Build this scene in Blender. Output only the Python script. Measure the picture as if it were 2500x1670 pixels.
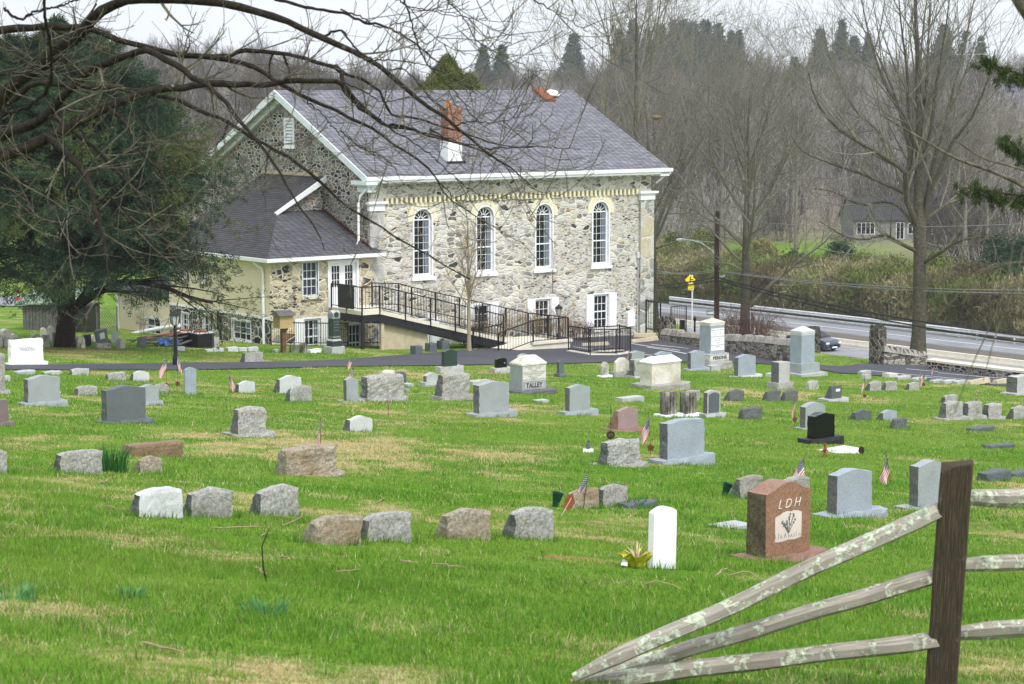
import bpy, bmesh, math, random
import numpy as np
from mathutils import Vector, Matrix, noise as mnoise
from mathutils.geometry import tessellate_polygon

for _o in list(bpy.data.objects):
    bpy.data.objects.remove(_o)
S = bpy.context.scene
COL = S.collection
R_ = math.radians

# ---------------------------------------------------------------- camera
F_PX = 5450.0
PITCH = math.atan2(625, F_PX)
cam_d = bpy.data.cameras.new('camera')
cam_d.sensor_width = 36.0
cam_d.lens = 36.0 * F_PX / 2500.0
cam_d.clip_start = 0.3
cam_d.clip_end = 6000
cam_d.dof.use_dof = True
cam_d.dof.focus_distance = 62.0
cam_d.dof.aperture_fstop = 9.0
cam = bpy.data.objects.new('camera', cam_d)
COL.objects.link(cam)
cam.location = (0, 0, 0)
cam.rotation_euler = (math.pi / 2 - PITCH, 0, 0)
S.camera = cam

# ---------------------------------------------------------------- world and sun (overcast)
SUN_EL, SUN_AZ = 52.0, 150.0        # azimuth measured clockwise from +Y (the view direction)
w = bpy.data.worlds.new("World")
S.world = w
w.use_nodes = True
wn, wl = w.node_tree.nodes, w.node_tree.links
wn.clear()
w_out = wn.new('ShaderNodeOutputWorld')
w_bg = wn.new('ShaderNodeBackground')
w_bg.inputs['Strength'].default_value = 0.125
w_sky = wn.new('ShaderNodeTexSky')
w_sky.sky_type = 'NISHITA'
w_sky.sun_disc = False
w_sky.sun_elevation = R_(SUN_EL)
w_sky.sun_rotation = R_(SUN_AZ)
w_sky.dust_density = 3.0
w_mix = wn.new('ShaderNodeMix')          # the cloud deck: mostly flat white light, a little of the sky behind it
w_mix.data_type = 'RGBA'
w_tc = wn.new('ShaderNodeTexCoord')
w_noise = wn.new('ShaderNodeTexNoise')
w_noise.inputs['Scale'].default_value = 2.2
w_noise.inputs['Detail'].default_value = 4
w_ramp = wn.new('ShaderNodeValToRGB')
w_ramp.color_ramp.elements[0].position = 0.35
w_ramp.color_ramp.elements[0].color = (0.78, 0.78, 0.78, 1)
w_ramp.color_ramp.elements[1].position = 0.65
w_ramp.color_ramp.elements[1].color = (0.97, 0.97, 0.97, 1)
wl.new(w_tc.outputs['Generated'], w_noise.inputs['Vector'])
wl.new(w_noise.outputs['Fac'], w_ramp.inputs['Fac'])
wl.new(w_ramp.outputs['Color'], w_mix.inputs[0])
wl.new(w_sky.outputs['Color'], w_mix.inputs[6])
w_mix.inputs[7].default_value = (6.35, 6.65, 7.1, 1)
# the cloud is thinner, hence brighter, round the hidden sun and overhead
w_dot = wn.new('ShaderNodeVectorMath'); w_dot.operation = 'DOT_PRODUCT'
w_dot.inputs[1].default_value = (math.sin(R_(SUN_AZ)) * math.cos(R_(SUN_EL)), math.cos(R_(SUN_AZ)) * math.cos(R_(SUN_EL)), math.sin(R_(SUN_EL)))
w_map = wn.new('ShaderNodeMapRange'); w_map.inputs[1].default_value = 0.0; w_map.inputs[2].default_value = 1.0; w_map.inputs[3].default_value = 0.97; w_map.inputs[4].default_value = 1.6
w_mul = wn.new('ShaderNodeVectorMath'); w_mul.operation = 'SCALE'
wl.new(w_tc.outputs['Generated'], w_dot.inputs[0]); wl.new(w_dot.outputs['Value'], w_map.inputs[0]); wl.new(w_map.outputs[0], w_mul.inputs['Scale'])
wl.new(w_mix.outputs[2], w_mul.inputs[0]); wl.new(w_mul.outputs[0], w_bg.inputs['Color'])
wl.new(w_bg.outputs[0], w_out.inputs[0])

sun_d = bpy.data.lights.new('sun', 'SUN')
sun_d.energy = 1.5
sun_d.angle = R_(10)
sun_d.color = (1.0, 0.975, 0.94)
sun = bpy.data.objects.new('sun', sun_d)
COL.objects.link(sun)
_az, _el = R_(SUN_AZ), R_(SUN_EL)
_to = Vector((math.sin(_az) * math.cos(_el), math.cos(_az) * math.cos(_el), math.sin(_el)))
sun.rotation_euler = (-_to).to_track_quat('-Z', 'Y').to_euler()

S.view_settings.view_transform = 'Standard'
S.view_settings.look = 'None'
S.view_settings.exposure = 0.62
S.view_settings.gamma = 1.0
S.cycles.max_bounces = 6
S.cycles.diffuse_bounces = 3
S.cycles.transparent_max_bounces = 8
try:
    S.cycles.use_denoising = True
except Exception:
    pass

# ---------------------------------------------------------------- geometry of the place
U = np.array([0.786, 0.618, 0.0]); U /= np.linalg.norm(U)     # along the church's long wall
V = np.array([-U[1], U[0], 0.0])                              # along its gable, away from us
YAW = math.atan2(U[1], U[0])
_fw = np.array([0, math.cos(PITCH), -math.sin(PITCH)])
_up = np.array([0, math.sin(PITCH), math.cos(PITCH)])
_rt = np.array([1.0, 0, 0])
CH = np.array([-6.493, 101.0, 0.0])                            # near corner of the church

def ray(px, py):
    d = _fw + _rt * (px - 1250) / F_PX - _up * (py - 835) / F_PX
    return d / d[1]

def loc(x, y, z=0.0):
    return CH + U * x + V * y + np.array([0, 0, z])

_fs = np.array([-60, -20, 0, 11.3, 24, 46.7, 65, 79, 86.5, 93, 100, 120, 160, 400])
_fz = np.array([5.0, 0.6, -1.6, -3.3, -5.4, -8.15, -9.95, -11.35, -11.98, -12.2, -12.4, -13.0, -14.0, -14.0])
_ts = np.arange(-60, 400, 0.5)
_tz = np.interp(_ts, _fs, _fz)
_k = np.exp(-0.5 * (np.arange(-16, 17) / 6.0) ** 2); _k /= _k.sum()
_tz = np.convolve(np.pad(_tz, 16, mode='edge'), _k, mode='valid')
_rr = np.array([60, 75, 88, 97, 101, 110, 118, 120, 146, 158, 190, 260, 420, 640, 800, 1400])
_rz = np.array([-12.0, -12.6, -14.5, -16.3, -16.85, -18.9, -20.4, -20.5, -20.5, -20.0, -18.4, -15, -9.5, -2.5, 0.0, 0.0])

def vnoise(x, y, seed=0):
    """smooth 2-D value noise, vectorised, about 0..1"""
    x = np.asarray(x, float); y = np.asarray(y, float)
    xi = np.floor(x).astype(np.int64); yi = np.floor(y).astype(np.int64)
    fx = x - xi; fy = y - yi
    fx = fx * fx * (3 - 2 * fx); fy = fy * fy * (3 - 2 * fy)
    def h(a, b):
        n = (a * 374761393 + b * 668265263 + seed * 1442695041) & 0x7fffffff
        n = ((n ^ (n >> 13)) * 1274126177) & 0x7fffffff
        return ((n ^ (n >> 16)) & 0xffff) / 65535.0
    a = h(xi, yi) * (1 - fx) + h(xi + 1, yi) * fx
    b = h(xi, yi + 1) * (1 - fx) + h(xi + 1, yi + 1) * fx
    return a * (1 - fy) + b * fy

def fbm(x, y, seed=0, oct=4):
    s = 0; a = 0.5; t = 0
    for i in range(oct):
        s = s + a * vnoise(np.asarray(x) * 2 ** i, np.asarray(y) * 2 ** i, seed + i * 17); t += a; a *= 0.5
    return s / t

def zfun(X, Y):
    X = np.asarray(X, float); Y = np.asarray(Y, float)
    s = 0.5 * X + 0.866 * Y
    r = X * U[0] + Y * U[1]
    zf = np.interp(s, _ts, _tz)
    zr = np.interp(r, _rr, _rz)
    # far hillside: measured straight away from us so the skyline stays level across the picture
    t = np.clip((r - 68) / 16.0, 0, 1); t = t * t * (3 - 2 * t)
    z = zf * (1 - t) + zr * t
    far = np.interp(Y, [150, 190, 240, 330, 450, 620, 780, 1500], [-16, -15.5, -14.8, -12.5, -8.0, -2.5, 0.0, 0.0])
    far = far + (fbm(X / 90.0, Y / 90.0, 5, 2) - 0.5) * 5
    t2 = np.clip((Y - 165) / 60.0, 0, 1) * np.clip((150 - r) / 20.0 + (Y - 230) / 40.0, 0, 1)
    z = z * (1 - t2) + far * t2
    amp = np.clip((Y - 14) / 30, 0.25, 1) * (1 - np.clip((r - 100) / 12, 0, 1))
    z = z + (fbm(X / 5.0, Y / 5.0, 2, 2) - 0.5) * 0.16 * amp
    return z

def G(px, py):
    """where the line of sight through a picture point first meets the ground"""
    d = ray(px, py)
    ts = np.concatenate([np.arange(4, 150, 0.1), np.arange(150, 1400, 1.0)])
    P = d[None, :] * ts[:, None]
    below = P[:, 2] < zfun(P[:, 0], P[:, 1])
    i = int(np.argmax(below))
    if not below.any():
        return P[-1]
    a, b = ts[max(i - 1, 0)], ts[i]
    for _ in range(20):
        m = 0.5 * (a + b); q = d * m
        if q[2] < zfun(q[0], q[1]): b = m
        else: a = m
    return d * b

def gz(x, y):
    return float(zfun(x, y))

# ---------------------------------------------------------------- object helpers
def tag(o, label=None, cat=None, group=None, kind=None):
    if label: o['label'] = label
    if cat: o['category'] = cat
    if group: o['group'] = group
    if kind: o['kind'] = kind
    return o

def thing(name, p, label, cat, rz=0.0, group=None):
    o = bpy.data.objects.new(name, None)
    o.empty_display_size = 0.2
    COL.objects.link(o)
    o.location = tuple(float(v) for v in p)
    o.rotation_euler = (0, 0, rz)
    return tag(o, label, cat, group)

def np_mesh(name, verts, faces, mat=None, parent=None, smooth=False, colors=None, uv=None):
    verts = np.asarray(verts, np.float32); faces = np.asarray(faces, np.int32)
    k = faces.shape[1]
    me = bpy.data.meshes.new(name)
    me.vertices.add(len(verts)); me.vertices.foreach_set('co', verts.ravel())
    me.loops.add(faces.size); me.loops.foreach_set('vertex_index', faces.ravel())
    me.polygons.add(len(faces))
    me.polygons.foreach_set('loop_start', np.arange(0, faces.size, k, dtype=np.int32))
    me.polygons.foreach_set('loop_total', np.full(len(faces), k, np.int32))
    me.polygons.foreach_set('use_smooth', np.full(len(faces), bool(smooth)))
    me.update(calc_edges=True)
    if colors is not None:
        ca = me.color_attributes.new('Col', 'FLOAT_COLOR', 'POINT')
        c = np.ones((len(verts), 4), np.float32); c[:, :3] = colors
        ca.data.foreach_set('color', c.ravel())
    if uv is not None:
        l = me.uv_layers.new(name='UVMap')
        l.data.foreach_set('uv', np.asarray(uv, np.float32)[faces.ravel()].ravel())
    o = bpy.data.objects.new(name, me)
    COL.objects.link(o)
    if mat: me.materials.append(mat)
    if parent: o.parent = parent
    return o

class MB:
    """collects shapes in local metres, then becomes ONE mesh object"""
    def __init__(s, T=None):
        s.v = []; s.f = []; s.T = T
    def add(s, vs, fs):
        n = len(s.v)
        for p in vs:
            if s.T is not None: p = s.T(p)
            s.v.append((float(p[0]), float(p[1]), float(p[2])))
        for f in fs: s.f.append([n + i for i in f])
        return s
    def box(s, a, b):
        x0, y0, z0 = a; x1, y1, z1 = b
        vs = [(x0, y0, z0), (x1, y0, z0), (x1, y1, z0), (x0, y1, z0), (x0, y0, z1), (x1, y0, z1), (x1, y1, z1), (x0, y1, z1)]
        return s.add(vs, [(0, 3, 2, 1), (4, 5, 6, 7), (0, 1, 5, 4), (1, 2, 6, 5), (2, 3, 7, 6), (3, 0, 4, 7)])
    def frustum(s, a, b, a2, b2, z0, z1):
        vs = [(a[0], a[1], z0), (b[0], a[1], z0), (b[0], b[1], z0), (a[0], b[1], z0), (a2[0], a2[1], z1), (b2[0], a2[1], z1), (b2[0], b2[1], z1), (a2[0], b2[1], z1)]
        return s.add(vs, [(0, 3, 2, 1), (4, 5, 6, 7), (0, 1, 5, 4), (1, 2, 6, 5), (2, 3, 7, 6), (3, 0, 4, 7)])
    def bar(s, p, q, w, h=None, up=(0, 0, 1)):
        """box-section bar from p to q"""
        p = Vector(p); q = Vector(q); h = h or w
        t = (q - p).normalized(); upv = Vector(up)
        if abs(t.dot(upv)) > 0.98: upv = Vector((1, 0, 0))
        a = t.cross(upv).normalized() * w / 2; b = a.cross(t).normalized() * h / 2
        vs = [p - a - b, p + a - b, p + a + b, p - a + b, q - a - b, q + a - b, q + a + b, q - a + b]
        return s.add(vs, [(0, 1, 2, 3), (7, 6, 5, 4), (4, 5, 1, 0), (5, 6, 2, 1), (6, 7, 3, 2), (7, 4, 0, 3)])
    def tube(s, pts, rad, n=8, cap=True):
        pts = [Vector(p) for p in pts]
        if not hasattr(rad, '__len__'): rad = [rad] * len(pts)
        rings = []; vs = []
        for i, p in enumerate(pts):
            t = (pts[min(i + 1, len(pts) - 1)] - pts[max(i - 1, 0)]).normalized()
            ref = Vector((0, 0, 1)) if abs(t.z) < 0.9 else Vector((1, 0, 0))
            a = t.cross(ref).normalized(); b = a.cross(t).normalized()
            for j in range(n):
                c = 2 * math.pi * j / n
                vs.append(p + (a * math.cos(c) + b * math.sin(c)) * rad[i])
        fs = []
        for i in range(len(pts) - 1):
            for j in range(n):
                fs.append((i * n + j, i * n + (j + 1) % n, (i + 1) * n + (j + 1) % n, (i + 1) * n + j))
        if cap:
            fs.append(tuple(reversed(range(n)))); fs.append(tuple(range((len(pts) - 1) * n, len(pts) * n)))
        return s.add(vs, fs)
    def lathe(s, c, prof, n=16):
        """prof: (radius, z) pairs, round the vertical through c"""
        vs = []; fs = []
        for r, z in prof:
            for j in range(n):
                a = 2 * math.pi * j / n
                vs.append((c[0] + r * math.cos(a), c[1] + r * math.sin(a), c[2] + z))
        for i in range(len(prof) - 1):
            for j in range(n):
                fs.append((i * n + j, i * n + (j + 1) % n, (i + 1) * n + (j + 1) % n, (i + 1) * n + j))
        fs.append(tuple(reversed(range(n)))); fs.append(tuple(range((len(prof) - 1) * n, len(prof) * n)))
        return s.add(vs, fs)
    def prism(s, poly, d):
        """polygon of 3-D points pushed along d"""
        n = len(poly); d = Vector(d)
        vs = [Vector(p) for p in poly] + [Vector(p) + d for p in poly]
        fs = [tuple(range(n)), tuple(reversed(range(n, 2 * n)))]
        for i in range(n): fs.append((i, i + n, (i + 1) % n + n, (i + 1) % n))
        return s.add(vs, fs)
    def build(s, name, mat, parent=None, smooth=False, bevel=0, fix=True):
        me = bpy.data.meshes.new(name)
        me.from_pydata(s.v, [], s.f)
        if fix:
            bm = bmesh.new(); bm.from_mesh(me)
            bmesh.ops.recalc_face_normals(bm, faces=bm.faces)
            bm.to_mesh(me); bm.free()
        me.update()
        box_uv(me)
        if smooth:
            for p in me.polygons: p.use_smooth = True
        o = bpy.data.objects.new(name, me)
        COL.objects.link(o)
        if mat: me.materials.append(mat)
        if parent: o.parent = parent
        if bevel:
            m = o.modifiers.new('bevel', 'BEVEL'); m.width = bevel; m.segments = 2; m.limit_method = 'ANGLE'
        return o

def box_uv(me):
    """UVs in metres, planar per face"""
    n = len(me.loops)
    if n == 0: return
    uv = np.zeros((n, 2), np.float32)
    vs = me.vertices
    for p in me.polygons:
        nx, ny, nz = p.normal
        if abs(nz) > 0.97:
            for li in p.loop_indices:
                c = vs[me.loops[li].vertex_index].co; uv[li] = (c.x, c.y)
        else:
            l = math.hypot(nx, ny); tx, ty = -ny / l, nx / l
            bx, by, bz = -ty * nz * -1, 0, 0
            b = Vector((nx, ny, nz)).cross(Vector((tx, ty, 0)))
            for li in p.loop_indices:
                c = vs[me.loops[li].vertex_index].co
                uv[li] = (c.x * tx + c.y * ty, c.x * b.x + c.y * b.y + c.z * b.z)
    lay = me.uv_layers.new(name='UVMap')
    lay.data.foreach_set('uv', uv.ravel())

# ---------------------------------------------------------------- materials
def lin(r, g, b):
    def f(c):
        c /= 255.0
        return c / 12.92 if c <= 0.04045 else ((c + 0.055) / 1.055) ** 2.4
    return (f(r), f(g), f(b), 1.0)

class NT:
    def __init__(s, name):
        s.m = bpy.data.materials.new(name); s.m.use_nodes = True
        s.n = s.m.node_tree.nodes; s.l = s.m.node_tree.links
        s.b = s.n['Principled BSDF']
        s.b.inputs['Specular IOR Level'].default_value = 0.25
    def node(s, t, **kw):
        n = s.n.new(t)
        for k, v in kw.items():
            if k in n.inputs: n.inputs[k].default_value = v
            else: setattr(n, k, v)
        return n
    def link(s, a, b): s.l.new(a, b)
    def coord(s, kind='Object'):
        return s.node('ShaderNodeTexCoord').outputs[kind]
    def mapping(s, vec, scale=(1, 1, 1), loc=(0, 0, 0)):
        m = s.node('ShaderNodeMapping'); m.inputs['Scale'].default_value = scale; m.inputs['Location'].default_value = loc
        s.link(vec, m.inputs['Vector']); return m.outputs[0]
    def noise(s, vec, scale, detail=4, rough=0.55, dist=0):
        n = s.node('ShaderNodeTexNoise'); n.inputs['Scale'].default_value = scale; n.inputs['Detail'].default_value = detail
        n.inputs['Roughness'].default_value = rough; n.inputs['Distortion'].default_value = dist
        s.link(vec, n.inputs['Vector']); return n
    def ramp(s, fac, stops, interp='LINEAR'):
        r = s.node('ShaderNodeValToRGB'); r.color_ramp.interpolation = interp
        e = r.color_ramp.elements
        while len(e) < len(stops): e.new(0.5)
        for i, (p, c) in enumerate(stops):
            e[i].position = p; e[i].color = c if len(c) == 4 else (*c, 1)
        s.link(fac, r.inputs['Fac']); return r.outputs['Color']
    def mix(s, fac, a, b, mode='MIX'):
        m = s.node('ShaderNodeMix'); m.data_type = 'RGBA'; m.blend_type = mode
        for v, i in ((fac, 0), (a, 6), (b, 7)):
            if hasattr(v, 'is_linked'): s.link(v, m.inputs[i])
            else: m.inputs[i].default_value = v
        return m.outputs[2]
    def math(s, op, a, b=None):
        m = s.node('ShaderNodeMath'); m.operation = op
        for v, i in ((a, 0), (b, 1)):
            if v is None: continue
            if hasattr(v, 'is_linked'): s.link(v, m.inputs[i])
            else: m.inputs[i].default_value = v
        return m.outputs[0]
    def color(s, c):
        if hasattr(c, 'is_linked'): s.link(c, s.b.inputs['Base Color'])
        else: s.b.inputs['Base Color'].default_value = c
    def bump(s, h, strength=0.4, dist=0.02):
        b = s.node('ShaderNodeBump'); b.inputs['Strength'].default_value = strength; b.inputs['Distance'].default_value = dist
        s.link(h, b.inputs['Height']); s.link(b.outputs[0], s.b.inputs['Normal'])
    def rough(s, v): s.b.inputs['Roughness'].default_value = v

def plain(name, c, rough=0.6, var=0.15, scale=6.0, metal=0.0, bump=0.0, spec=0.25, kind='Object'):
    t = NT(name)
    co = t.coord(kind)
    n = t.noise(co, scale, 5)
    a = tuple(v * (1 - var) for v in c[:3]) + (1,); b = tuple(min(1, v * (1 + var)) for v in c[:3]) + (1,)
    t.color(t.ramp(n.outputs['Fac'], [(0.3, a), (0.7, b)]))
    t.rough(rough); t.b.inputs['Metallic'].default_value = metal
    t.b.inputs['Specular IOR Level'].default_value = spec
    if bump: t.bump(n.outputs['Fac'], bump, 0.02)
    return t.m

def granite(name, c, speck=0.35, rough=0.65, scale=90.0, stain=None, lichen=None, bump=0.15, spec=0.25):
    t = NT(name)
    oi = t.node('ShaderNodeObjectInfo')
    co = t.coord('Object')
    add = t.node('ShaderNodeVectorMath', operation='ADD'); t.link(co, add.inputs[0]); t.link(oi.outputs['Location'], add.inputs[1])
    co = add.outputs[0]
    n = t.noise(co, scale, 2, 0.7)
    n2 = t.noise(co, 3.5, 5)
    a = tuple(v * (1 - speck) for v in c[:3]) + (1,); b = tuple(min(1, v * (1 + speck)) for v in c[:3]) + (1,)
    col = t.ramp(n.outputs['Fac'], [(0.34, a), (0.5, c), (0.66, b)])
    col = t.mix(0.35, col, t.ramp(n2.outputs['Fac'], [(0.3, tuple(v * 0.72 for v in c[:3])), (0.7, tuple(min(1, v * 1.2) for v in c[:3]))]))
    if stain:
        n3 = t.noise(co, 1.6, 6, 0.65, 0.6)
        col = t.mix(t.ramp(n3.outputs['Fac'], [(0.48, (0, 0, 0)), (0.68, (0.75, 0.75, 0.75))]), col, stain)
    if lichen:
        n4 = t.noise(co, 7.0, 5, 0.6)
        col = t.mix(t.ramp(n4.outputs['Fac'], [(0.6, (0, 0, 0)), (0.66, (0.7, 0.7, 0.7))]), col, lichen)
    t.color(col); t.rough(rough); t.b.inputs['Specular IOR Level'].default_value = spec
    hb = t.noise(co, 22.0, 6, 0.7)
    t.bump(hb.outputs['Fac'], bump, 0.03)
    return t.m

M = {}
def stone_wall(name, stops, mortar, sc=(2.0, 4.0), width=0.10, smear=0.3, light=1.0):
    t = NT(name)
    uv = t.coord('UV')
    d = t.noise(uv, 2.2, 3)
    dm = t.node('ShaderNodeVectorMath', operation='MULTIPLY_ADD'); dm.inputs[1].default_value = (0.28, 0.16, 0); t.link(d.outputs['Color'], dm.inputs[0]); t.link(uv, dm.inputs[2])
    co = dm.outputs[0]
    res = []
    for k, (f, off) in enumerate(((1.0, 0.0), (2.0, 3.7))):
        mp = t.mapping(co, (sc[0] * f, sc[1] * f * (1.15 if k else 0.8), 1), (off, off, 0))
        v = t.node('ShaderNodeTexVoronoi'); v.voronoi_dimensions = '2D'; v.feature = 'F1'; v.inputs['Scale'].default_value = 1; t.link(mp, v.inputs['Vector'])
        e = t.node('ShaderNodeTexVoronoi'); e.voronoi_dimensions = '2D'; e.feature = 'DISTANCE_TO_EDGE'; e.inputs['Scale'].default_value = 1; t.link(mp, e.inputs['Vector'])
        sep = t.node('ShaderNodeSeparateColor'); t.link(v.outputs['Color'], sep.inputs[0])
        res.append((sep.outputs[0], e.outputs['Distance'], sep.outputs[1]))
    big = t.noise(uv, 0.55, 2)
    msk = t.ramp(big.outputs['Fac'], [(0.50, (0, 0, 0)), (0.53, (1, 1, 1))])
    c1 = t.ramp(res[0][0], stops, 'CONSTANT'); c2 = t.ramp(res[1][0], stops, 'CONSTANT')
    col = t.mix(msk, c1, c2)
    dist = t.mix(msk, res[0][1], res[1][1])
    grain = t.noise(t.mapping(co, (5, 22, 5)), 1.0, 6, 0.7, 0.8)
    col = t.mix(0.55, col, t.ramp(grain.outputs['Fac'], [(0.3, (0.28, 0.28, 0.28)), (0.7, (1.5, 1.48, 1.42))]), 'MULTIPLY')
    mn = t.noise(uv, 9, 4)
    mcol = t.mix(mn.outputs['Fac'], tuple(v * 0.75 for v in mortar[:3]) + (1,), mortar)
    wn_ = t.noise(uv, 3.0, 3)
    edge = t.math('ADD', dist, t.math('MULTIPLY', t.math('SUBTRACT', wn_.outputs['Fac'], 0.5), -0.16))
    fac = t.ramp(edge, [(width * 0.55, (1, 1, 1)), (width * 1.05, (0, 0, 0))])
    sm = t.noise(uv, 1.3, 5, 0.7, 0.4)
    smf = t.ramp(sm.outputs['Fac'], [(0.5, (0, 0, 0)), (0.62, (smear, smear, smear))])
    col = t.mix(smf, col, mcol)
    col = t.mix(fac, col, mcol)
    t.color(col); t.rough(0.85)
    h = t.math('ADD', t.ramp(edge, [(0.0, (0, 0, 0)), (width * 1.6, (1, 1, 1))]), t.math('MULTIPLY', grain.outputs['Fac'], 0.5))
    t.bump(h, 0.7, 0.04)
    return t.m

M['stone_front'] = stone_wall('stone_front', [(0.0, lin(200, 199, 196)), (0.22, lin(164, 164, 163)), (0.37, lin(212, 211, 206)), (0.52, lin(130, 130, 130)), (0.62, lin(188, 180, 160)), (0.69, lin(204, 203, 199)), (0.82, lin(66, 67, 70)), (0.89, lin(160, 138, 100)), (0.92, lin(150, 149, 147))], lin(222, 214, 194), (2.6, 6.4), 0.12, 0.32)
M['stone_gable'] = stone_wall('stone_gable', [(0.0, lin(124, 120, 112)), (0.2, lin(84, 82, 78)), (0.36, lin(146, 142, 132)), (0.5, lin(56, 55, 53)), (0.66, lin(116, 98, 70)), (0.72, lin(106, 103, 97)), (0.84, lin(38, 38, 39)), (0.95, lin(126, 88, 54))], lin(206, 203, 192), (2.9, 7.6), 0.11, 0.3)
M['stone_base'] = stone_wall('stone_base', [(0.0, lin(70, 72, 74)), (0.22, lin(44, 46, 50)), (0.42, lin(110, 108, 102)), (0.56, lin(58, 60, 62)), (0.74, lin(150, 142, 124)), (0.86, lin(34, 36, 40)), (0.94, lin(140, 110, 66))], lin(214, 208, 194), (2.2, 3.2), 0.11, 0.2)
M['stone_annex'] = stone_wall('stone_annex', [(0.0, lin(200, 188, 160)), (0.2, lin(176, 166, 146)), (0.36, lin(70, 72, 76)), (0.46, lin(196, 182, 146)), (0.6, lin(150, 144, 132)), (0.72, lin(120, 100, 70)), (0.8, lin(52, 54, 58)), (0.88, lin(206, 196, 172))], lin(226, 216, 190), (2.1, 4.2), 0.09, 0.6)
M['stone_quoin'] = stone_wall('stone_quoin', [(0.0, lin(176, 176, 172)), (0.3, lin(150, 150, 148)), (0.5, lin(190, 190, 184)), (0.7, lin(132, 132, 130)), (0.86, lin(186, 176, 150))], lin(206, 202, 192), (1.3, 1.7), 0.07, 0.5)
M['stone_pillar'] = stone_wall('stone_pillar', [(0.0, lin(66, 62, 56)), (0.25, lin(44, 42, 40)), (0.5, lin(88, 82, 72)), (0.7, lin(54, 52, 50)), (0.86, lin(104, 96, 84))], lin(150, 146, 136), (3.2, 4.6), 0.07, 0.1)
M['stone_dry'] = stone_wall('stone_dry', [(0.0, lin(150, 146, 138)), (0.25, lin(112, 108, 102)), (0.5, lin(166, 161, 152)), (0.7, lin(88, 85, 80)), (0.86, lin(174, 168, 154))], lin(40, 38, 35), (3.4, 11.0), 0.07, 0.0)

def shingle(name, a, b, c):
    t = NT(name)
    uv = t.coord('UV')
    br = t.node('ShaderNodeTexBrick'); br.offset = 0.37; br.offset_frequency = 1; br.squash = 1
    for k, v in (('Scale', 1.0), ('Brick Width', 0.34), ('Row Height', 0.15), ('Mortar Size', 0.022), ('Mortar Smooth', 0.5), ('Bias', 0.0)): br.inputs[k].default_value = v
    br.inputs['Color1'].default_value = a; br.inputs['Color2'].default_value = b; br.inputs['Mortar'].default_value = tuple(v * .6 for v in c[:3]) + (1,)
    t.link(uv, br.inputs['Vector'])
    n = t.noise(uv, 1.1, 5, 0.6); n2 = t.noise(uv, 30, 3)
    col = t.mix(0.35, br.outputs['Color'], t.ramp(n.outputs['Fac'], [(0.3, (0.55, 0.55, 0.55)), (0.7, (1.35, 1.35, 1.35))]), 'MULTIPLY')
    col = t.mix(0.5, col, t.ramp(n2.outputs['Fac'], [(0.3, (0.6, 0.6, 0.6)), (0.7, (1.4, 1.4, 1.4))]), 'MULTIPLY')
    t.color(col); t.rough(0.85)
    # each course steps down at its lower edge
    sp = t.node('ShaderNodeSeparateXYZ'); t.link(uv, sp.inputs[0])
    fr = t.math('FRACT', t.math('DIVIDE', sp.outputs[1], 0.15))
    t.bump(t.math('ADD', t.math('MULTIPLY', fr, -1.0), t.math('MULTIPLY', br.outputs['Fac'], -0.5)), 0.9, 0.03)
    return t.m
M['shingle'] = shingle('shingle', lin(102, 102, 109), lin(132, 132, 138), lin(66, 66, 73))
M['shingle_dark'] = shingle('shingle_dark', lin(58, 57, 60), lin(76, 75, 77), lin(36, 36, 38))
M['shingle_annex'] = shingle('shingle_annex', lin(80, 80, 84), lin(98, 98, 102), lin(56, 56, 60))

M['white'] = plain('white_paint', (0.80, 0.81, 0.82, 1), 0.45, 0.05, 3.0)
M['trim'] = plain('painted_trim', (0.66, 0.70, 0.71, 1), 0.5, 0.08, 3.0)
M['cream'] = plain('cream_brick', lin(220, 213, 182), 0.8, 0.12, 9.0, bump=0.3)
M['stucco'] = plain('yellow_stucco', lin(220, 208, 178), 0.9, 0.10, 24.0, bump=0.7)
M['tan'] = plain('tan_board', lin(176, 150, 108), 0.7, 0.1, 5.0)
M['black'] = plain('black_iron', (0.012, 0.012, 0.013, 1), 0.45, 0.2, 9.0)
M['dark'] = plain('dark_steel', (0.018, 0.018, 0.02, 1), 0.5, 0.2, 3.0)
M['concrete'] = plain('pale_concrete', lin(214, 207, 190), 0.85, 0.10, 2.5, bump=0.1)
M['concrete_old'] = plain('old_concrete', lin(178, 166, 140), 0.9, 0.16, 3.0, bump=0.25)
M['glass'] = plain('dark_glass', (0.012, 0.014, 0.018, 1), 0.12, 0.4, 1.5, spec=0.35)
M['screen'] = plain('blue_screen_glass', (0.045, 0.055, 0.075, 1), 0.25, 0.3, 1.5, spec=0.4)
M['curtain'] = plain('pale_curtain', lin(110, 120, 132), 0.9, 0.25, 5.0)
M['redmetal'] = plain('red_flashing', lin(74, 26, 28), 0.5, 0.15, 4.0)
M['rust'] = plain('rusty_brown', lin(124, 70, 46), 0.7, 0.2, 4.0)
M['terracotta'] = plain('terracotta', lin(196, 124, 74), 0.8, 0.1, 6.0)
M['galv'] = plain('galvanised_steel', (0.56, 0.57, 0.58, 1), 0.5, 0.15, 3.0, metal=0.1)
M['bronze'] = plain('dark_bronze', (0.05, 0.032, 0.02, 1), 0.55, 0.3, 20.0, metal=0.5)
M['copper'] = plain('brown_bronze', (0.14, 0.05, 0.03, 1), 0.55, 0.3, 20.0, metal=0.3)
M['yellow'] = plain('sign_yellow', (0.85, 0.62, 0.01, 1), 0.5, 0.05, 3.0)
M['orange'] = plain('cone_orange', (0.85, 0.16, 0.03, 1), 0.5, 0.05, 3.0)
M['blue'] = plain('blue_tarp', (0.05, 0.16, 0.42, 1), 0.5, 0.2, 7.0)
M['redboard'] = plain('red_brown_board', (0.25, 0.07, 0.04, 1), 0.7, 0.2, 7.0)
M['wood_grey'] = plain('weathered_board', lin(92, 90, 88), 0.85, 0.3, 5.0)
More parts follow.
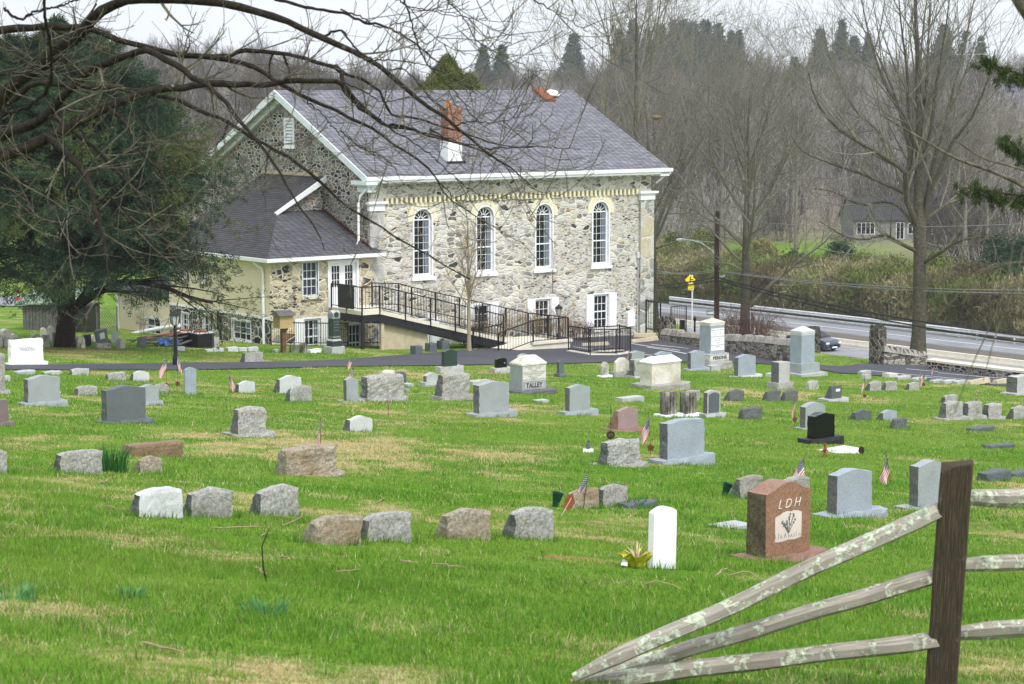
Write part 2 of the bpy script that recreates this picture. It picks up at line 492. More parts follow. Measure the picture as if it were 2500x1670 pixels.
M['wood_brown'] = plain('brown_board', lin(104, 76, 52), 0.85, 0.3, 5.0)
M['pole'] = plain('creosote_pole', lin(66, 48, 42), 0.85, 0.25, 3.0)
M['plastic_dark'] = plain('dark_plastic', (0.02, 0.022, 0.026, 1), 0.4, 0.2, 3.0)
M['greenpot'] = plain('green_plastic', (0.01, 0.05, 0.03, 1), 0.35, 0.2, 3.0)
M['wire'] = plain('cable', (0.02, 0.02, 0.022, 1), 0.6, 0.1, 3.0)
M['wire_pale'] = plain('pale_cable', (0.25, 0.26, 0.27, 1), 0.6, 0.1, 3.0)
M['letter_dark'] = plain('cut_letter', (0.05, 0.05, 0.052, 1), 0.8, 0.1, 3.0)
M['letter_mid'] = plain('worn_letter', (0.16, 0.16, 0.16, 1), 0.8, 0.1, 3.0)
M['letter_faint'] = plain('faint_letter', (0.36, 0.37, 0.39, 1), 0.8, 0.1, 3.0)
M['letter_pale'] = plain('frosted_letter', (0.72, 0.66, 0.63, 1), 0.8, 0.05, 3.0)
M['carpaint'] = plain('car_paint', (0.045, 0.06, 0.095, 1), 0.2, 0.1, 1.0, metal=0.3, spec=0.6)
M['tyre'] = plain('tyre_rubber', (0.012, 0.012, 0.012, 1), 0.8, 0.2, 9.0)
M['lamp'] = plain('lens', (0.75, 0.77, 0.8, 1), 0.15, 0.05, 3.0, spec=0.6)
M['lantern_glass'] = plain('lantern_glass', (0.5, 0.52, 0.52, 1), 0.2, 0.05, 3.0, spec=0.5)
M['asphalt'] = None
M['foil'] = plain('green_gold_foil', (0.42, 0.40, 0.03, 1), 0.25, 0.45, 14.0, metal=0.4, spec=0.6)
M['straw'] = plain('dead_stems', lin(196, 178, 140), 0.8, 0.15, 9.0)
M['twig'] = plain('fallen_twig', lin(150, 132, 106), 0.85, 0.25, 9.0)

def brick_mat():
    t = NT('chimney_brick'); uv = t.coord('UV')
    br = t.node('ShaderNodeTexBrick')
    for k, v in (('Scale', 1.0), ('Brick Width', 0.22), ('Row Height', 0.075), ('Mortar Size', 0.008)): br.inputs[k].default_value = v
    br.inputs['Color1'].default_value = lin(150, 82, 58); br.inputs['Color2'].default_value = lin(120, 60, 44); br.inputs['Mortar'].default_value = lin(170, 160, 146)
    t.link(uv, br.inputs['Vector'])
    n = t.noise(uv, 4, 5)
    t.color(t.mix(0.5, br.outputs['Color'], t.ramp(n.outputs['Fac'], [(0.3, (0.5, 0.5, 0.5)), (0.7, (1.3, 1.3, 1.3))]), 'MULTIPLY')); t.rough(0.9)
    return t.m
M['brick'] = brick_mat()

def asphalt_mat(name, c, crack=True):
    t = NT(name); co = t.coord('Object')
    n = t.noise(co, 60, 3, 0.7); n2 = t.noise(co, 0.35, 5, 0.6); n3 = t.noise(co, 2.0, 5)
    col = t.ramp(n.outputs['Fac'], [(0.3, tuple(v * 0.75 for v in c[:3])), (0.7, tuple(v * 1.25 for v in c[:3]))])
    col = t.mix(0.6, col, t.ramp(n2.outputs['Fac'], [(0.3, (0.72, 0.72, 0.74)), (0.7, (1.25, 1.25, 1.25))]), 'MULTIPLY')
    col = t.mix(0.4, col, t.ramp(n3.outputs['Fac'], [(0.35, (0.75, 0.75, 0.75)), (0.7, (1.15, 1.15, 1.15))]), 'MULTIPLY')
    t.color(col); t.rough(0.85); t.bump(n.outputs['Fac'], 0.2, 0.01)
    return t.m
M['asphalt'] = asphalt_mat('driveway_asphalt', lin(70, 70, 76))
M['road'] = asphalt_mat('road_asphalt', lin(134, 136, 140))
M['gravel'] = asphalt_mat('gravel', lin(98, 92, 84))

def ground_mat():
    t = NT('lawn_ground')
    at = t.node('ShaderNodeAttribute'); at.attribute_name = 'Col'
    co = t.coord('Object')
    sp = t.node('ShaderNodeSeparateColor'); t.link(at.outputs['Color'], sp.inputs[0])
    n1 = t.noise(co, 1.3, 6, 0.65); n2 = t.noise(co, 9.0, 6, 0.7); n3 = t.noise(co, 0.25, 4)
    green = t.ramp(n2.outputs['Fac'], [(0.25, (0.035, 0.085, 0.008)), (0.5, (0.085, 0.185, 0.014)), (0.75, (0.17, 0.30, 0.03))])
    green = t.mix(t.ramp(n3.outputs['Fac'], [(0.4, (0, 0, 0)), (0.62, (0.6, 0.6, 0.6))]), green, (0.19, 0.24, 0.05, 1))
    straw = t.ramp(n2.outputs['Fac'], [(0.25, (0.16, 0.12, 0.05)), (0.5, (0.34, 0.27, 0.12)), (0.75, (0.5, 0.42, 0.21))])
    m = t.math('ADD', sp.outputs[0], t.math('MULTIPLY', t.math('SUBTRACT', n1.outputs['Fac'], 0.5), 1.6))
    lawn = t.mix(t.ramp(m, [(0.38, (0, 0, 0)), (0.72, (1, 1, 1))]), green, straw)
    litter = t.ramp(n2.outputs['Fac'], [(0.25, lin(96, 86, 76)), (0.5, lin(132, 121, 108)), (0.75, lin(156, 144, 128))])
    col = t.mix(sp.outputs[1], lawn, litter)
    soil = t.ramp(n2.outputs['Fac'], [(0.3, lin(110, 76, 48)), (0.7, lin(164, 122, 80))])
    col = t.mix(t.ramp(t.math('ADD', sp.outputs[2], t.math('MULTIPLY', t.math('SUBTRACT', n2.outputs['Fac'], 0.5), 0.9)), [(0.45, (0, 0, 0)), (0.7, (1, 1, 1))]), col, soil)
    t.color(col); t.rough(0.95); t.b.inputs['Specular IOR Level'].default_value = 0.05
    t.bump(n2.outputs['Fac'], 0.6, 0.06)
    return t.m
M['ground'] = ground_mat()

def attr_mat(name, rough=0.8, spec=0.1, trans=0.0, var=0.25, scale=8.0):
    t = NT(name)
    at = t.node('ShaderNodeAttribute'); at.attribute_name = 'Col'
    n = t.noise(t.coord('Object'), scale, 3)
    t.color(t.mix(var * 2, at.outputs['Color'], t.ramp(n.outputs['Fac'], [(0.3, (0.6, 0.6, 0.6)), (0.7, (1.4, 1.4, 1.4))]), 'MULTIPLY'))
    t.rough(rough); t.b.inputs['Specular IOR Level'].default_value = spec
    return t.m
M['blade'] = attr_mat('grass_blades', 0.7, 0.12)
M['needle'] = attr_mat('needles', 0.75, 0.1)
M['leaf'] = attr_mat('leaves', 0.75, 0.1)

def bark_mat(name, c1, c2, lichen=None, sc=3.0, lf=0.62):
    t = NT(name); co = t.coord('Object')
    n = t.noise(co, sc * 4, 6, 0.7, 0.6)
    col = t.ramp(n.outputs['Fac'], [(0.3, c1), (0.7, c2)])
    if lichen:
        l = t.noise(co, sc * 2.5, 5, 0.6)
        col = t.mix(t.ramp(l.outputs['Fac'], [(lf, (0, 0, 0)), (lf + 0.06, (0.75, 0.75, 0.75))]), col, lichen)
    t.color(col); t.rough(0.9); t.b.inputs['Specular IOR Level'].default_value = 0.1
    t.bump(n.outputs['Fac'], 0.8, 0.03)
    return t.m
M['bark_limb'] = bark_mat('lichened_bark', lin(20, 18, 16), lin(62, 56, 48), lin(128, 136, 118), 5.0, 0.66)
M['bark_twig'] = bark_mat('pale_twig', lin(52, 47, 40), lin(128, 122, 106), None, 4.0)
M['bark_oak'] = bark_mat('grey_bark', lin(48, 44, 38), lin(106, 100, 86), lin(120, 130, 112), 2.0, 0.64)
M['bark_grey'] = bark_mat('grey_brown_bark', lin(80, 77, 68), lin(148, 143, 128), None, 2.0)
M['bark_hill'] = bark_mat('hill_bark', lin(124, 120, 114), lin(186, 182, 174), None, 0.5)
M['bark_hill2'] = bark_mat('hill_bark_brown', lin(66, 61, 57), lin(110, 103, 96), None, 0.5)
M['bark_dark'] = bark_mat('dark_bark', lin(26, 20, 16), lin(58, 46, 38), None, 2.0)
M['bark_red'] = bark_mat('red_twigs', lin(84, 62, 56), lin(132, 104, 94), None, 3.0)
M['bark_sapling'] = bark_mat('sapling_bark', lin(120, 110, 92), lin(176, 164, 140), None, 4.0)

def fence_wood():
    t = NT('split_rail_wood')
    co = t.coord('Object')
    uv = t.coord('UV')
    g = t.noise(t.mapping(uv, (4, 60, 1)), 1.0, 6, 0.7, 0.3)
    col = t.ramp(g.outputs['Fac'], [(0.25, lin(92, 87, 78)), (0.5, lin(158, 152, 140)), (0.75, lin(196, 191, 180))])
    b = t.noise(co, 2.6, 5)
    col = t.mix(t.ramp(b.outputs['Fac'], [(0.45, (0, 0, 0)), (0.7, (0.5, 0.5, 0.5))]), col, lin(104, 94, 80))
    d1 = t.noise(co, 11.0, 6, 0.62, 0.4); d2 = t.noise(co, 34.0, 5, 0.7); d3 = t.noise(co, 1.7, 2)
    h = t.math('ADD', t.math('ADD', t.math('MULTIPLY', d1.outputs['Fac'], 0.7), t.math('MULTIPLY', d2.outputs['Fac'], 0.35)), t.math('MULTIPLY', d3.outputs['Fac'], 0.25))
    lf2 = t.ramp(h, [(0.69, (0, 0, 0)), (0.71, (1, 1, 1))])
    ln = t.noise(co, 60, 4)
    lich = t.ramp(ln.outputs['Fac'], [(0.3, lin(168, 178, 150)), (0.7, lin(222, 228, 208))])
    col = t.mix(t.math('MULTIPLY', lf2, 0.9), col, lich)
    mold = t.noise(co, 11.0, 6, 0.7)
    col = t.mix(t.ramp(mold.outputs['Fac'], [(0.56, (0, 0, 0)), (0.68, (0.7, 0.7, 0.7))]), col, lin(70, 72, 58))
    t.color(col); t.rough(0.9); t.b.inputs['Specular IOR Level'].default_value = 0.1
    t.bump(t.math('ADD', g.outputs['Fac'], t.math('MULTIPLY', lf2, 0.5)), 0.7, 0.012)
    return t.m
M['rail'] = fence_wood()

def post_wood():
    t = NT('fence_post_wood'); uv = t.coord('UV'); co = t.coord('Object')
    g = t.noise(t.mapping(uv, (130, 6, 1)), 1.0, 6, 0.7, 0.3)
    col = t.ramp(g.outputs['Fac'], [(0.25, lin(30, 25, 19)), (0.5, lin(66, 57, 45)), (0.75, lin(112, 101, 84))])
    b = t.noise(co, 14, 6, 0.7)
    col = t.mix(t.ramp(b.outputs['Fac'], [(0.62, (0, 0, 0)), (0.7, (0.6, 0.6, 0.6))]), col, lin(108, 112, 92))
    t.color(col); t.rough(0.9); t.bump(g.outputs['Fac'], 0.9, 0.015)
    return t.m
M['post'] = post_wood()

M['g_light'] = granite('light_grey_granite', lin(170, 172, 171), 0.42, stain=lin(150, 146, 134))
M['g_pale'] = granite('pale_granite', lin(188, 190, 191), 0.3)
M['g_rough'] = granite('rough_grey_granite', lin(158, 157, 152), 0.5, stain=lin(128, 122, 108), bump=0.9, scale=30)
M['g_roughdark'] = granite('rough_dark_granite', lin(98, 100, 100), 0.55, stain=lin(104, 100, 92), bump=0.9, scale=30)
M['g_mid'] = granite('grey_granite', lin(146, 152, 153), 0.4, lichen=None)
M['g_blue'] = granite('blue_grey_granite', lin(146, 154, 163), 0.34)
M['g_dark'] = granite('dark_grey_granite', lin(94, 100, 102), 0.4)
M['g_slate'] = granite('slate_grey_granite', lin(88, 94, 98), 0.35, bump=0.5)
M['g_green'] = granite('green_black_granite', lin(44, 60, 56), 0.3, 0.35, spec=0.4)
M['g_black'] = granite('polished_black_granite', (0.006, 0.006, 0.007, 1), 0.3, 0.18, spec=0.4, bump=0.0)
M['g_blackbase'] = granite('black_granite_base', lin(40, 41, 43), 0.4, 0.5, bump=0.3)
M['g_red'] = granite('red_brown_granite', lin(138, 104, 86), 0.5, 0.4, scale=60, bump=0.03)
M['g_redrough'] = granite('rough_red_granite', lin(142, 112, 98), 0.45, 0.8, bump=0.8, stain=lin(92, 88, 70))
M['g_redmoss'] = granite('mossy_red_granite', lin(92, 84, 66), 0.5, 0.9, bump=0.9, stain=lin(62, 66, 46), scale=30)
M['g_pink'] = granite('pink_granite', lin(146, 124, 124), 0.4)
M['g_purple'] = granite('purple_granite', lin(120, 104, 106), 0.3)
M['g_brown'] = granite('brown_stained_stone', lin(128, 108, 84), 0.4, stain=lin(96, 78, 58), bump=0.8, scale=40)
M['g_tanrough'] = granite('tan_stained_granite', lin(154, 144, 128), 0.5, stain=lin(140, 112, 80), bump=0.9, scale=30)
M['marble'] = granite('white_marble', lin(236, 237, 238), 0.05, 0.5, stain=lin(206, 206, 204), bump=0.05)
M['marble_old'] = granite('weathered_marble', lin(176, 174, 166), 0.25, 0.8, stain=lin(74, 72, 66), lichen=lin(58, 58, 54), bump=0.4)
M['marble_cream'] = granite('cream_marble', lin(206, 202, 190), 0.12, 0.7, stain=lin(150, 144, 120), bump=0.1)
M['panel'] = granite('cut_panel', lin(206, 204, 194), 0.15, 0.7, stain=lin(180, 174, 150), bump=0.05)
M['frost'] = granite('frosted_panel', lin(206, 192, 186), 0.08, 0.7, bump=0.02)

def streak_mat():
    t = NT('streaked_tablet'); co = t.coord('Object')
    g = t.noise(t.mapping(co, (26, 26, 2.2)), 1.0, 5, 0.7, 0.3)
    b = t.noise(co, 3.0, 5)
    col = t.ramp(t.math('ADD', t.math('MULTIPLY', g.outputs['Fac'], 0.6), t.math('MULTIPLY', b.outputs['Fac'], 0.4)), [(0.38, lin(52, 50, 46)), (0.5, lin(104, 100, 92)), (0.62, lin(176, 172, 160))])
    t.color(col); t.rough(0.9); t.bump(g.outputs['Fac'], 0.4, 0.01)
    return t.m
M['streak'] = streak_mat()

def flag_mat():
    t = NT('flag_cloth'); uv = t.coord('UV')
    sp = t.node('ShaderNodeSeparateXYZ'); t.link(uv, sp.inputs[0])
    st = t.math('GREATER_THAN', t.math('FRACT', t.math('MULTIPLY', sp.outputs[1], 6.5)), 0.5)   # 13 stripes
    red = t.mix(st, (0.42, 0.02, 0.035, 1), (0.78, 0.74, 0.74, 1))
    red = t.mix(t.math('GREATER_THAN', t.math('FRACT', t.math('MULTIPLY', sp.outputs[1], 6.5)), 0.5), (0.42, 0.02, 0.035, 1), (0.8, 0.77, 0.77, 1))
    cx = t.math('FRACT', t.math('MULTIPLY', sp.outputs[0], 15.0)); cy = t.math('FRACT', t.math('MULTIPLY', sp.outputs[1], 11.0))
    dx = t.math('SUBTRACT', cx, 0.5); dy = t.math('SUBTRACT', cy, 0.5)
    dd = t.math('ADD', t.math('MULTIPLY', dx, dx), t.math('MULTIPLY', dy, dy))
    star = t.math('LESS_THAN', dd, 0.07)
    blue = t.mix(star, (0.012, 0.022, 0.10, 1), (0.8, 0.8, 0.82, 1))
    can = t.math('MULTIPLY', t.math('LESS_THAN', sp.outputs[0], 0.4), t.math('GREATER_THAN', sp.outputs[1], 0.4615))
    t.color(t.mix(can, red, blue)); t.rough(0.8)
    return t.m
M['flag'] = flag_mat()
# ---------------------------------------------------------------- ground: one sheet to the horizon
def dryness(X, Y):
    """0 lush .. 1 straw; patches of winter-killed grass"""
    X = np.asarray(X, float); Y = np.asarray(Y, float)
    d = 0.55 * fbm(X / 3.2, Y / 4.5, 11, 4) + 0.45 * fbm(X / 0.8, Y / 1.1, 13, 3)
    d = (d - 0.5) * 2.0 + 0.31
    for (px, py, rx, ry, a) in ((880, 1100, 3.6, 2.2, 0.75), (700, 1060, 3, 2, 0.4), (150, 1330, 2.2, 1.2, 0.5), (1150, 1330, 2.0, 0.9, 0.35), (1500, 1290, 2.0, 1.0, 0.4), (600, 1240, 2.6, 1.5, 0.35),
                               (250, 875, 9, 3, 0.3), (430, 868, 9, 2.5, 0.35), (1150, 930, 4, 3, 0.25), (1350, 990, 4, 3, 0.25), (1050, 940, 3, 3, 0.3), (480, 960, 3, 1.6, 0.35), (1500, 1020, 3, 2, 0.25), (2050, 1100, 2, 2, 0.2), (1700, 1000, 3, 1.5, 0.3),
                               (450, 1500, 1.5, 0.8, 0.3), (1600, 1600, 1.0, 0.6, 0.35), (2000, 1560, 1.4, 0.7, 0.3), (1750, 1280, 1.2, 0.7, 0.25)):
        q = G(px, py)
        d = d + 0.34 * a * np.exp(-((X - q[0]) / rx) ** 2 - ((Y - q[1]) / ry) ** 2)
    for (px, py, rx, ry, a) in ((450, 1380, 2, 1.2, -0.35), (900, 1480, 3, 1.5, -0.25), (1500, 1150, 4, 2.5, -0.3), (2200, 1100, 4, 4, -0.35), (2300, 1350, 2, 2, -0.3), (300, 1050, 3, 2, -0.2), (1100, 1060, 3, 2, -0.25), (1750, 1050, 5, 3, -0.25), (1000, 850, 4, 3, -0.3)):
        q = G(px, py)
        d = d + a * np.exp(-((X - q[0]) / rx) ** 2 - ((Y - q[1]) / ry) ** 2)
    return np.clip(d, 0, 1)

def soilness(X, Y):
    d = 0 * np.asarray(X, float)
    for (px, py, rx, ry, a) in ((1380, 1362, 0.55, 0.28, 0.9), (1190, 1338, 0.7, 0.25, 0.55), (1300, 1225, 1.0, 0.6, 0.6), (1800, 1250, 1.0, 0.5, 0.6), (770, 1165, 1.0, 0.4, 0.5), (1950, 1380, 0.8, 0.3, 0.4)):
        q = G(px, py); d = d + a * np.exp(-((X - q[0]) / rx) ** 2 - ((Y - q[1]) / ry) ** 2)
    return np.clip(d, 0, 1)

def build_ground():
    ys = np.concatenate([np.arange(-40, 8, 2.0), np.arange(8, 34, 0.4), np.arange(34, 150, 0.8), np.arange(150, 260, 2.5), np.arange(260, 800, 12), np.array([800, 900, 1100])])
    xh = np.concatenate([np.arange(0, 12, 0.4), np.arange(12, 48, 0.8), np.arange(48, 110, 4), np.array([110, 130, 160, 200, 260, 340, 450, 600])])
    xs = np.concatenate([-xh[::-1][:-1], xh])
    X, Y = np.meshgrid(xs, ys)
    Z = zfun(X, Y)
    r = X * U[0] + Y * U[1]
    road = (r > 117) & (r < 144) & (Y > 60)
    Z = np.where(road, Z - 0.12, Z)
    n, m = X.shape
    v = np.stack([X, Y, Z], -1).reshape(-1, 3)
    i = np.arange(n * m).reshape(n, m)
    f = np.stack([i[:-1, :-1], i[:-1, 1:], i[1:, 1:], i[1:, :-1]], -1).reshape(-1, 4)
    dry = dryness(X, Y)
    field = np.exp(-((X - 27) / 16) ** 2 - ((Y - 246) / 22) ** 2) + np.exp(-((X + 62) / 26) ** 2 - ((Y - 190) / 55) ** 2)
    wood = np.clip((Y - 150) / 20, 0, 1) * np.clip((r - 141) / 4 + (X < -14), 0, 1)
    wood = np.clip(wood - 1.6 * field, 0, 1)
    dry = np.where(field > 0.3, dry * 0.55, dry)
    c = np.stack([dry, wood, soilness(X, Y)], -1).reshape(-1, 3)
    o = np_mesh('ground', v, f, M['ground'], smooth=True, colors=c)
    tag(o, kind='structure')
build_ground()

def strip(name, stations, mat, lift=0.03, nx=4, ny=10):
    """asphalt sheet between an upper and a lower edge, laid on the ground"""
    xs = []
    for a, b in zip(stations[:-1], stations[1:]):
        k = max(1, int(abs(b[0] - a[0]) / 16))
        for j in range(k):
            t = j / k; xs.append(tuple(a[q] * (1 - t) + b[q] * t for q in range(3)))
    xs.append(stations[-1])
    vs = []
    for (x, yu, yl) in xs:
        A = G(x, yu); B = G(x, yl)
        for j in range(ny + 1):
            t = j / ny; p = B * (1 - t) + A * t
            vs.append((p[0], p[1], gz(p[0], p[1]) + lift))
    n = len(xs); i = np.arange(n * (ny + 1)).reshape(n, ny + 1)
    f = np.stack([i[:-1, :-1], i[1:, :-1], i[1:, 1:], i[:-1, 1:]], -1).reshape(-1, 4)
    o = np_mesh(name, vs, f, mat, smooth=True)
    return tag(o, kind='structure')

DRIVE = [(-80, 894, 906), (18, 893, 904.6), (250, 890.5, 904.6), (446, 888, 904.6), (600, 886, 902), (714, 884, 899), (834, 880, 896), (905, 874, 895), (1034, 864, 894), (1110, 858, 893), (1160, 855, 892),
         (1228, 850, 891), (1300, 838, 890), (1386, 826, 889), (1470, 821, 886), (1540, 819, 885), (1592, 825, 884), (1610, 829, 884), (1668, 842, 886), (1750, 856, 887), (1848, 871, 888), (1954, 887, 897), (2010, 893, 905),
         (2050, 896, 912), (2100, 889.5, 914), (2130, 889.5, 917), (2254, 894, 929), (2300, 905, 932), (2364, 913, 937), (2464, 926, 944), (2580, 941, 956)]
strip('driveway', DRIVE, M['asphalt'], 0.035, ny=16)
q0 = G(2046, 897); q1 = G(2126, 890)
vs = []
for i in range(13):
    for q in (q0, q1):
        r_ = q @ U; p = q + U * (118.4 - r_) * i / 12; vs.append((p[0], p[1], max(gz(p[0], p[1]) + 0.04, -20.5 + 0.012 * (i == 12))))
tag(np_mesh('driveway_mouth', vs, [(2 * j, 2 * j + 1, 2 * j + 3, 2 * j + 2) for j in range(12)], M['asphalt']), kind='structure')

def ground_line(name, p, q, w, mat, lift=0.05):
    A = G(*p); B = G(*q)
    d = (B - A); d[2] = 0; L = np.linalg.norm(d); d /= L; nrm = np.array([-d[1], d[0], 0]) * w / 2
    n = max(2, int(L / 0.5)); vs = []
    for j in range(n + 1):
        c = A + d * L * j / n
        for s in (-1, 1):
            e = c + nrm * s; vs.append((e[0], e[1], gz(e[0], e[1]) + lift))
    f = [(2 * j, 2 * j + 1, 2 * j + 3, 2 * j + 2) for j in range(n)]
    return vs, f
def lines(name, segs, w=0.11):
    V_ = []; Fc = []
    for s in segs:
        v, f = ground_line(name, s[0], s[1], w, None)
        k = len(V_); V_ += v; Fc += [[k + i for i in q] for q in f]
    return tag(np_mesh(name, V_, Fc, M['white']), kind='structure')
lines('parking_lines', [((2212, 903), (2290, 910)), ((2291, 913), (2480, 928)), ((2342, 911), (2470, 921)), ((2192, 915), (2420, 936)), ((2250, 923), (2430, 940)), ((2120, 907), (2210, 917)), ((1541, 841), (1660, 858)), ((1580, 850), (1676, 866)), ((1400, 849), (1500, 862)), ((1590, 843), (1680, 853)), ((1560, 866), (1620, 874)), ((1535, 871), (1600, 884))])

# ---------------------------------------------------------------- highway beyond, parallel with the church gable
def road_strip(name, r0, r1, z0, z1, mat, a0=-60, a1=240, edge=None):
    """r: distance along U from the viewer, a: distance along V"""
    vs = []; n = 60
    for j in range(n + 1):
        a = a0 + (a1 - a0) * j / n
        for r, z in ((r0, z0), (r1, z1)):
            p = U * r + V * a; vs.append((p[0], p[1], z))
    f = [(2 * j, 2 * j + 1, 2 * j + 3, 2 * j + 2) for j in range(n)]
    return tag(np_mesh(name, vs, f, mat), kind='structure')
ZR = -20.5
road_strip('road', 117.4, 130.1, ZR + 0.0, ZR + 0.02, M['road'])
road_strip('road_far_side', 133.4, 141.2, ZR + 0.06, ZR + 0.06, M['road'])
road_strip('median_gravel', 130.45, 133.45, ZR + 0.40, ZR + 0.36, M['gravel'])
road_strip('road_line_yellow', 129.0, 129.14, ZR + 0.03, ZR + 0.03, plain('road_yellow', lin(214, 190, 120), 0.7, 0.15))
road_strip('road_line_white', 138.2, 138.36, ZR + 0.07, ZR + 0.07, M['white'])
road_strip('road_tar_seam', 135.6, 135.68, ZR + 0.068, ZR + 0.068, M['wire'])
road_strip('road_tar_seam', 124.4, 124.47, ZR + 0.03, ZR + 0.03, M['wire'])

# concrete median barrier
mb = MB()
for j in range(38):
    a0 = -30 + j * 6.1; a1 = a0 + 6.06
    for (z0, z1, ra, rb) in ((ZR, ZR + 0.13, 130.1, 130.5), (ZR + 0.13, ZR + 0.42, 130.2, 130.5)):
        P = [U * ra + V * a0, U * rb + V * a0, U * rb + V * a1, U * ra + V * a1]
        mb.add([(p[0], p[1], z0) for p in P] + [(p[0] + U[0] * 0.03 * (i in (0, 3)), p[1] + U[1] * 0.03 * (i in (0, 3)), z1) for i, p in enumerate(P)],
               [(0, 3, 2, 1), (4, 5, 6, 7), (0, 1, 5, 4), (1, 2, 6, 5), (2, 3, 7, 6), (3, 0, 4, 7)])
tag(mb.build('median_barrier', M['concrete']), 'long low concrete barrier between the two carriageways of the road', 'barrier')

# guardrail on the far edge
gr = thing('guardrail', U * 140.8 + V * 60 + np.array([0, 0, ZR]), 'long double steel guardrail along the far side of the road below the hedge', 'guardrail')
base = U * 140.8 + V * 60
def rail(zc, h, name):
    m = MB(); prof = [(0.0, -h / 2), (-0.08, -h / 4), (-0.01, 0), (-0.08, h / 4), (0.0, h / 2)]
    vs = []; n = 60
    for j in range(n + 1):
        a = -95 + 190 * j / n
        for (d, z) in prof:
            p = U * (d - 0.12) + V * a; vs.append((p[0], p[1], zc + z))
    k = len(prof)
    fs = [(j * k + i, j * k + i + 1, (j + 1) * k + i + 1, (j + 1) * k + i) for j in range(n) for i in range(k - 1)]
    m.add(vs, fs); return m.build(name, M['galv'], gr, fix=False)
rail(0.72, 0.34, 'rail'); rail(0.27, 0.2, 'lower_rail')
for j in range(64):
    a = -60 + j * 1.905
    p = U * 0.0 + V * a
    MB(lambda q: (p[0] + q[0] * U[0] + q[1] * V[0], p[1] + q[0] * U[1] + q[1] * V[1], q[2])).box((-0.07, -0.06, -0.1), (0.08, 0.06, 0.86)).build('guardrail_post', M['galv'], gr)
# ================================================================ the stone church
church = thing('stone_church', loc(0, 0, -12.6), 'large stone church with grey shingle roof, tall arched windows and a lower yellow annex', 'church', YAW)
ZO = -12.6          # local z of the church empty
def CB(T=None):
    """mesh builder in church-local metres, z given relative to the viewer's eye"""
    if T is None: return MB(lambda p: (p[0], p[1], p[2] - ZO))
    return MB(lambda p: (lambda q: (q[0], q[1], q[2] - ZO))(T(p)))
def front(y0):      # (r, n, z): r to the right, n out of the wall
    return lambda p: (p[0], y0 - p[1], p[2])
def left(x0):       # wall facing -x; r runs towards the viewer (-y)
    return lambda p: (x0 - p[1], -p[0], p[2])
CL, CW = 17.1, 13.8
EZ, RZ_ = -4.25, -0.55      # wall top, ridge underside

def holed(outer, holes, T, depth, name, mat, parent, rmat=None):
    polys = [[Vector((a, b, 0)) for a, b in outer]] + [[Vector((a, b, 0)) for a, b in h] for h in holes]
    tri = tessellate_polygon(polys)
    flat = [p for q in polys for p in q]
    m = CB(T)
    m.add([(p.x, 0, p.y) for p in flat], [tuple(t) for t in tri])
    for h in holes:
        n = len(h)
        m.add([(a, 0, b) for a, b in h] + [(a, -depth, b) for a, b in h], [(i, (i + 1) % n, (i + 1) % n + n, i + n) for i in range(n)])
    o = m.build(name, mat, parent, fix=False)
    return o

def arch(xc, w, z0, zs, n=12):
    pts = [(xc - w / 2, z0), (xc + w / 2, z0), (xc + w / 2, zs)]
    for i in range(1, n): a = math.pi * i / n; pts.append((xc + w / 2 * math.cos(a), zs + w / 2 * math.sin(a)))
    pts.append((xc - w / 2, zs)); return pts
def rect(a, b, c, d): return [(a, c), (b, c), (b, d), (a, d)]

AX = [3.02, 6.65, 10.22, 13.8]; AW = 1.02; AZ0, AZS = -8.72, -6.13
BX = [(2.95, -12.0, -10.75), (6.45, -12.0, -10.25), (10.15, -12.0, -10.22), (13.85, -11.9, -10.2)]; BW = 0.94
holes = [arch(x, AW, AZ0, AZS) for x in AX] + [rect(x - BW / 2, x + BW / 2, z0, z1) for x, z0, z1 in BX]
holed(rect(0, CL, -13.2, EZ), holes, front(0), 0.26, 'front_wall', M['stone_front'], church)
# gable wall facing us on the left, with louvre hole
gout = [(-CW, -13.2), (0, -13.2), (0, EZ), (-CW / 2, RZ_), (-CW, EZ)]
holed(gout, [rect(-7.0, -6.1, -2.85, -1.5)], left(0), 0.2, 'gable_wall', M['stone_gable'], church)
m = CB(); m.add([(CL, 0, -13.2), (CL, CW, -13.2), (CL, CW, EZ), (CL, CW / 2, RZ_), (CL, 0, EZ)], [(0, 1, 2, 3, 4)])
m.add([(0, CW, -13.2), (CL, CW, -13.2), (CL, CW, EZ), (0, CW, EZ)], [(3, 2, 1, 0)])
m.build('rear_wall', M['stone_gable'], church)
CB().box((0.3, 0.4, -13), (CL - 0.3, CW - 0.4, EZ)).build('interior', M['dark'], church)

# roof: two slabs
SL = 3.85 / 7.6
def roofz(y): return -4.05 + SL * (y + 0.6)
ro = CB()
x0, x1 = -0.5, 17.75
yr = 7.0
th = 0.12
ro.add([(x0, -0.62, roofz(-0.62)), (x1, -0.62, roofz(-0.62)), (x1, yr, roofz(yr)), (x0, yr, roofz(yr)), (x0, 14.6, roofz(-0.62)), (x1, 14.6, roofz(-0.62)),
        (x0, -0.62, roofz(-0.62) - th), (x1, -0.62, roofz(-0.62) - th), (x1, yr, roofz(yr) - th), (x0, yr, roofz(yr) - th), (x0, 14.6, roofz(-0.62) - th), (x1, 14.6, roofz(-0.62) - th)],
       [(0, 1, 2, 3), (3, 2, 5, 4), (7, 6, 9, 8), (8, 9, 10, 11), (0, 6, 7, 1), (4, 5, 11, 10), (0, 3, 9, 6), (3, 4, 10, 9), (1, 7, 8, 2), (2, 8, 11, 5)])
roof = ro.build('roof', M['shingle'], church)
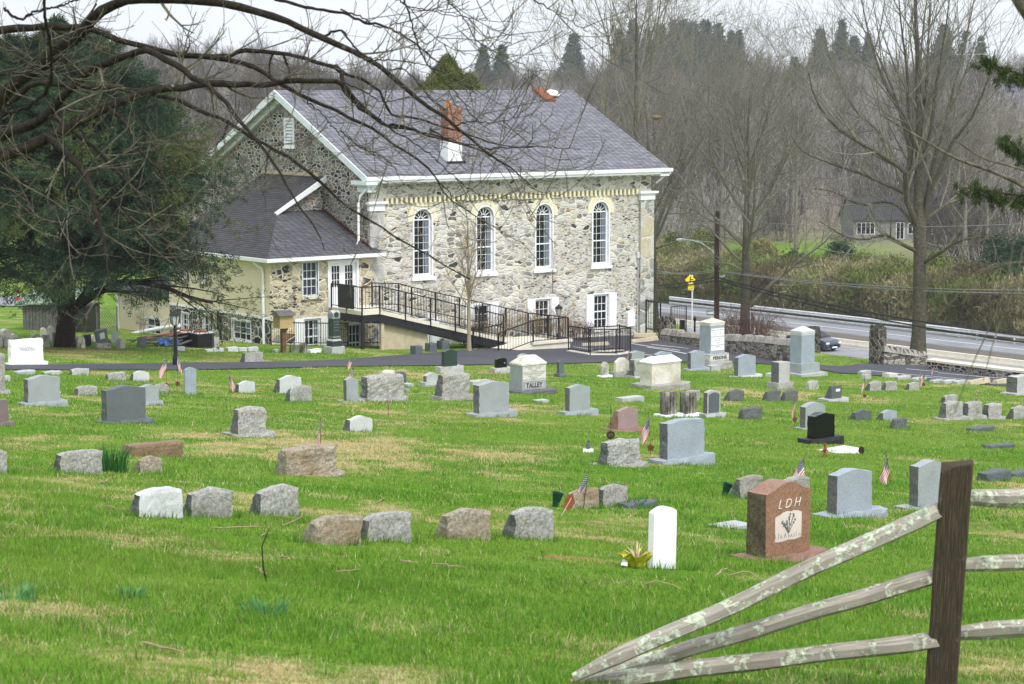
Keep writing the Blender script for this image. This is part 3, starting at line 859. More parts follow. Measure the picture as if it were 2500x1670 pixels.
# chimney with its pale base
ch = CB().box((4.8, 0.42, -4.2), (5.62, 1.05, -2.55)).build('chimney', M['white'], roof)
CB().box((4.83, 0.45, -2.55), (5.59, 1.02, -1.12)).box((4.79, 0.41, -1.25), (5.63, 1.06, -1.0)).build('chimney_stack', M['brick'], roof)
CB().lathe((5.0, 0.62, 0), [(0.13, -1.0), (0.15, -0.86), (0.12, -0.72), (0.02, -0.66)], 12).build('chimney_pot', M['terracotta'], roof)
CB().box((4.7, 0.28, roofz(0.28) - 0.03), (5.75, 0.42, roofz(0.28) + 0.12)).build('chimney_flashing', M['dark'], roof)
# brown hatch and white dish near the ridge
m = CB(); zt = lambda y, h: roofz(y) + h
m.add([(15.0, 5.78, zt(5.78, 0.02)), (15.66, 5.78, zt(5.78, 0.02)), (15.66, 6.9, zt(6.9, 0.02)), (15.0, 6.9, zt(6.9, 0.02)), (15.0, 5.78, zt(5.78, 0.16)), (15.66, 5.78, zt(5.78, 0.16)), (15.66, 6.9, zt(6.9, 0.16)), (15.0, 6.9, zt(6.9, 0.16))],
      [(0, 3, 2, 1), (4, 5, 6, 7), (0, 1, 5, 4), (1, 2, 6, 5), (2, 3, 7, 6), (3, 0, 4, 7)])
m.build('roof_hatch', M['rust'], roof)
tilt = Matrix.Rotation(-math.atan(SL) * -0.75, 3, 'X')
vs = []
mm = MB(); mm.lathe((0, 0, 0), [(0.36, 0.0), (0.35, 0.07), (0.26, 0.16), (0.1, 0.2), (0.01, 0.21)], 20)
m = CB(lambda p: tuple(tilt @ Vector(p) + Vector((16.0, 6.45, roofz(6.45) + 0.06)))); m.add(mm.v, mm.f); m.build('roof_dome', M['white'], roof, smooth=True)

# eaves: gutter, fascia, soffit, brackets
m = CB(); m.box((-0.5, -0.62, -4.30), (17.72, -0.2, -4.2)); m.box((-0.5, -0.25, -4.42), (17.4, -0.003, -4.30)); cornice = m.build('cornice', M['trim'], church)
m = CB(); m.box((-0.62, -0.78, -4.22), (17.86, -0.62, -4.06)); m.box((-0.55, -0.70, -4.34), (17.8, -0.6, -4.22)); m.build('gutter', M['white'], church)
for i in range(33): CB().box((0.28 + i * 0.53, -0.47, -4.42), (0.42 + i * 0.53, -0.25, -4.302)).build('cornice_bracket', M['white'], cornice)
# rake boards of the gable
for s in (0, 1):
    m = CB()
    ya, yb = (-0.62, 7.0) if s == 0 else (14.6, 7.0)
    za, zb = roofz(-0.62), roofz(7.0)
    m.add([(-0.56, ya, za + 0.02), (-0.56, yb, zb + 0.02), (-0.56, yb, zb - 0.34), (-0.56, ya, za - 0.30), (-0.50, ya, za + 0.02), (-0.50, yb, zb + 0.02), (-0.50, yb, zb - 0.34), (-0.50, ya, za - 0.30)],
          [(0, 1, 2, 3), (7, 6, 5, 4), (0, 4, 5, 1), (1, 5, 6, 2), (2, 6, 7, 3), (3, 7, 4, 0)])
    m.add([(-0.50, ya, za - 0.12), (-0.50, yb, zb - 0.12), (-0.003, yb, zb - 0.12), (-0.003, ya, za - 0.12), (-0.50, ya, za - 0.17), (-0.50, yb, zb - 0.17), (-0.003, yb, zb - 0.17), (-0.003, ya, za - 0.17)],
          [(0, 1, 2, 3), (7, 6, 5, 4), (0, 4, 5, 1), (1, 5, 6, 2), (2, 6, 7, 3), (3, 7, 4, 0)])
    m.add([(-0.22, ya, za - 0.17), (-0.22, yb, zb - 0.17), (-0.004, yb, zb - 0.17), (-0.004, ya, za - 0.17), (-0.22, ya, za - 0.5), (-0.22, yb, zb - 0.55), (-0.004, yb, zb - 0.55), (-0.004, ya, za - 0.5)],
          [(0, 1, 2, 3), (7, 6, 5, 4), (0, 4, 5, 1), (1, 5, 6, 2), (2, 6, 7, 3), (3, 7, 4, 0)])
    m.build('rake_board', M['trim'], church)
# cornice returns at the gable foot
for (ya, yb) in ((-0.75, 0.5), (13.5, 14.7)):
    m = CB(); m.box((-0.62, ya, -4.42), (-0.002, yb, -4.24)); m.box((-0.4, ya + 0.2, -4.75), (-0.002, yb - 0.2, -4.42)); m.box((-0.5, ya + 0.1, -4.5), (-0.002, yb - 0.1, -4.43)); m.build('cornice_return', M['trim'], church)
m = CB(); m.box((17.102, -0.7, -4.44), (17.7, 0.3, -4.26)); m.build('cornice_return', M['trim'], church)
# corner pilasters
m = CB(); m.box((16.28, -0.16, -13.0), (17.16, -0.002, -5.62)); m.build('pilaster', M['stone_quoin'], church)
m = CB(); m.box((0.0, -0.14, -13.0), (0.72, -0.002, -5.62)); m.build('pilaster', M['stone_quoin'], church)
for (a, b) in ((16.24, 17.2), (-0.06, 0.78)):
    m = CB(); m.box((a, -0.2, -5.62), (b, -0.003, -5.32)); m.box((a - 0.12, -0.32, -5.3), (b + 0.12, -0.003, -5.2)); m.box((a - 0.05, -0.26, -5.34), (b + 0.05, -0.003, -5.28)); m.build('pilaster_cap', M['white'], church)
# dentil course of cream brick
m = CB(); m.box((0.85, -0.03, -5.36), (16.2, -0.002, -5.33))
i = 0
while 0.9 + i * 0.27 < 16.1:
    x = 0.9 + i * 0.27; m.box((x, -0.12, -5.33), (x + 0.13, -0.003, -5.06 + 0.0)); i += 1
m.build('dentil_course', M['cream'], church)
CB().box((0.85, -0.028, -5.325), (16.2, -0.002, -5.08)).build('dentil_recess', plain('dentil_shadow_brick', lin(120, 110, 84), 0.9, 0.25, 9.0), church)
# louvre in the gable
m = CB(left(0)); m.box((-7.0, -0.15, -2.85), (-6.1, 0.03, -2.72)); m.box((-7.0, -0.15, -1.62), (-6.1, 0.03, -1.5)); m.box((-7.0, -0.15, -2.72), (-6.88, 0.03, -1.62)); m.box((-6.22, -0.15, -2.72), (-6.1, 0.03, -1.62)); m.box((-7.08, -0.02, -2.95), (-6.02, 0.08, -2.85))
lv = m.build('louvre', M['white'], church)
m = CB(left(0))
for i in range(7):
    z = -2.70 + i * 0.155
    m.add([(-6.88, 0.0, z), (-6.22, 0.0, z), (-6.22, -0.13, z + 0.14), (-6.88, -0.13, z + 0.14), (-6.88, 0.0, z + 0.03), (-6.22, 0.0, z + 0.03), (-6.22, -0.13, z + 0.17), (-6.88, -0.13, z + 0.17)],
          [(0, 1, 2, 3), (7, 6, 5, 4), (0, 4, 5, 1), (1, 5, 6, 2), (2, 6, 7, 3), (3, 7, 4, 0)])
m.build('louvre_slats', M['white'], lv)
CB(left(0)).box((-6.88, -0.19, -2.72), (-6.22, -0.16, -1.62)).build('louvre_back', M['dark'], lv)

# --- windows
def ring(m, outer, inner, n0, n1):
    k = len(outer)
    vs = [(a, n0, b) for a, b in outer] + [(a, n0, b) for a, b in inner] + [(a, n1, b) for a, b in outer] + [(a, n1, b) for a, b in inner]
    fs = []
    for i in range(k):
        j = (i + 1) % k
        fs += [(i, j, k + j, k + i), (2 * k + i, 3 * k + i, 3 * k + j, 2 * k + j), (i, 2 * k + i, 2 * k + j, j), (k + i, k + j, 3 * k + j, 3 * k + i)]
    m.add(vs, fs)
def arched_window(T, xc, parent, lab=None):
    wo = AW + 0.0; wi = AW - 0.16
    m = CB(T)
    ring(m, arch(xc, wo - 0.004, AZ0 + 0.002, AZS), arch(xc, wi, AZ0 + 0.1, AZS), -0.17, -0.10)
    ring(m, arch(xc, wo + 0.14, AZ0 - 0.06, AZS), arch(xc, wo - 0.02, AZ0, AZS), -0.02, 0.035)
    m.box((xc + wo / 2 - 0.012, -0.26, AZ0), (xc + wo / 2 - 0.003, -0.01, AZS)); m.box((xc - wo / 2 + 0.003, -0.26, AZ0), (xc - wo / 2 + 0.012, -0.01, AZS))
    w_ = m.build('window', M['white'], parent)
    m = CB(T)
    m.add([(a, -0.18, b) for a, b in arch(xc, wo - 0.02, AZ0 + 0.01, AZS)], [tuple(range(len(arch(xc, 1, 0, 1))))])
    m.build('pane', M['glass'], w_)
    m = CB(T)
    a0, a1 = xc - wi / 2, xc + wi / 2; z0 = AZ0 + 0.1
    for k in (1, 2): m.box((a0 + wi * k / 3 - 0.008, -0.172, z0), (a0 + wi * k / 3 + 0.008, -0.155, AZS))
    rows = 7
    for k in range(1, rows + 1):
        z = z0 + (AZS - z0) * k / rows; h = 0.028 if k == 3 or k == rows else 0.008
        m.box((a0, -0.174, z - h), (a1, -0.13 if h > 0.02 else -0.156, z + h))
    R = wi / 2
    for k in range(1, 6):
        a = math.pi * k / 6
        m.bar((xc + 0.12 * math.cos(a), -0.158, AZS + 0.12 * math.sin(a)), (xc + R * math.cos(a), -0.158, AZS + R * math.sin(a)), 0.026, 0.03, up=(0, 1, 0))
    ring(m, [(xc + 0.14 * math.cos(t * math.pi / 8), AZS + 0.14 * math.sin(t * math.pi / 8)) for t in range(9)], [(xc + 0.115 * math.cos(t * math.pi / 8), AZS + 0.115 * math.sin(t * math.pi / 8)) for t in range(9)], -0.172, -0.14)
    m.build('muntins', M['white'], w_)
    CB(T).box((a1 - wi * 0.24, -0.1795, z0), (a1 - 0.01, -0.176, AZS - 0.02)).build('curtain', M['curtain'], w_)
    CB(T).box((xc - 0.68, -0.02, AZ0 - 0.2), (xc + 0.68, 0.12, AZ0 - 0.06)).build('sill', M['white'], w_)
    # cream brick arch over the head
    m = CB(T)
    o_ = []; i_ = []
    for k in range(15):
        a = -0.12 + (math.pi + 0.24) * k / 14
        o_.append((xc + 0.86 * math.cos(a), AZS + 0.02 + 0.86 * math.sin(a))); i_.append((xc + 0.585 * math.cos(a), AZS + 0.02 + 0.585 * math.sin(a)))
    vs = [(a, 0.022, b) for a, b in o_] + [(a, 0.022, b) for a, b in i_] + [(a, -0.01, b) for a, b in o_] + [(a, -0.01, b) for a, b in i_]
    fs = [(i, i + 1, 15 + i + 1, 15 + i) for i in range(14)] + [(i, 30 + i, 30 + i + 1, i + 1) for i in range(14)] + [(15 + i, 16 + i, 46 + i, 45 + i) for i in range(14)]
    m.add(vs, fs); m.build('brick_arch', M['cream'], w_)
for x in AX: arched_window(front(0), x, church)

def sash_window(T, a, b, z0, z1, parent, cols=3, rows=4, glass='glass', shutters=None, depth=0.12, sill=True, casing=0.09, curt=False, frame='white', meeting=True):
    m = CB(T)
    ring(m, rect(a + 0.003, b - 0.003, z0 + 0.003, z1 - 0.003), rect(a + casing, b - casing, z0 + casing, z1 - casing), -depth - 0.02, -depth + 0.05)
    ring(m, rect(a - 0.05, b + 0.05, z0 - 0.02, z1 + 0.07), rect(a, b, z0, z1), -0.03, 0.02)
    w_ = m.build('window', M[frame], parent)
    CB(T).add([(a + 0.01, -depth - 0.03, z0 + 0.01), (b - 0.01, -depth - 0.03, z0 + 0.01), (b - 0.01, -depth - 0.03, z1 - 0.01), (a + 0.01, -depth - 0.03, z1 - 0.01)], [(0, 1, 2, 3)]).build('pane', M[glass], w_)
    m = CB(T); ia, ib, iz0, iz1 = a + casing, b - casing, z0 + casing, z1 - casing
    for k in range(1, cols): x = ia + (ib - ia) * k / cols; m.box((x - 0.013, -depth - 0.02, iz0), (x + 0.013, -depth + 0.012, iz1))
    for k in range(1, rows):
        z = iz0 + (iz1 - iz0) * k / rows; h = 0.03 if (meeting and k == rows // 2) else 0.013
        m.box((ia, -depth - 0.022, z - h), (ib, -depth + 0.01 + (0.01 if h > 0.02 else 0), z + h))
    m.build('muntins', M[frame], w_)
    if sill: CB(T).box((a - 0.08, -0.02, z0 - 0.14), (b + 0.08, 0.09, z0 - 0.022)).build('sill', M['concrete'], w_)
    if curt:
        m = CB(T); m.box((ia, -depth - 0.028, iz0 + (iz1 - iz0) * 0.35), (ia + (ib - ia) * 0.36, -depth - 0.024, iz1)); m.box((ib - (ib - ia) * 0.36, -depth - 0.028, iz0 + (iz1 - iz0) * 0.35), (ib, -depth - 0.024, iz1)); m.build('curtain', M['curtain'], w_)
    if shutters:
        for (sa, sb) in shutters:
            m = CB(T); m.box((sa, 0.004, z0 - 0.06), (sb, 0.045, z1 + 0.05))
            m.box((sa + 0.06, 0.045, z0 + 0.02), (sb - 0.06, 0.052, (z0 + z1) / 2 - 0.05)); m.box((sa + 0.06, 0.045, (z0 + z1) / 2 + 0.05), (sb - 0.06, 0.052, z1 - 0.02))
            m.build('shutter', M['white'], parent)
    return w_
for x, z0, z1 in BX:
    sash_window(front(0), x - BW / 2, x + BW / 2, z0, z1, church, shutters=[(x - BW / 2 - 0.5, x - BW / 2 - 0.06), (x + BW / 2 + 0.06, x + BW / 2 + 0.5)], rows=4)
# downspouts
m = CB(); m.tube([(-0.2, -0.62, -4.3), (-0.35, -0.5, -4.5), (-0.55, -0.12, -4.95), (-0.62, -0.1, -5.3), (-0.62, -0.1, -6.9), (-0.8, -0.2, -7.1)], 0.055, 8); m.build('downspout', M['white'], church)
m = CB(); m.tube([(17.6, -0.66, -4.25), (17.45, -0.5, -4.5), (17.2, -0.25, -4.8)], 0.05, 8); m.build('downspout', M['white'], church)
m = CB(); m.tube([(16.2, -0.06, -8.3), (16.2, -0.06, -12.3)], 0.025, 6); m.box((16.12, -0.12, -8.5), (16.26, -0.01, -8.2)); m.build('conduit', M['galv'], church)
m = CB(); m.box((15.5, -0.12, -11.9), (15.95, -0.004, -11.2)); m.build('meter_box', M['white'], church)

# ---------------------------------------------------------------- annex in front of the gable
XA, YF = -5.45, -0.3
hA = [rect(-3.74, -2.96, -9.26, -7.74), rect(-2.43, -0.76, -9.84, -7.74), rect(-3.72, -2.83, -11.9, -10.28), rect(-1.35, -0.6, -12.0, -10.66)]
holed(rect(XA, 0.05, -13.2, -7.42), hA, front(YF), 0.2, 'annex_front_wall', M['stone_annex'], church)
CB().box((-5.1, 0.0, -13.0), (-0.02, 8.4, -7.7)).build('annex_interior', M['dark'], church)
ywin = [(-5.72, -5.2, -8.85, -8.0), (-7.65, -7.15, -8.93, -8.05)]
holed(rect(-8.6, -YF, -10.15, -7.42), [rect(a, b, c, d) for a, b, c, d in ywin], left(XA), 0.15, 'annex_stucco_wall', M['stucco'], church)
bwin = [(-2.97, -1.4, -11.32, -10.43), (-5.53, -4.94, -12.2, -10.4), (-7.5, -6.9, -11.6, -10.5)]
holed(rect(-8.6, -YF, -13.2, -10.15), [rect(a, b, c, d) for a, b, c, d in bwin], left(XA + 0.02), 0.2, 'annex_base_wall', M['stone_base'], church)
m = CB(); m.box((XA - 0.05, YF - 0.05, -10.2), (XA + 0.0, 8.6, -10.1)); m.build('white_band', M['white'], church)
CB().add([(XA, 8.6, -13.2), (0, 8.6, -13.2), (0, 8.6, -7.42), (XA, 8.6, -7.42)], [(0, 1, 2, 3)]).build('annex_rear_wall', M['stucco'], church)
for a, b, c, d in ywin: sash_window(left(XA), a, b, c, d, church, cols=2, rows=2, depth=0.08, casing=0.05)
# three-light basement window
a, b, c, d = bwin[0]; sash_window(left(XA + 0.02), a, b, c, d, church, cols=3, rows=3, depth=0.09, casing=0.06, meeting=False, curt=True)
for q in bwin[1:]: sash_window(left(XA + 0.02), *q, church, cols=2, rows=4, depth=0.09, casing=0.06, sill=False)
# low rear wing
holed(rect(-13.6, -8.602, -13.4, -9.9), [rect(-10.8, -9.5, -11.75, -10.98)], left(XA), 0.12, 'wing_wall', M['stucco'], church)
sash_window(left(XA), -10.8, -9.5, -11.75, -10.98, church, cols=2, rows=2, depth=0.07, casing=0.06)
CB().box((XA - 0.06, 13.5, -12.9), (XA + 0.3, 13.68, -9.9)).build('corner_board', M['white'], church)
CB().add([(XA, 13.6, -13.4), (0, 13.6, -13.4), (0, 13.6, -9.5), (XA, 13.6, -9.9)], [(0, 1, 2, 3)]).build('wing_end_wall', M['stucco'], church)
CB().add([(XA - 0.3, 8.6, -9.95), (XA - 0.3, 13.9, -9.95), (-0.0, 13.9, -8.8), (0.0, 8.6, -8.8), (XA - 0.3, 8.6, -9.87), (XA - 0.3, 13.9, -9.87), (0, 13.9, -8.72), (0, 8.6, -8.72)], [(0, 3, 2, 1), (4, 5, 6, 7), (0, 1, 5, 4), (1, 2, 6, 5), (2, 3, 7, 6), (3, 0, 4, 7)]).build('wing_roof', M['shingle_dark'], church)
# front windows and double door
sash_window(front(YF), -3.74, -2.96, -9.26, -7.74, church, cols=3, rows=4, glass='screen', casing=0.05, frame='trim')
sash_window(front(YF), -3.72, -2.83, -11.9, -10.28, church, cols=3, rows=4, curt=True, shutters=[(-4.2, -3.76), (-2.79, -2.3)], sill=False)
sash_window(front(YF), -1.35, -0.6, -12.0, -10.66, church, cols=3, rows=3, sill=False)
m = CB(front(YF)); ring(m, rect(-2.427, -0.763, -9.838, -7.743), rect(-2.31, -0.88, -9.83, -7.86), -0.16, 0.02)
dr = m.build('door', M['white'], church)
for s in (0, 1):
    a = -2.31 + s * 0.718; b = a + 0.712
    m = CB(front(YF)); ring(m, rect(a, b, -9.83, -7.865), rect(a + 0.15, b - 0.15, -8.95, -8.0), -0.14, -0.09); m.box((a + 0.15, -0.13, -9.7), (b - 0.15, -0.1, -8.95))
    lf = m.build('door_leaf', M['white'], dr)
    CB(front(YF)).add([(a + 0.14, -0.125, -8.96), (b - 0.14, -0.125, -8.96), (b - 0.14, -0.125, -7.99), (a + 0.14, -0.125, -7.99)], [(0, 1, 2, 3)]).build('door_glass', M['glass'], dr)
    m = CB(front(YF))
    for k in (1, 2): x = a + 0.15 + (b - a - 0.3) * k / 3; m.box((x - 0.012, -0.123, -8.95), (x + 0.012, -0.1, -8.0))
    for k in (1, 2): z = -8.95 + 0.95 * k / 3; m.box((a + 0.15, -0.124, z - 0.012), (b - 0.15, -0.101, z + 0.012))
    m.build('door_muntins', M['white'], dr)
CB(front(YF)).box((-1.64, -0.09, -9.02), (-1.52, -0.05, -8.97)).build('door_handle', M['bronze'], dr)
# annex roofs
ZE = -7.46; XE = -5.78; YE = -0.66
S_ = lambda x: -4.17 + 0.574 * x
F_ = lambda y: ZE + (y - YE) * (5.72 - 7.40 + 0.0) / (3.7 - YE) * -1
hx, hy = -2.72, 3.70; hz = S_(hx)
m = CB()
m.add([(XE, YE, S_(XE)), (hx, hy, hz), (0.0, hy - 0.0, S_(0)), (0.0, 8.9, S_(0)), (XE, 8.9, S_(XE)), (hx, hy - 0.25, hz), (0, hy - 0.25, S_(0))], [(0, 5, 1, 4), (1, 2, 3, 4), (5, 6, 2, 1)])
m.build('annex_roof', M['shingle_dark'], church)
m = CB(); m.add([(XE, YE, S_(XE)), (0.3, YE, S_(XE)), (0.3, -0.002, S_(XE) + (hz - S_(XE)) * (-0.002 - YE) / (hy - YE)), (-0.01, -0.002, S_(XE) + (hz - S_(XE)) * (-0.002 - YE) / (hy - YE)), (-0.003, hy + 0.5, hz + 0.12), (hx, hy, hz)], [(0, 1, 2, 3, 4, 5)])
m.build('porch_roof', M['shingle_annex'], church)
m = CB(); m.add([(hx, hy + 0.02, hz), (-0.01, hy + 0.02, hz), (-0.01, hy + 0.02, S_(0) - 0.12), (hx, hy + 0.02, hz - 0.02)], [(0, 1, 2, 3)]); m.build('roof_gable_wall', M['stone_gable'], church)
m = CB(); m.add([(hx - 0.1, hy - 0.3, hz - 0.02), (0.0, hy - 0.3, S_(0) + 0.04), (0, hy - 0.3, S_(0) - 0.26), (hx - 0.1, hy - 0.3, hz - 0.2), (hx - 0.1, hy - 0.22, hz - 0.02), (0.0, hy - 0.22, S_(0) + 0.04), (0, hy - 0.22, S_(0) - 0.26), (hx - 0.1, hy - 0.22, hz - 0.2)],
      [(0, 1, 2, 3), (7, 6, 5, 4), (0, 4, 5, 1), (1, 5, 6, 2), (2, 6, 7, 3), (3, 7, 4, 0)]); m.build('verge_board', M['white'], church)
sf = (hz - S_(XE)) / (hy - YE)
m = CB(); m.bar((-0.05, -0.3, S_(XE) + sf * (-0.3 - YE) + 0.05), (-0.05, hy + 0.5, S_(XE) + sf * (hy + 0.5 - YE) + 0.06), 0.06, 0.08); m.build('red_flashing', M['redmetal'], church)
m = CB(); m.box((-0.07, 4.0, S_(0) - 0.02), (-0.003, 9.0, S_(0) + 0.12)); m.build('roof_flashing', M['concrete_old'], church)
zg = S_(XE)
m = CB(); m.box((XE - 0.1, YE - 0.1, zg - 0.15), (0.42, YE, zg - 0.0)); m.box((XE - 0.1, YE, zg - 0.15), (XE, 8.9, zg)); m.box((XE, YE, zg - 0.19), (0.3, YF - 0.003, zg - 0.12)); m.box((XE, YF - 0.002, zg - 0.19), (XA - 0.003, 8.8, zg - 0.12))
m.build('annex_gutter', M['white'], church)
m = CB(); m.tube([(XA - 0.32, 0.55, zg - 0.12), (XA - 0.3, 0.5, zg - 0.25), (XA - 0.1, 0.2, zg - 0.5), (XA - 0.08, 0.16, -8.2), (XA - 0.08, 0.16, -11.3), (XA - 0.12, 0.3, -11.42)], 0.06, 8); m.tube([(XA - 0.12, 0.16, -11.43), (XA - 0.3, 4.0, -11.5)], 0.085, 8); m.build('downspout', M['white'], church)
m = CB(); m.tube([(XA - 0.3, 7.2, -11.05), (XA - 0.35, 9.6, -11.45), (XA - 0.8, 12.4, -12.05)], 0.1, 8); m.build('drain_pipe', M['white'], church)
m = CB(); m.tube([(XA - 0.1, 3.95, -10.2), (XA - 0.1, 3.95, -12)], 0.09, 8); m.build('stove_pipe', M['dark'], church)
# ================================================================ ramp to the annex door (switch-back, iron railings)
ramp = thing('access_ramp', loc(0, 0, -12.6), 'pale switchback access ramp with black iron railings rising to the annex door', 'ramp', YAW)
RB = lambda: MB(lambda p: (p[0], p[1], p[2] - ZO))
RSL = (11.62 - 9.80) / (5.8 + 1.5)
def rz(x): return -9.80 - RSL * (x + 1.5)
yF, yB = -3.0, -1.5
zT = rz(5.9)
m = RB()
m.box((-2.46, yF, -9.97), (-1.5, YF - 0.26, -9.80)); m.box((-1.5, yB, -9.97), (-0.4, YF - 0.26, -9.80))
def slab(m, xa, za, xb, zb, y0, y1, t):
    m.add([(xa, y0, za), (xb, y0, zb), (xb, y1, zb), (xa, y1, za), (xa, y0, za - t), (xb, y0, zb - t), (xb, y1, zb - t), (xa, y1, za - t)],
          [(0, 1, 2, 3), (7, 6, 5, 4), (0, 4, 5, 1), (1, 5, 6, 2), (2, 6, 7, 3), (3, 7, 4, 0)])
slab(m, -1.5, -9.80, 5.9, zT, yF, yB, 0.17)
m.build('deck', M['concrete'], ramp)
m = RB(); slab(m, -1.5, -9.98, 5.6, rz(5.6) - 0.18, yF + 0.05, yF + 0.12, 0.36); slab(m, -1.5, -9.98, 5.6, rz(5.6) - 0.18, yB - 0.12, yB - 0.05, 0.36)
m.box((-2.42, yF + 0.05, -10.3), (-1.5, yF + 0.12, -9.975)); m.box((-2.42, yF + 0.05, -10.3), (-2.35, YF - 0.3, -9.975))
m.build('steel_beam', M['dark'], ramp)
m = RB(); m.box((-2.42, yF + 0.04, -12.6), (-2.3, yF + 0.16, -9.98)); m.build('support_post', M['dark'], ramp)
m = RB(); m.box((-1.35, yF + 0.1, -12.6), (-1.2, yF + 0.25, -9.98)); m.build('support_post', M['concrete_old'], ramp)
m = RB(); m.add([(-1.2, yF + 0.3, -12.6), (1.3, yF + 0.3, -12.6), (1.3, yF + 0.3, rz(1.3) - 0.2), (-1.2, yF + 0.3, rz(-1.2) - 0.2), (-1.2, yF + 0.42, -12.6), (1.3, yF + 0.42, -12.6), (1.3, yF + 0.42, rz(1.3) - 0.2), (-1.2, yF + 0.42, rz(-1.2) - 0.2)],
                [(0, 1, 2, 3), (7, 6, 5, 4), (0, 4, 5, 1), (1, 5, 6, 2), (2, 6, 7, 3), (3, 7, 4, 0)]); m.build('support_wall', M['concrete_old'], ramp)
# lower flight and turning landing
zl = -11.72
m = RB(); m.box((5.9, -4.55, -12.9), (8.1, yB, zl)); m.box((5.85, -4.63, zl), (8.2, -4.4, zl + 0.12)); m.build('landing', M['concrete'], ramp)
m = RB(); m.add([(3.9, -4.55, -12.15), (5.9, -4.55, zl), (5.9, yF - 0.02, zl), (3.6, yF - 0.02, -12.1), (3.9, -4.55, -12.9), (5.9, -4.55, -12.9), (5.9, yF - 0.02, -12.9), (3.6, yF - 0.02, -12.9)],
                [(0, 1, 2, 3), (7, 6, 5, 4), (0, 4, 5, 1), (1, 5, 6, 2), (2, 6, 7, 3), (3, 7, 4, 0)]); m.build('lower_flight', M['concrete'], ramp)

def railing(parent, pts, h=1.06, drop=0.12, post_every=1.5, B=RB, post_mat='black', rw=0.05, bal=0.165):
    """iron railing along a polyline of foot points"""
    pts = [Vector(p) for p in pts]
    top = B(); bals = B()
    for a, b in zip(pts[:-1], pts[1:]):
        up = Vector((0, 0, h)); lo = Vector((0, 0, drop))
        top.bar(a + up, b + up, rw, 0.045); top.bar(a + lo, b + lo, 0.04, 0.035)
        L = (b - a).length; n = max(1, int(L / bal))
        for i in range(1, n):
            p = a.lerp(b, i / n); bals.bar(p + lo, p + up, 0.014)
    top.build('rail', M['black'], parent); bals.build('balusters', M['black'], parent)
    for a, b in zip(pts[:-1], pts[1:]):
        L = (b - a).length; n = max(1, round(L / post_every))
        for i in range(n):
            p = a.lerp(b, i / n); B().bar(p - Vector((0, 0, 0.25)), p + Vector((0, 0, h)), 0.055).build('rail_post', M['black'], parent)
    p = pts[-1]; B().bar(p - Vector((0, 0, 0.25)), p + Vector((0, 0, h)), 0.055).build('rail_post', M['black'], parent)
d0 = -9.80
railing(ramp, [(-2.44, YF - 0.3, d0), (-2.44, yF, d0), (-1.5, yF, d0), (5.4, yF, rz(5.4))])
railing(ramp, [(-0.8, yB + 0.1, d0), (0.6, yB + 0.02, d0 - 0.1), (1.3, yB, d0 - 0.3), (8.05, yB, zl + 0.02), (8.05, -4.45, zl + 0.05), (5.95, -4.5, zl + 0.05), (3.95, -4.5, -12.12)])
railing(ramp, [(3.62, yF - 0.06, -12.08), (5.35, yF - 0.06, -11.9)], drop=0.16)
# black mat hung over the landing rail
mm = MB(lambda p: (p[0], p[1], p[2] - ZO)); mm.box((-2.54, -2.46, -9.66), (-2.47, -1.28, -8.70)); mm.box((-2.53, -2.44, -9.74), (-2.475, -1.25, -9.66)); mm.box((-2.54, -2.46, -8.72), (-2.40, -1.28, -8.69))
o = mm.build('black_mat', M['plastic_dark']); o.location = loc(0, 0, ZO); o.rotation_euler = (0, 0, YAW)
tag(o, 'black rubber mat hung over the railing in front of the annex door', 'mat')

# ---------------------------------------------------------------- iron railing round the area beside the parking
def fence_px(name, label, cat, pix, h, post_every=1.6, bal=0.15, lift=0.0, sill=False):
    P = [G(*p) for p in pix]
    t = thing(name, P[0], label, cat)
    B = lambda: MB(lambda q: (q[0] - P[0][0], q[1] - P[0][1], q[2] - P[0][2]))
    pts = []
    for a, b in zip(P[:-1], P[1:]):
        n = max(1, int(np.linalg.norm(b - a) / 2.0))
        for i in range(n): q = a + (b - a) * i / n; pts.append((q[0], q[1], gz(q[0], q[1]) + 0.06))
    pts.append((P[-1][0], P[-1][1], gz(P[-1][0], P[-1][1]) + 0.06))
    railing(t, pts, h, 0.1, post_every, B, bal=bal)
    if sill:
        m = B()
        for a, b in zip(pts[:-1], pts[1:]): m.bar(Vector(a) + Vector((0, 0, -0.06)), Vector(b) + Vector((0, 0, -0.06)), 0.25, 0.16)
        m.build('kerb', M['concrete'], t)
    return t
fence_px('iron_railing', 'black iron railing enclosing the stairwell beside the parking lot, on a pale kerb', 'railing', [(1388, 859), (1441, 868), (1504, 868), (1539, 863), (1512, 858), (1437, 863.5)], 1.12, sill=True)
fence_px('iron_fence', 'low black iron fence in front of the shuttered annex basement window', 'fence', [(662, 843), (690, 846), (806, 846), (850, 845)], 0.98)
fence_px('iron_fence', 'short black iron fence under the ramp landing beside the steel post', 'fence', [(884, 845), (928, 845)], 1.0)

# concrete wheel stops
def wheel_stop(pa, pb, label, h=0.15, w=0.2, mat='concrete_old'):
    A = G(*pa); B = G(*pb); d = B - A; L = np.linalg.norm(d[:2]); a = math.atan2(d[1], d[0])
    m = MB(); m.frustum((-L / 2, -w / 2), (L / 2, w / 2), (-L / 2 + 0.03, -w / 2 + 0.05), (L / 2 - 0.03, w / 2 - 0.05), 0, h)
    o = m.build('wheel_stop', M[mat], bevel=0.015); c = (A + B) / 2; o.location = (c[0], c[1], gz(c[0], c[1]) + 0.01); o.rotation_euler = (0, 0, a)
    return tag(o, label, 'wheel stop', 'concrete wheel stops')
wheel_stop((1420, 846), (1486, 844), 'concrete wheel stop behind the black railing, middle of the parking lot', 0.17)
wheel_stop((1541, 838), (1605, 832), 'long concrete wheel stop by the right corner of the church', 0.2)
wheel_stop((1546, 824), (1602, 824), 'flat concrete step block at the foot of the church corner', 0.2, 0.5)
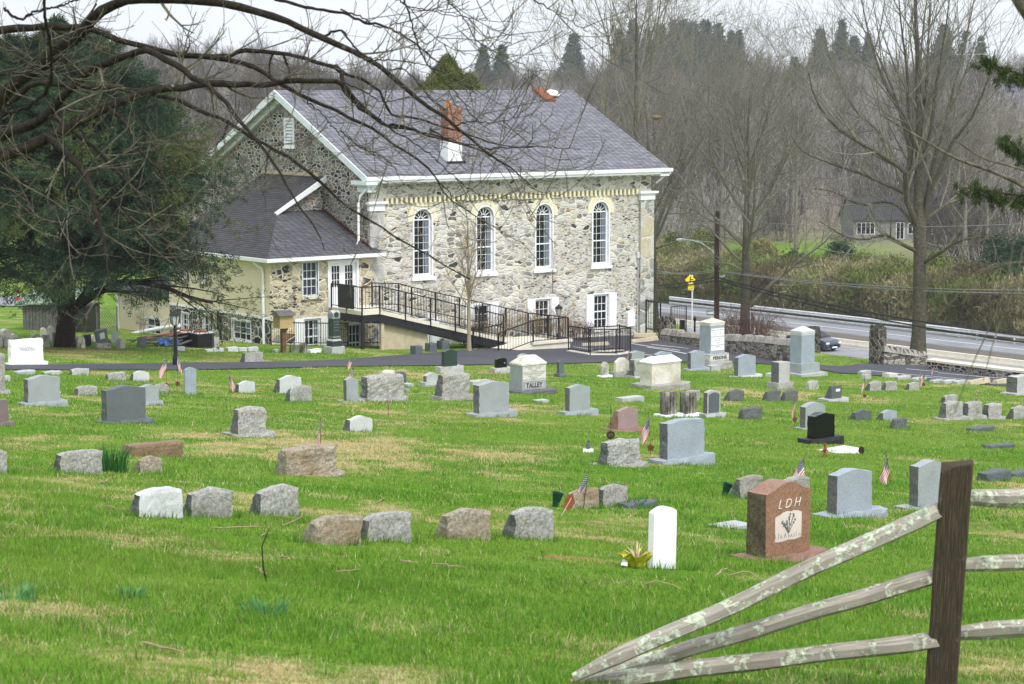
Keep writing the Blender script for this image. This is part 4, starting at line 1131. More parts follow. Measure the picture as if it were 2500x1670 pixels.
wheel_stop((2364, 938), (2411, 938), 'stained concrete wheel stop at the lawn edge, left of two', 0.2, 0.3)
wheel_stop((2428, 938), (2470, 936), 'stained concrete wheel stop at the lawn edge, half behind a grey die', 0.2, 0.3)

# ---------------------------------------------------------------- lanterns on posts
def lamp_post(pbase, top_px, label):
    P = G(*pbase); d = P[1]
    H = (pbase[1] - top_px) / F_PX * d * 1.0
    t = thing('lamp_post', P, label, 'lamp post', 0, 'black lantern posts')
    m = MB(); m.lathe((0, 0, 0), [(0.11, -0.1), (0.11, 0.25), (0.07, 0.4), (0.055, H - 0.62), (0.05, H - 0.55)], 10); m.build('post', M['black'], t)
    h0 = H - 0.56
    lan = MB().lathe((0, 0, 0), [(0.05, h0), (0.10, h0 + 0.04)], 6).lathe((0, 0, 0), [(0.2, h0 + 0.36), (0.19, h0 + 0.40), (0.07, h0 + 0.50), (0.03, h0 + 0.56)], 6)
    for k in range(6):
        a = 2 * math.pi * k / 6; lan.bar((0.1 * math.cos(a), 0.1 * math.sin(a), h0 + 0.03), (0.17 * math.cos(a), 0.17 * math.sin(a), h0 + 0.37), 0.016)
    lan = lan.build('lantern', M['black'], t)
    MB().lathe((0, 0, 0), [(0.088, h0 + 0.04), (0.155, h0 + 0.36)], 6).build('lantern_pane', M['lantern_glass'], lan)
    return t
lamp_post((429, 893), 754, 'black lantern on a post between the two flags by the drive')
lamp_post((1364, 832), 742, 'black lantern on a post behind the ramp railing')
# drop box on a post
P = G(692, 862); t = thing('post_box', P, 'tan wooden box with a small shingled roof on a brown post', 'box', YAW)
hh = 106 / F_PX * P[1]
MB().box((-0.09, -0.09, -0.2), (0.09, 0.09, hh - 0.72)).build('post', M['wood_brown'], t)
bx = MB().box((-0.31, -0.25, hh - 0.72), (0.31, 0.25, hh - 0.16)).build('box_body', M['tan'], t)
MB().add([(-0.42, -0.38, hh - 0.2), (0.42, -0.38, hh - 0.2), (0.36, 0, hh), (-0.36, 0, hh), (-0.42, 0.38, hh - 0.2), (0.42, 0.38, hh - 0.2)], [(0, 1, 2, 3), (3, 2, 5, 4), (0, 3, 4), (1, 5, 2), (0, 4, 5, 1)]).build('box_roof', M['wood_grey'], t)

# ---------------------------------------------------------------- by the annex: air conditioners, scrap heap, shed, cone
def ac_unit(px, label):
    P = G(*px); t = thing('air_conditioner', P, label, 'air conditioner', YAW, 'black air conditioners by the annex wall')
    MB().box((-0.36, -0.36, -0.2), (0.36, 0.36, 0.62)).build('cabinet', M['black'], t, bevel=0.02)
    MB().box((-0.4, -0.4, 0.622), (0.4, 0.4, 0.66)).build('top_rim', M['galv'], t)
    MB().lathe((0, 0, 0.662), [(0.3, 0), (0.28, 0.05), (0.05, 0.08)], 16).build('fan_grille', M['rust'], t)
ac_unit((456, 846), 'black air conditioner with brown fan top by the annex wall, left one')
ac_unit((490, 849), 'black air conditioner with brown fan top by the annex wall, right one')
P = G(398, 846); t = thing('scrap_heap', P, 'heap of scrap boards, pipes and a blue tarp beside the annex', 'scrap heap', YAW)
rng = random.Random(4)
m = MB()
for i in range(26):
    a = rng.uniform(-0.5, 0.5); L = rng.uniform(0.8, 1.8); x, y, z = rng.uniform(-0.9, 0.9), rng.uniform(-0.6, 0.6), rng.uniform(0.0, 0.45)
    m.bar((x - L / 2 * math.cos(a), y - L / 2 * math.sin(a), z), (x + L / 2 * math.cos(a), y + L / 2 * math.sin(a), z + rng.uniform(-0.1, 0.15)), rng.uniform(0.05, 0.16), 0.04)
m.build('boards', M['wood_grey'], t)
m = MB()
for i in range(3):
    m.bar((-0.9 + rng.uniform(-.2, .2), rng.uniform(-.4, .3), 0.42 + i * 0.02), (0.9, rng.uniform(-.4, .3), 0.5 + i * 0.02), 0.14, 0.03)
m.build('red_boards', M['redboard'], t)
m = MB(); n = 9
m.add([(-0.5 + 1.0 * i / n, -0.7 + 0.25 * j, 0.16 + 0.1 * j + 0.07 * math.sin(i * 1.7 + j * 2.1)) for j in range(3) for i in range(n + 1)], [(j * (n + 1) + i, j * (n + 1) + i + 1, (j + 1) * (n + 1) + i + 1, (j + 1) * (n + 1) + i) for j in range(2) for i in range(n)])
m.build('tarp', M['blue'], t)

A_, B_ = G(56, 828), G(252, 842)
Ps = ray(57, 830) * 104; Ps[2] = gz(Ps[0], Ps[1])
sh = thing('shed', Ps, 'grey board shed with a pale green roof behind the big evergreen', 'shed', R_(-6))
def planks(m, x0, x1, y, z0, z1, n):
    for i in range(n):
        a = x0 + (x1 - x0) * i / n; b = x0 + (x1 - x0) * (i + 1) / n
        m.box((a + 0.01, y - 0.02 - 0.008 * (i % 3), z0), (b - 0.01, y + 0.03, z1 + 0.02 * ((i * 7) % 3)))
m = MB(); planks(m, 0, 1.75, 0, -0.3, 1.15, 11); m.build('board_wall', M['wood_grey'], sh)
m = MB(); planks(m, 1.75, 3.0, 0.3, -0.3, 1.25, 8); m.build('board_wall', M['wood_brown'], sh)
MB().box((0.02, 0.05, -0.3), (3.0, 2.4, 1.1)).build('shed_core', M['dark'], sh)
m = MB(); m.add([(-0.25, -0.25, 1.18), (3.2, -0.25, 1.3), (3.2, 2.8, 1.75), (-0.25, 2.8, 1.65), (-0.25, -0.25, 1.24), (3.2, -0.25, 1.36), (3.2, 2.8, 1.81), (-0.25, 2.8, 1.71)], [(0, 3, 2, 1), (4, 5, 6, 7), (0, 1, 5, 4), (1, 2, 6, 5), (2, 3, 7, 6), (3, 0, 4, 7)])
m.build('shed_roof', plain('green_roofing', lin(122, 140, 118), 0.7, 0.1), sh)
Pl = ray(262, 832) * 103.5; Pl[2] = gz(Pl[0], Pl[1])
lt = thing('lattice_screen', Pl, 'grey diagonal lattice screen beside the shed under the evergreen', 'lattice', R_(0))
m = MB()
for i in range(16):
    x = -0.95 + i * 0.12
    for s in (1, -1):
        xb = x + s * 0.9
        m.bar((max(-0.45, min(0.45, x)), 0.012 * s, 0.05 + 1.2 * (0 if -0.45 <= x <= 0.45 else abs(abs(x) - 0.45) / 0.9)), (max(-0.45, min(0.45, xb)), 0.012 * s, 1.25 - 1.2 * (0 if -0.45 <= xb <= 0.45 else abs(abs(xb) - 0.45) / 0.9)), 0.035, 0.015)
m.build('lattice', M['wood_grey'], lt)
m = MB(); m.box((-0.5, -0.03, -0.1), (-0.44, 0.03, 1.3)); m.box((0.44, -0.03, -0.1), (0.5, 0.03, 1.3)); m.build('lattice_frame', M['wood_grey'], lt)
Pc = ray(44, 792) * 128; Pc[2] = gz(Pc[0], Pc[1])
cn = thing('traffic_cone', Pc, 'orange traffic cone with pale band on the side lane left of the shed', 'traffic cone')
MB().box((-0.2, -0.2, 0), (0.2, 0.2, 0.04)).lathe((0, 0, 0.04), [(0.15, 0), (0.115, 0.22)], 14).lathe((0, 0, 0.04), [(0.085, 0.4), (0.04, 0.68)], 14).build('cone', M['orange'], cn)
MB().lathe((0, 0, 0.04), [(0.114, 0.222), (0.086, 0.398)], 14).build('cone_band', M['white'], cn)
# side lane at the left edge
vs = []
for i, x in enumerate((-120, 0, 60, 140)):
    for dd in (124, 131): p = ray(x, 800) * dd; vs.append((p[0], p[1], gz(p[0], p[1]) + 0.05))
tag(np_mesh('side_lane', vs, [(2 * j, 2 * j + 1, 2 * j + 3, 2 * j + 2) for j in range(3)], M['road']), kind='structure')

# ---------------------------------------------------------------- dry stone walls and gate pillars by the road
def dry_wall(name, label, P, Q, ha, hb, th=0.55, seed=1):
    d = Q - P; L = np.linalg.norm(d[:2]); a = math.atan2(d[1], d[0])
    t = thing(name, P, label, 'stone wall', a)
    rg = random.Random(seed)
    B = MB()
    n = int(L / 1.0)
    for i in range(n):
        s = L * i / n; e = L * (i + 1) / n
        za = gz(P[0] + d[0] * (s + e) / 2 / L, P[1] + d[1] * (s + e) / 2 / L) - P[2]
        h = ha + (hb - ha) * (i + .5) / n
        B.box((s, -th / 2 - 0.004 * (i % 2), za - 0.6), (e, th / 2, za + h - 0.22))
    B.build('wall_body', M['stone_dry'], t)
    B = MB(); x = 0
    while x < L:
        w_ = rg.uniform(0.1, 0.2); hh = rg.uniform(0.16, 0.3); c = x + w_ / 2; h = ha + (hb - ha) * c / L
        za = gz(P[0] + d[0] * c / L, P[1] + d[1] * c / L) - P[2] + h - 0.24
        k = rg.uniform(-0.06, 0.06); q = rg.uniform(0.3, 0.8)
        B.add([(x, -th / 2 - 0.03, za), (x + w_, -th / 2 - 0.03, za), (x + w_, th / 2 + 0.03, za), (x, th / 2 + 0.03, za),
               (x + k + w_ * 0.1, -th / 2 * q, za + hh), (x + k + w_ * 0.9, -th / 2 * q, za + hh * rg.uniform(0.8, 1)), (x + k + w_ * 0.9, th / 2 * q, za + hh * rg.uniform(0.8, 1)), (x + k + w_ * 0.1, th / 2 * q, za + hh)],
              [(0, 3, 2, 1), (4, 5, 6, 7), (0, 1, 5, 4), (1, 2, 6, 5), (2, 3, 7, 6), (3, 0, 4, 7)])
        x += w_ * 0.95
    B.build('coping_stones', granite('coping_stone', lin(140, 136, 128), 0.4, 0.9, bump=0.5, scale=20), t)
    return t
w0 = G(1624, 828); w1 = G(1962, 893)
dry_wall('dry_stone_wall', 'long dry stone wall with upright coping stones above the road', w0, w1, 0.5, 1.1, seed=3)
w2 = G(2150, 890); w3 = G(2256, 893)
dry_wall('dry_stone_wall', 'short dry stone wall between the gate pillar and the big tree trunk', w2, w3, 0.85, 0.6, seed=5)
def pillar(px, wpx, top, label, name='gate_pillar'):
    P = G(*px); d = P[1]; w_ = wpx / F_PX * d; h = (px[1] - top) / F_PX * d
    t = thing(name, P, label, 'pillar', YAW, 'stone gate pillars')
    k = w_ / 2 / 1.35
    m = MB(); m.box((-k, -k, -0.6), (k, k, h - 0.3)); m.build('shaft', M['stone_pillar'], t)
    m = MB(); rg = random.Random(int(px[0]))
    for i in range(5):
        for j in range(3):
            x = -k + 2 * k * i / 5; y = -k + 2 * k * j / 3; s = 2 * k / 5 * 0.92; s2 = 2 * k / 3 * 0.92; hh = h - 0.3 + rg.uniform(0.16, 0.3)
            m.frustum((x, y), (x + s, y + s2), (x + s * 0.2, y + s2 * 0.15), (x + s * 0.8, y + s2 * 0.85), h - 0.3, hh)
    m.build('capping', M['stone_pillar'], t)
    return t
pillar((2142, 889), 40, 790, 'stone gate pillar with rubble cap, alone right of the drive opening')
pillar((1628, 826), 42, 771, 'low stone pillar with upright capping next to the church corner')
Pp = ray(1986, 800) * 137.5; zz = -0.1106 * 0
pp = np.array([Pp[0], Pp[1], gz(Pp[0], Pp[1])])
t = thing('gate_pillar', pp, 'stone gate pillar mostly hidden behind the tall grey monument', 'pillar', YAW, 'stone gate pillars')
hp = (ray(1986, 797) * 137.5)[2] - pp[2]
MB().box((-0.32, -0.32, -0.5), (0.32, 0.32, hp - 0.25)).build('shaft', M['stone_pillar'], t)
m = MB()
for i in range(5): m.frustum((-0.32 + i * 0.128, -0.32), (-0.32 + i * 0.128 + 0.12, 0.32), (-0.29 + i * 0.128, -0.24), (-0.31 + i * 0.128 + 0.08, 0.24), hp - 0.25, hp - 0.02 * (i % 2))
m.build('capping', M['stone_pillar'], t)
# white topped low retaining wall at the lot's far edge
r0 = G(2270, 900); r1 = G(2580, 938)
d = r1 - r0; L = np.linalg.norm(d[:2])
t = thing('retaining_wall', r0, 'low rubble retaining wall with white capping along the parking lot edge', 'stone wall', math.atan2(d[1], d[0]))
m = MB(); m2 = MB(); n = 24
for i in range(n):
    s = L * i / n; e = L * (i + 1) / n; za = gz(r0[0] + d[0] * (s + e) / 2 / L, r0[1] + d[1] * (s + e) / 2 / L) - r0[2]
    m.box((s, -0.2, za - 0.4), (e, 0.2, za + 0.34)); m2.box((s, -0.28, za + 0.345), (e - 0.015, 0.3, za + 0.44))
m.build('wall_body', M['stone_gable'], t); m2.build('capping', M['concrete'], t)
# iron gate and dark board between church corner and pillar
gp = G(1605, 820); t = thing('iron_gate', gp, 'black iron hand rail gate between the church corner and the low stone pillar', 'gate', YAW)
railing(t, [(-0.4, 0.4, 0.3), (0.55, 0.4, 0.1)], 1.5, 0.1, 1.0, MB, bal=0.14)
gp = ray(1655, 808) * 141; gp[2] = gz(gp[0], gp[1])
t = thing('iron_gate', gp, 'black iron picket panel right of the low stone pillar, behind the wall', 'gate', YAW)
railing(t, [(-0.6, 0, 0.5), (0.7, 0, 0.5)], 1.6, 0.1, 1.3, MB, bal=0.14)
gp = ray(1666, 808) * 142; gp[2] = gz(gp[0], gp[1])
t = thing('sign_board', gp, 'small black slanted sign board seen edge on behind the dry stone wall', 'sign', YAW)
zb = (ray(1666, 808) * 142)[2] - gp[2]; MB().box((-0.03, -0.22, zb), (0.03, 0.22, zb + .72)).build('board', M['black'], t); MB().box((-0.04, -0.04, -0.4), (0.04, 0.04, zb)).build('post', M['black'], t)
gp = ray(1696, 812) * 143; gp[2] = gz(gp[0], gp[1])
t = thing('bollard_lamp', gp, 'slim black post lamp standing behind the dry stone wall', 'lamp')
hb = (ray(1696, 772) * 143)[2] - gp[2]
MB().lathe((0, 0, 0), [(0.07, -0.5), (0.06, hb - 0.4)], 8).build('post', M['black'], t); MB().lathe((0, 0, 0), [(0.05, hb - 0.4), (0.11, hb - 0.15), (0.03, hb)], 8).build('lantern', M['black'], t)

# ---------------------------------------------------------------- utility pole, street lamp, wires, road signs
PD = 146.0
def atd(px, py, d): return ray(px, py) * d
ub = atd(1750, 830, PD); ub[2] = gz(ub[0], ub[1])
up_ = thing('utility_pole', ub, 'tall brown utility pole carrying the street lamp arm behind the dry stone wall', 'utility pole')
def rel(p): return tuple(np.array(p) - ub)
topz = rel(atd(1752, 515, PD))
MB().tube([(0, 0, -1), rel(atd(1750, 600, PD)), topz], [0.19, 0.165, 0.15], 10).build('pole', M['pole'], up_)
la = MB().tube([rel(atd(1747, 650, PD)), rel(atd(1746.5, 622, PD)), rel(atd(1735, 609, PD)), rel(atd(1714, 594, PD)), rel(atd(1695, 588, PD)), rel(atd(1672, 585, PD))], 0.045, 8).tube([rel(atd(1747, 592, PD)), rel(atd(1690, 587, PD))], 0.02, 6).build('lamp_arm', M['galv'], up_)
c = Vector(rel(atd(1662, 586, PD)))
hd = MB(lambda p: (c.x + p[0], c.y + p[1], c.z + p[2])); hd.lathe((0, 0, 0), [(0.02, 0.13), (0.16, 0.1), (0.2, 0.02), (0.17, -0.05)], 12)
hd.v = [(c.x + (v[0] - c.x) * 1.6, v[1], v[2]) for v in hd.v]
lh = hd.build('lamp_head', M['galv'], up_, smooth=True)
hd = MB(lambda p: (c.x + p[0], c.y + p[1], c.z + p[2])); hd.lathe((0, 0, 0), [(0.15, -0.05), (0.12, -0.12), (0.02, -0.15)], 12); hd.build('lens', M['lamp'], lh, smooth=True)
MB().box(tuple(np.array(rel(atd(1745, 692, PD))) - 0.02), tuple(np.array(rel(atd(1750, 682, PD))) + np.array([0.02, 0.1, 0.02]))).build('pole_box', M['white'], up_)
MB().bar(rel(atd(1755, 675, PD)), rel(atd(1770, 674, PD)), 0.1, 0.1).bar(rel(atd(1756, 684, PD)), rel(atd(1764, 675, PD)), 0.06).tube([rel(atd(1767, 674, PD)), rel(atd(1769, 670, PD))], 0.05, 6).build('bracket', M['galv'], up_)
def wire(pts, label, r=0.03, mat='wire', group='overhead wires'):
    """sagging cable through 3-D points"""
    out = []
    for a, b in zip(pts[:-1], pts[1:]):
        a = np.array(a); b = np.array(b)
        for i in range(16):
            t_ = i / 16; p = a + (b - a) * t_; p[2] -= 4 * t_ * (1 - t_) * 0.012 * np.linalg.norm(b - a); out.append(p)
    out.append(np.array(pts[-1]))
    o0 = out[0]
    o = MB().tube([p - o0 for p in out], r, 5).build('overhead_wire', M[mat]); o.location = tuple(o0)
    return tag(o, label, 'wire', group)
wire([atd(1400, 677, 200), atd(1750, 677, PD), atd(2600, 830, 112)], 'thick black cable bundle at bracket height on the utility pole, upper of the pair', 0.05)
wire([atd(1400, 684, 200), atd(1752, 684, PD), atd(2600, 848, 112)], 'thick black cable just under the cable bundle on the utility pole', 0.045)
wire([atd(1400, 630, 200), atd(1750, 660, PD), atd(2600, 708, 118)], 'pale thin wire crossing the green shrubs level with the lamp arm foot', 0.025, 'wire_pale')
wire([atd(1550, 640, 190), atd(1752, 662, PD), atd(2600, 716, 116)], 'second pale thin wire just below the first, over the green shrubs', 0.025, 'wire_pale')
wire([atd(1460, 560, 210), atd(1752, 535, PD), atd(2600, 540, 116)], 'pale wire at the very top of the utility pole', 0.02, 'wire_pale')
wire([atd(1664, 708, 172), atd(1748, 663, PD)], 'short slanting guy wire running down left from the utility pole', 0.02, 'wire_pale')
# yellow diamond sign beyond the guardrail
sd = 188.0
sb = atd(1690, 770, sd); sb[2] = ZR
t = thing('road_sign', sb, 'yellow diamond road sign with a small yellow plate below, beyond the guardrail', 'sign', 0.15)
zc = (ray(1684, 683) * sd)[2] - ZR; zp = (ray(1687, 701) * sd)[2] - ZR
MB().box((-0.06, 0.03, -0.3), (0.06, 0.1, zc + 0.4)).build('sign_post', M['galv'], t)
s = 0.46
dm = MB().prism([(-0.2 - s, 0, zc), (-0.2, 0, zc - s), (-0.2 + s, 0, zc), (-0.2, 0, zc + s)], (0, 0.02, 0)).build('diamond', M['yellow'], t)
MB().box((-0.24, -0.006, zc - 0.28), (-0.16, -0.001, zc + 0.26)).box((-0.2, -0.007, zc - 0.02), (0.05, -0.002, zc + 0.06)).build('symbol', M['black'], dm)
MB().box((-0.38, 0, zp - 0.25), (0.12, 0.02, zp + 0.2)).build('plate', M['yellow'], t)

# text converted to mesh
def text(s, size, mat, parent, p, rot=(math.pi / 2, 0, 0), ext=0.004, shear=0.0, width=None, name='lettering', sp=1.0, off=0.0):
    c = bpy.data.curves.new(name, 'FONT'); c.body = s; c.size = size; c.align_x = 'CENTER'; c.align_y = 'CENTER'; c.extrude = ext; c.shear = shear; c.space_character = sp; c.offset = off; c.resolution_u = 3
    o = bpy.data.objects.new(name, c); COL.objects.link(o)
    dg = bpy.context.evaluated_depsgraph_get(); me = bpy.data.meshes.new_from_object(o.evaluated_get(dg))
    bpy.data.objects.remove(o); bpy.data.curves.remove(c)
    n = bpy.data.objects.new(name, me); COL.objects.link(n)
    me.materials.clear(); me.materials.append(M[mat])
    n.location = p; n.rotation_euler = rot
    if parent: n.parent = parent
    if width:
        xs = [v.co.x for v in me.vertices]; k = width / max(1e-6, max(xs) - min(xs)); n.scale = (k, 1, 1)
    return n
text('NEXT', 0.17, 'black', t, (-0.13, -0.006, zp + 0.08)); text('1 MI', 0.17, 'black', t, (-0.13, -0.006, zp - 0.12))
od = 163.0
ob = atd(1737, 790, od); ob[2] = ZR
t = thing('one_way_sign', ob, 'small black and white one way sign on the median left of the utility pole', 'sign', 0.0)
zc = (ray(1736, 764) * od)[2] - ZR
MB().box((-0.03, 0.02, 0.3), (0.03, 0.06, zc)).build('sign_post', M['galv'], t)
pl = MB().box((-0.36, 0, zc - 0.16), (0.36, 0.02, zc + 0.16)).build('plate', M['black'], t)
MB().add([(-0.31, -0.004, zc - 0.09), (0.14, -0.004, zc - 0.09), (0.14, -0.004, zc - 0.14), (0.33, -0.004, zc), (0.14, -0.004, zc + 0.14), (0.14, -0.004, zc + 0.09), (-0.31, -0.004, zc + 0.09)], [(0, 1, 2, 3, 4, 5, 6)]).build('arrow', M['white'], pl, fix=False)
text('ONE WAY', 0.12, 'black', pl, (-0.06, -0.008, zc), ext=0.002)

# ---------------------------------------------------------------- dark blue car on the near carriageway
def car(pfront, label):
    # local +x = forward; drives along -V (towards us on the right)
    P = U * 126.0 + V * 0; q = ray(*pfront)
    r = 126.0; d = q * (r / (q @ U)); a = d @ V
    c = U * r + V * (a + 2.35); c[2] = ZR + 0.01
    t = thing('car', c, label, 'car', math.atan2(-V[1], -V[0]))
    prof = [(-2.3, 0.35), (-2.32, 0.75), (-2.2, 0.98), (-1.65, 1.02), (-0.95, 1.42), (0.35, 1.45), (1.1, 1.0), (1.95, 0.86), (2.28, 0.68), (2.32, 0.38), (2.2, 0.25), (-2.2, 0.25)]
    hw = lambda x, z: 0.88 - 0.10 * max(0, abs(x) - 1.7) / 0.6 - (0.22 * max(0, z - 0.95) / 0.5)
    m = MB(); n = len(prof)
    vs = []
    for y in (-1, -0.55, 0, 0.55, 1):
        for (x, z) in prof:
            k = abs(y); xx = x * (1 - 0.035 * k * k); vs.append((xx, y * hw(x, z), z - (0.03 * k * k if z > 0.9 else 0)))
    fs = []
    for j in range(4):
        for i in range(n): fs.append((j * n + i, j * n + (i + 1) % n, (j + 1) * n + (i + 1) % n, (j + 1) * n + i))
    fs.append(tuple(range(n))); fs.append(tuple(reversed(range(4 * n, 5 * n))))
    m.add(vs, fs); body = m.build('body', M['carpaint'], t, bevel=0.04)
    m = MB(); m.add([(0.42, -0.62, 1.40), (0.42, 0.62, 1.40), (1.08, 0.72, 1.035), (1.08, -0.72, 1.035)], [(0, 1, 2, 3)]); m.v = [(v[0] + 0.012, v[1], v[2] + 0.02) for v in m.v]; m.build('windscreen', M['glass'], t, fix=False)
    m = MB(); m.add([(-1.0, -0.62, 1.38), (-1.0, 0.62, 1.38), (-1.62, 0.72, 1.05), (-1.62, -0.72, 1.05)], [(0, 1, 2, 3)]); m.v = [(v[0] - 0.012, v[1], v[2] + 0.02) for v in m.v]; m.build('rear_window', M['glass'], t, fix=False)
    for s in (-1, 1):
        m = MB(); m.add([(-1.35, s * 0.885, 1.0), (0.9, s * 0.885, 1.0), (0.35, s * 0.70, 1.38), (-0.9, s * 0.70, 1.38)], [(0, 1, 2, 3)]); m.build('side_window', M['glass'], t, fix=False)
        MB().box((2.16, s * 0.66 - 0.16, 0.6), (2.27, s * 0.66 + 0.16, 0.74)).build('headlight', M['lamp'], t, bevel=0.02)
        MB().box((0.75, s * 0.93 - 0.09, 0.98), (0.92, s * 0.93 + 0.09, 1.1)).build('mirror', M['carpaint'], t, bevel=0.02)
        for x in (-1.42, 1.4):
            wh = MB(lambda p: (x + p[0], s * 0.8 + p[2], 0.32 + p[1])); wh.lathe((0, 0, 0), [(0.2, -0.11), (0.31, -0.1), (0.32, 0.1), (0.2, 0.11)], 18); w_ = wh.build('wheel', M['tyre'], t)
            wh = MB(lambda p: (x + p[0], s * 0.8 + p[2], 0.32 + p[1])); wh.lathe((0, 0, 0), [(0.2, -0.115), (0.2, 0.115)], 14); wh.build('rim', M['galv'], w_)
    MB().box((2.28, -0.5, 0.42), (2.335, 0.5, 0.56)).build('grille', M['black'], t)
    MB().box((2.3, -0.26, 0.3), (2.345, 0.26, 0.41)).build('number_plate', M['white'], t)
    return t
car((2038, 862), 'dark blue car on the near lane, half behind the tall grey monument')

# ---------------------------------------------------------------- houses far beyond the road
def house(p, L, Wd, h, rh, yaw, label, wall, roofm, wins, name='house', chim=True):
    t = thing(name, p, label, 'house', yaw)
    m = MB(); m.box((0, 0, -1.0), (L, Wd, h)); m.add([(0, 0, h), (0, Wd, h), (0, Wd / 2, h + rh)], [(0, 1, 2)]); m.add([(L, 0, h), (L, Wd, h), (L, Wd / 2, h + rh)], [(0, 1, 2)]); m.build('wall', wall, t)
    o_ = 0.35; k = rh / (Wd / 2)
    m = MB(); m.add([(-o_, -o_, h - o_ * k), (L + o_, -o_, h - o_ * k), (L + o_, Wd / 2, h + rh + 0.05), (-o_, Wd / 2, h + rh + 0.05), (-o_, Wd + o_, h - o_ * k), (L + o_, Wd + o_, h - o_ * k)], [(0, 1, 2, 3), (3, 2, 5, 4)]); rf = m.build('roof', roofm, t)
    if chim: MB().box((L * 0.62, Wd * 0.4, h), (L * 0.62 + 0.8, Wd * 0.4 + 0.7, h + rh + 0.9)).build('chimney', M['brick'], rf)
    MB().box((-0.02, -0.06, h - 0.24), (L + 0.02, -0.01, h - 0.05)).build('fascia', M['white'], t)
    for (x, z, w_, hh) in wins:
        f = MB().box((x, -0.05, z), (x + w_, -0.005, z + hh)).build('window', M['white'], t)
        m = MB()
        n = max(2, int(w_ / 0.5))
        for i in range(n): m.box((x + 0.08 + (w_ - 0.1) * i / n, -0.07, z + 0.08), (x + (w_ - 0.1) * (i + 1) / n, -0.055, z + hh - 0.08))
        m.build('pane', M['glass'], f)
    return t
hp_ = ray(2085, 556) * 262; hp_[2] = gz(hp_[0], hp_[1])
hw = plain('house_stone', lin(134, 132, 128), .9, .25, 3.0)
house(hp_, 10.5, 7, 2.8, 2.2, R_(4), 'low grey stone house with a dark roof at the top of the far green field', hw, M['shingle_dark'], [(0.3, 0.9, 2.2, 1.4), (5.0, 0.3, 1.0, 2.0), (6.4, 0.9, 1.6, 1.3), (8.6, 0.9, 1.4, 1.4)])
wg = house(hp_ + np.array([10.6, -0.5, 0.2]), 6, 6, 2.8, 2.3, R_(4), 'lower side house joined at the right of the grey stone house beyond the field', hw, M['shingle_dark'], [(1.0, 1.0, 1.6, 1.2), (3.6, 1.0, 1.6, 1.2)], chim=False)
h2 = ray(2395, 296) * 470; h2[2] = gz(h2[0], h2[1])
zt = (ray(2395, 292) * 470)[2]; h2[2] = zt - 2.0
house(h2, 12, 9, 5.5, 4.0, R_(-12), 'pale house with blue grey gabled roof high among the bare trees at right', M['curtain'], plain('blue_roof', lin(104, 110, 136), 0.7, 0.1), [(1.5, 1.0, 1.6, 1.6), (4.5, 1.0, 1.6, 1.6), (7.5, 1.0, 1.6, 1.6), (2.5, 3.4, 1.4, 1.3), (7.0, 3.4, 1.4, 1.3)])
h3 = ray(2300, 290) * 480; zt = h3[2]; h3[2] = zt - 1.0
house(h3, 9, 8, 3.2, 3.0, R_(8), 'grey house with a pale gable left of the blue roofed house on the wooded hill', M['curtain'], M['shingle'], [(1.5, 0.8, 1.5, 1.4), (5.0, 0.8, 1.5, 1.4)])
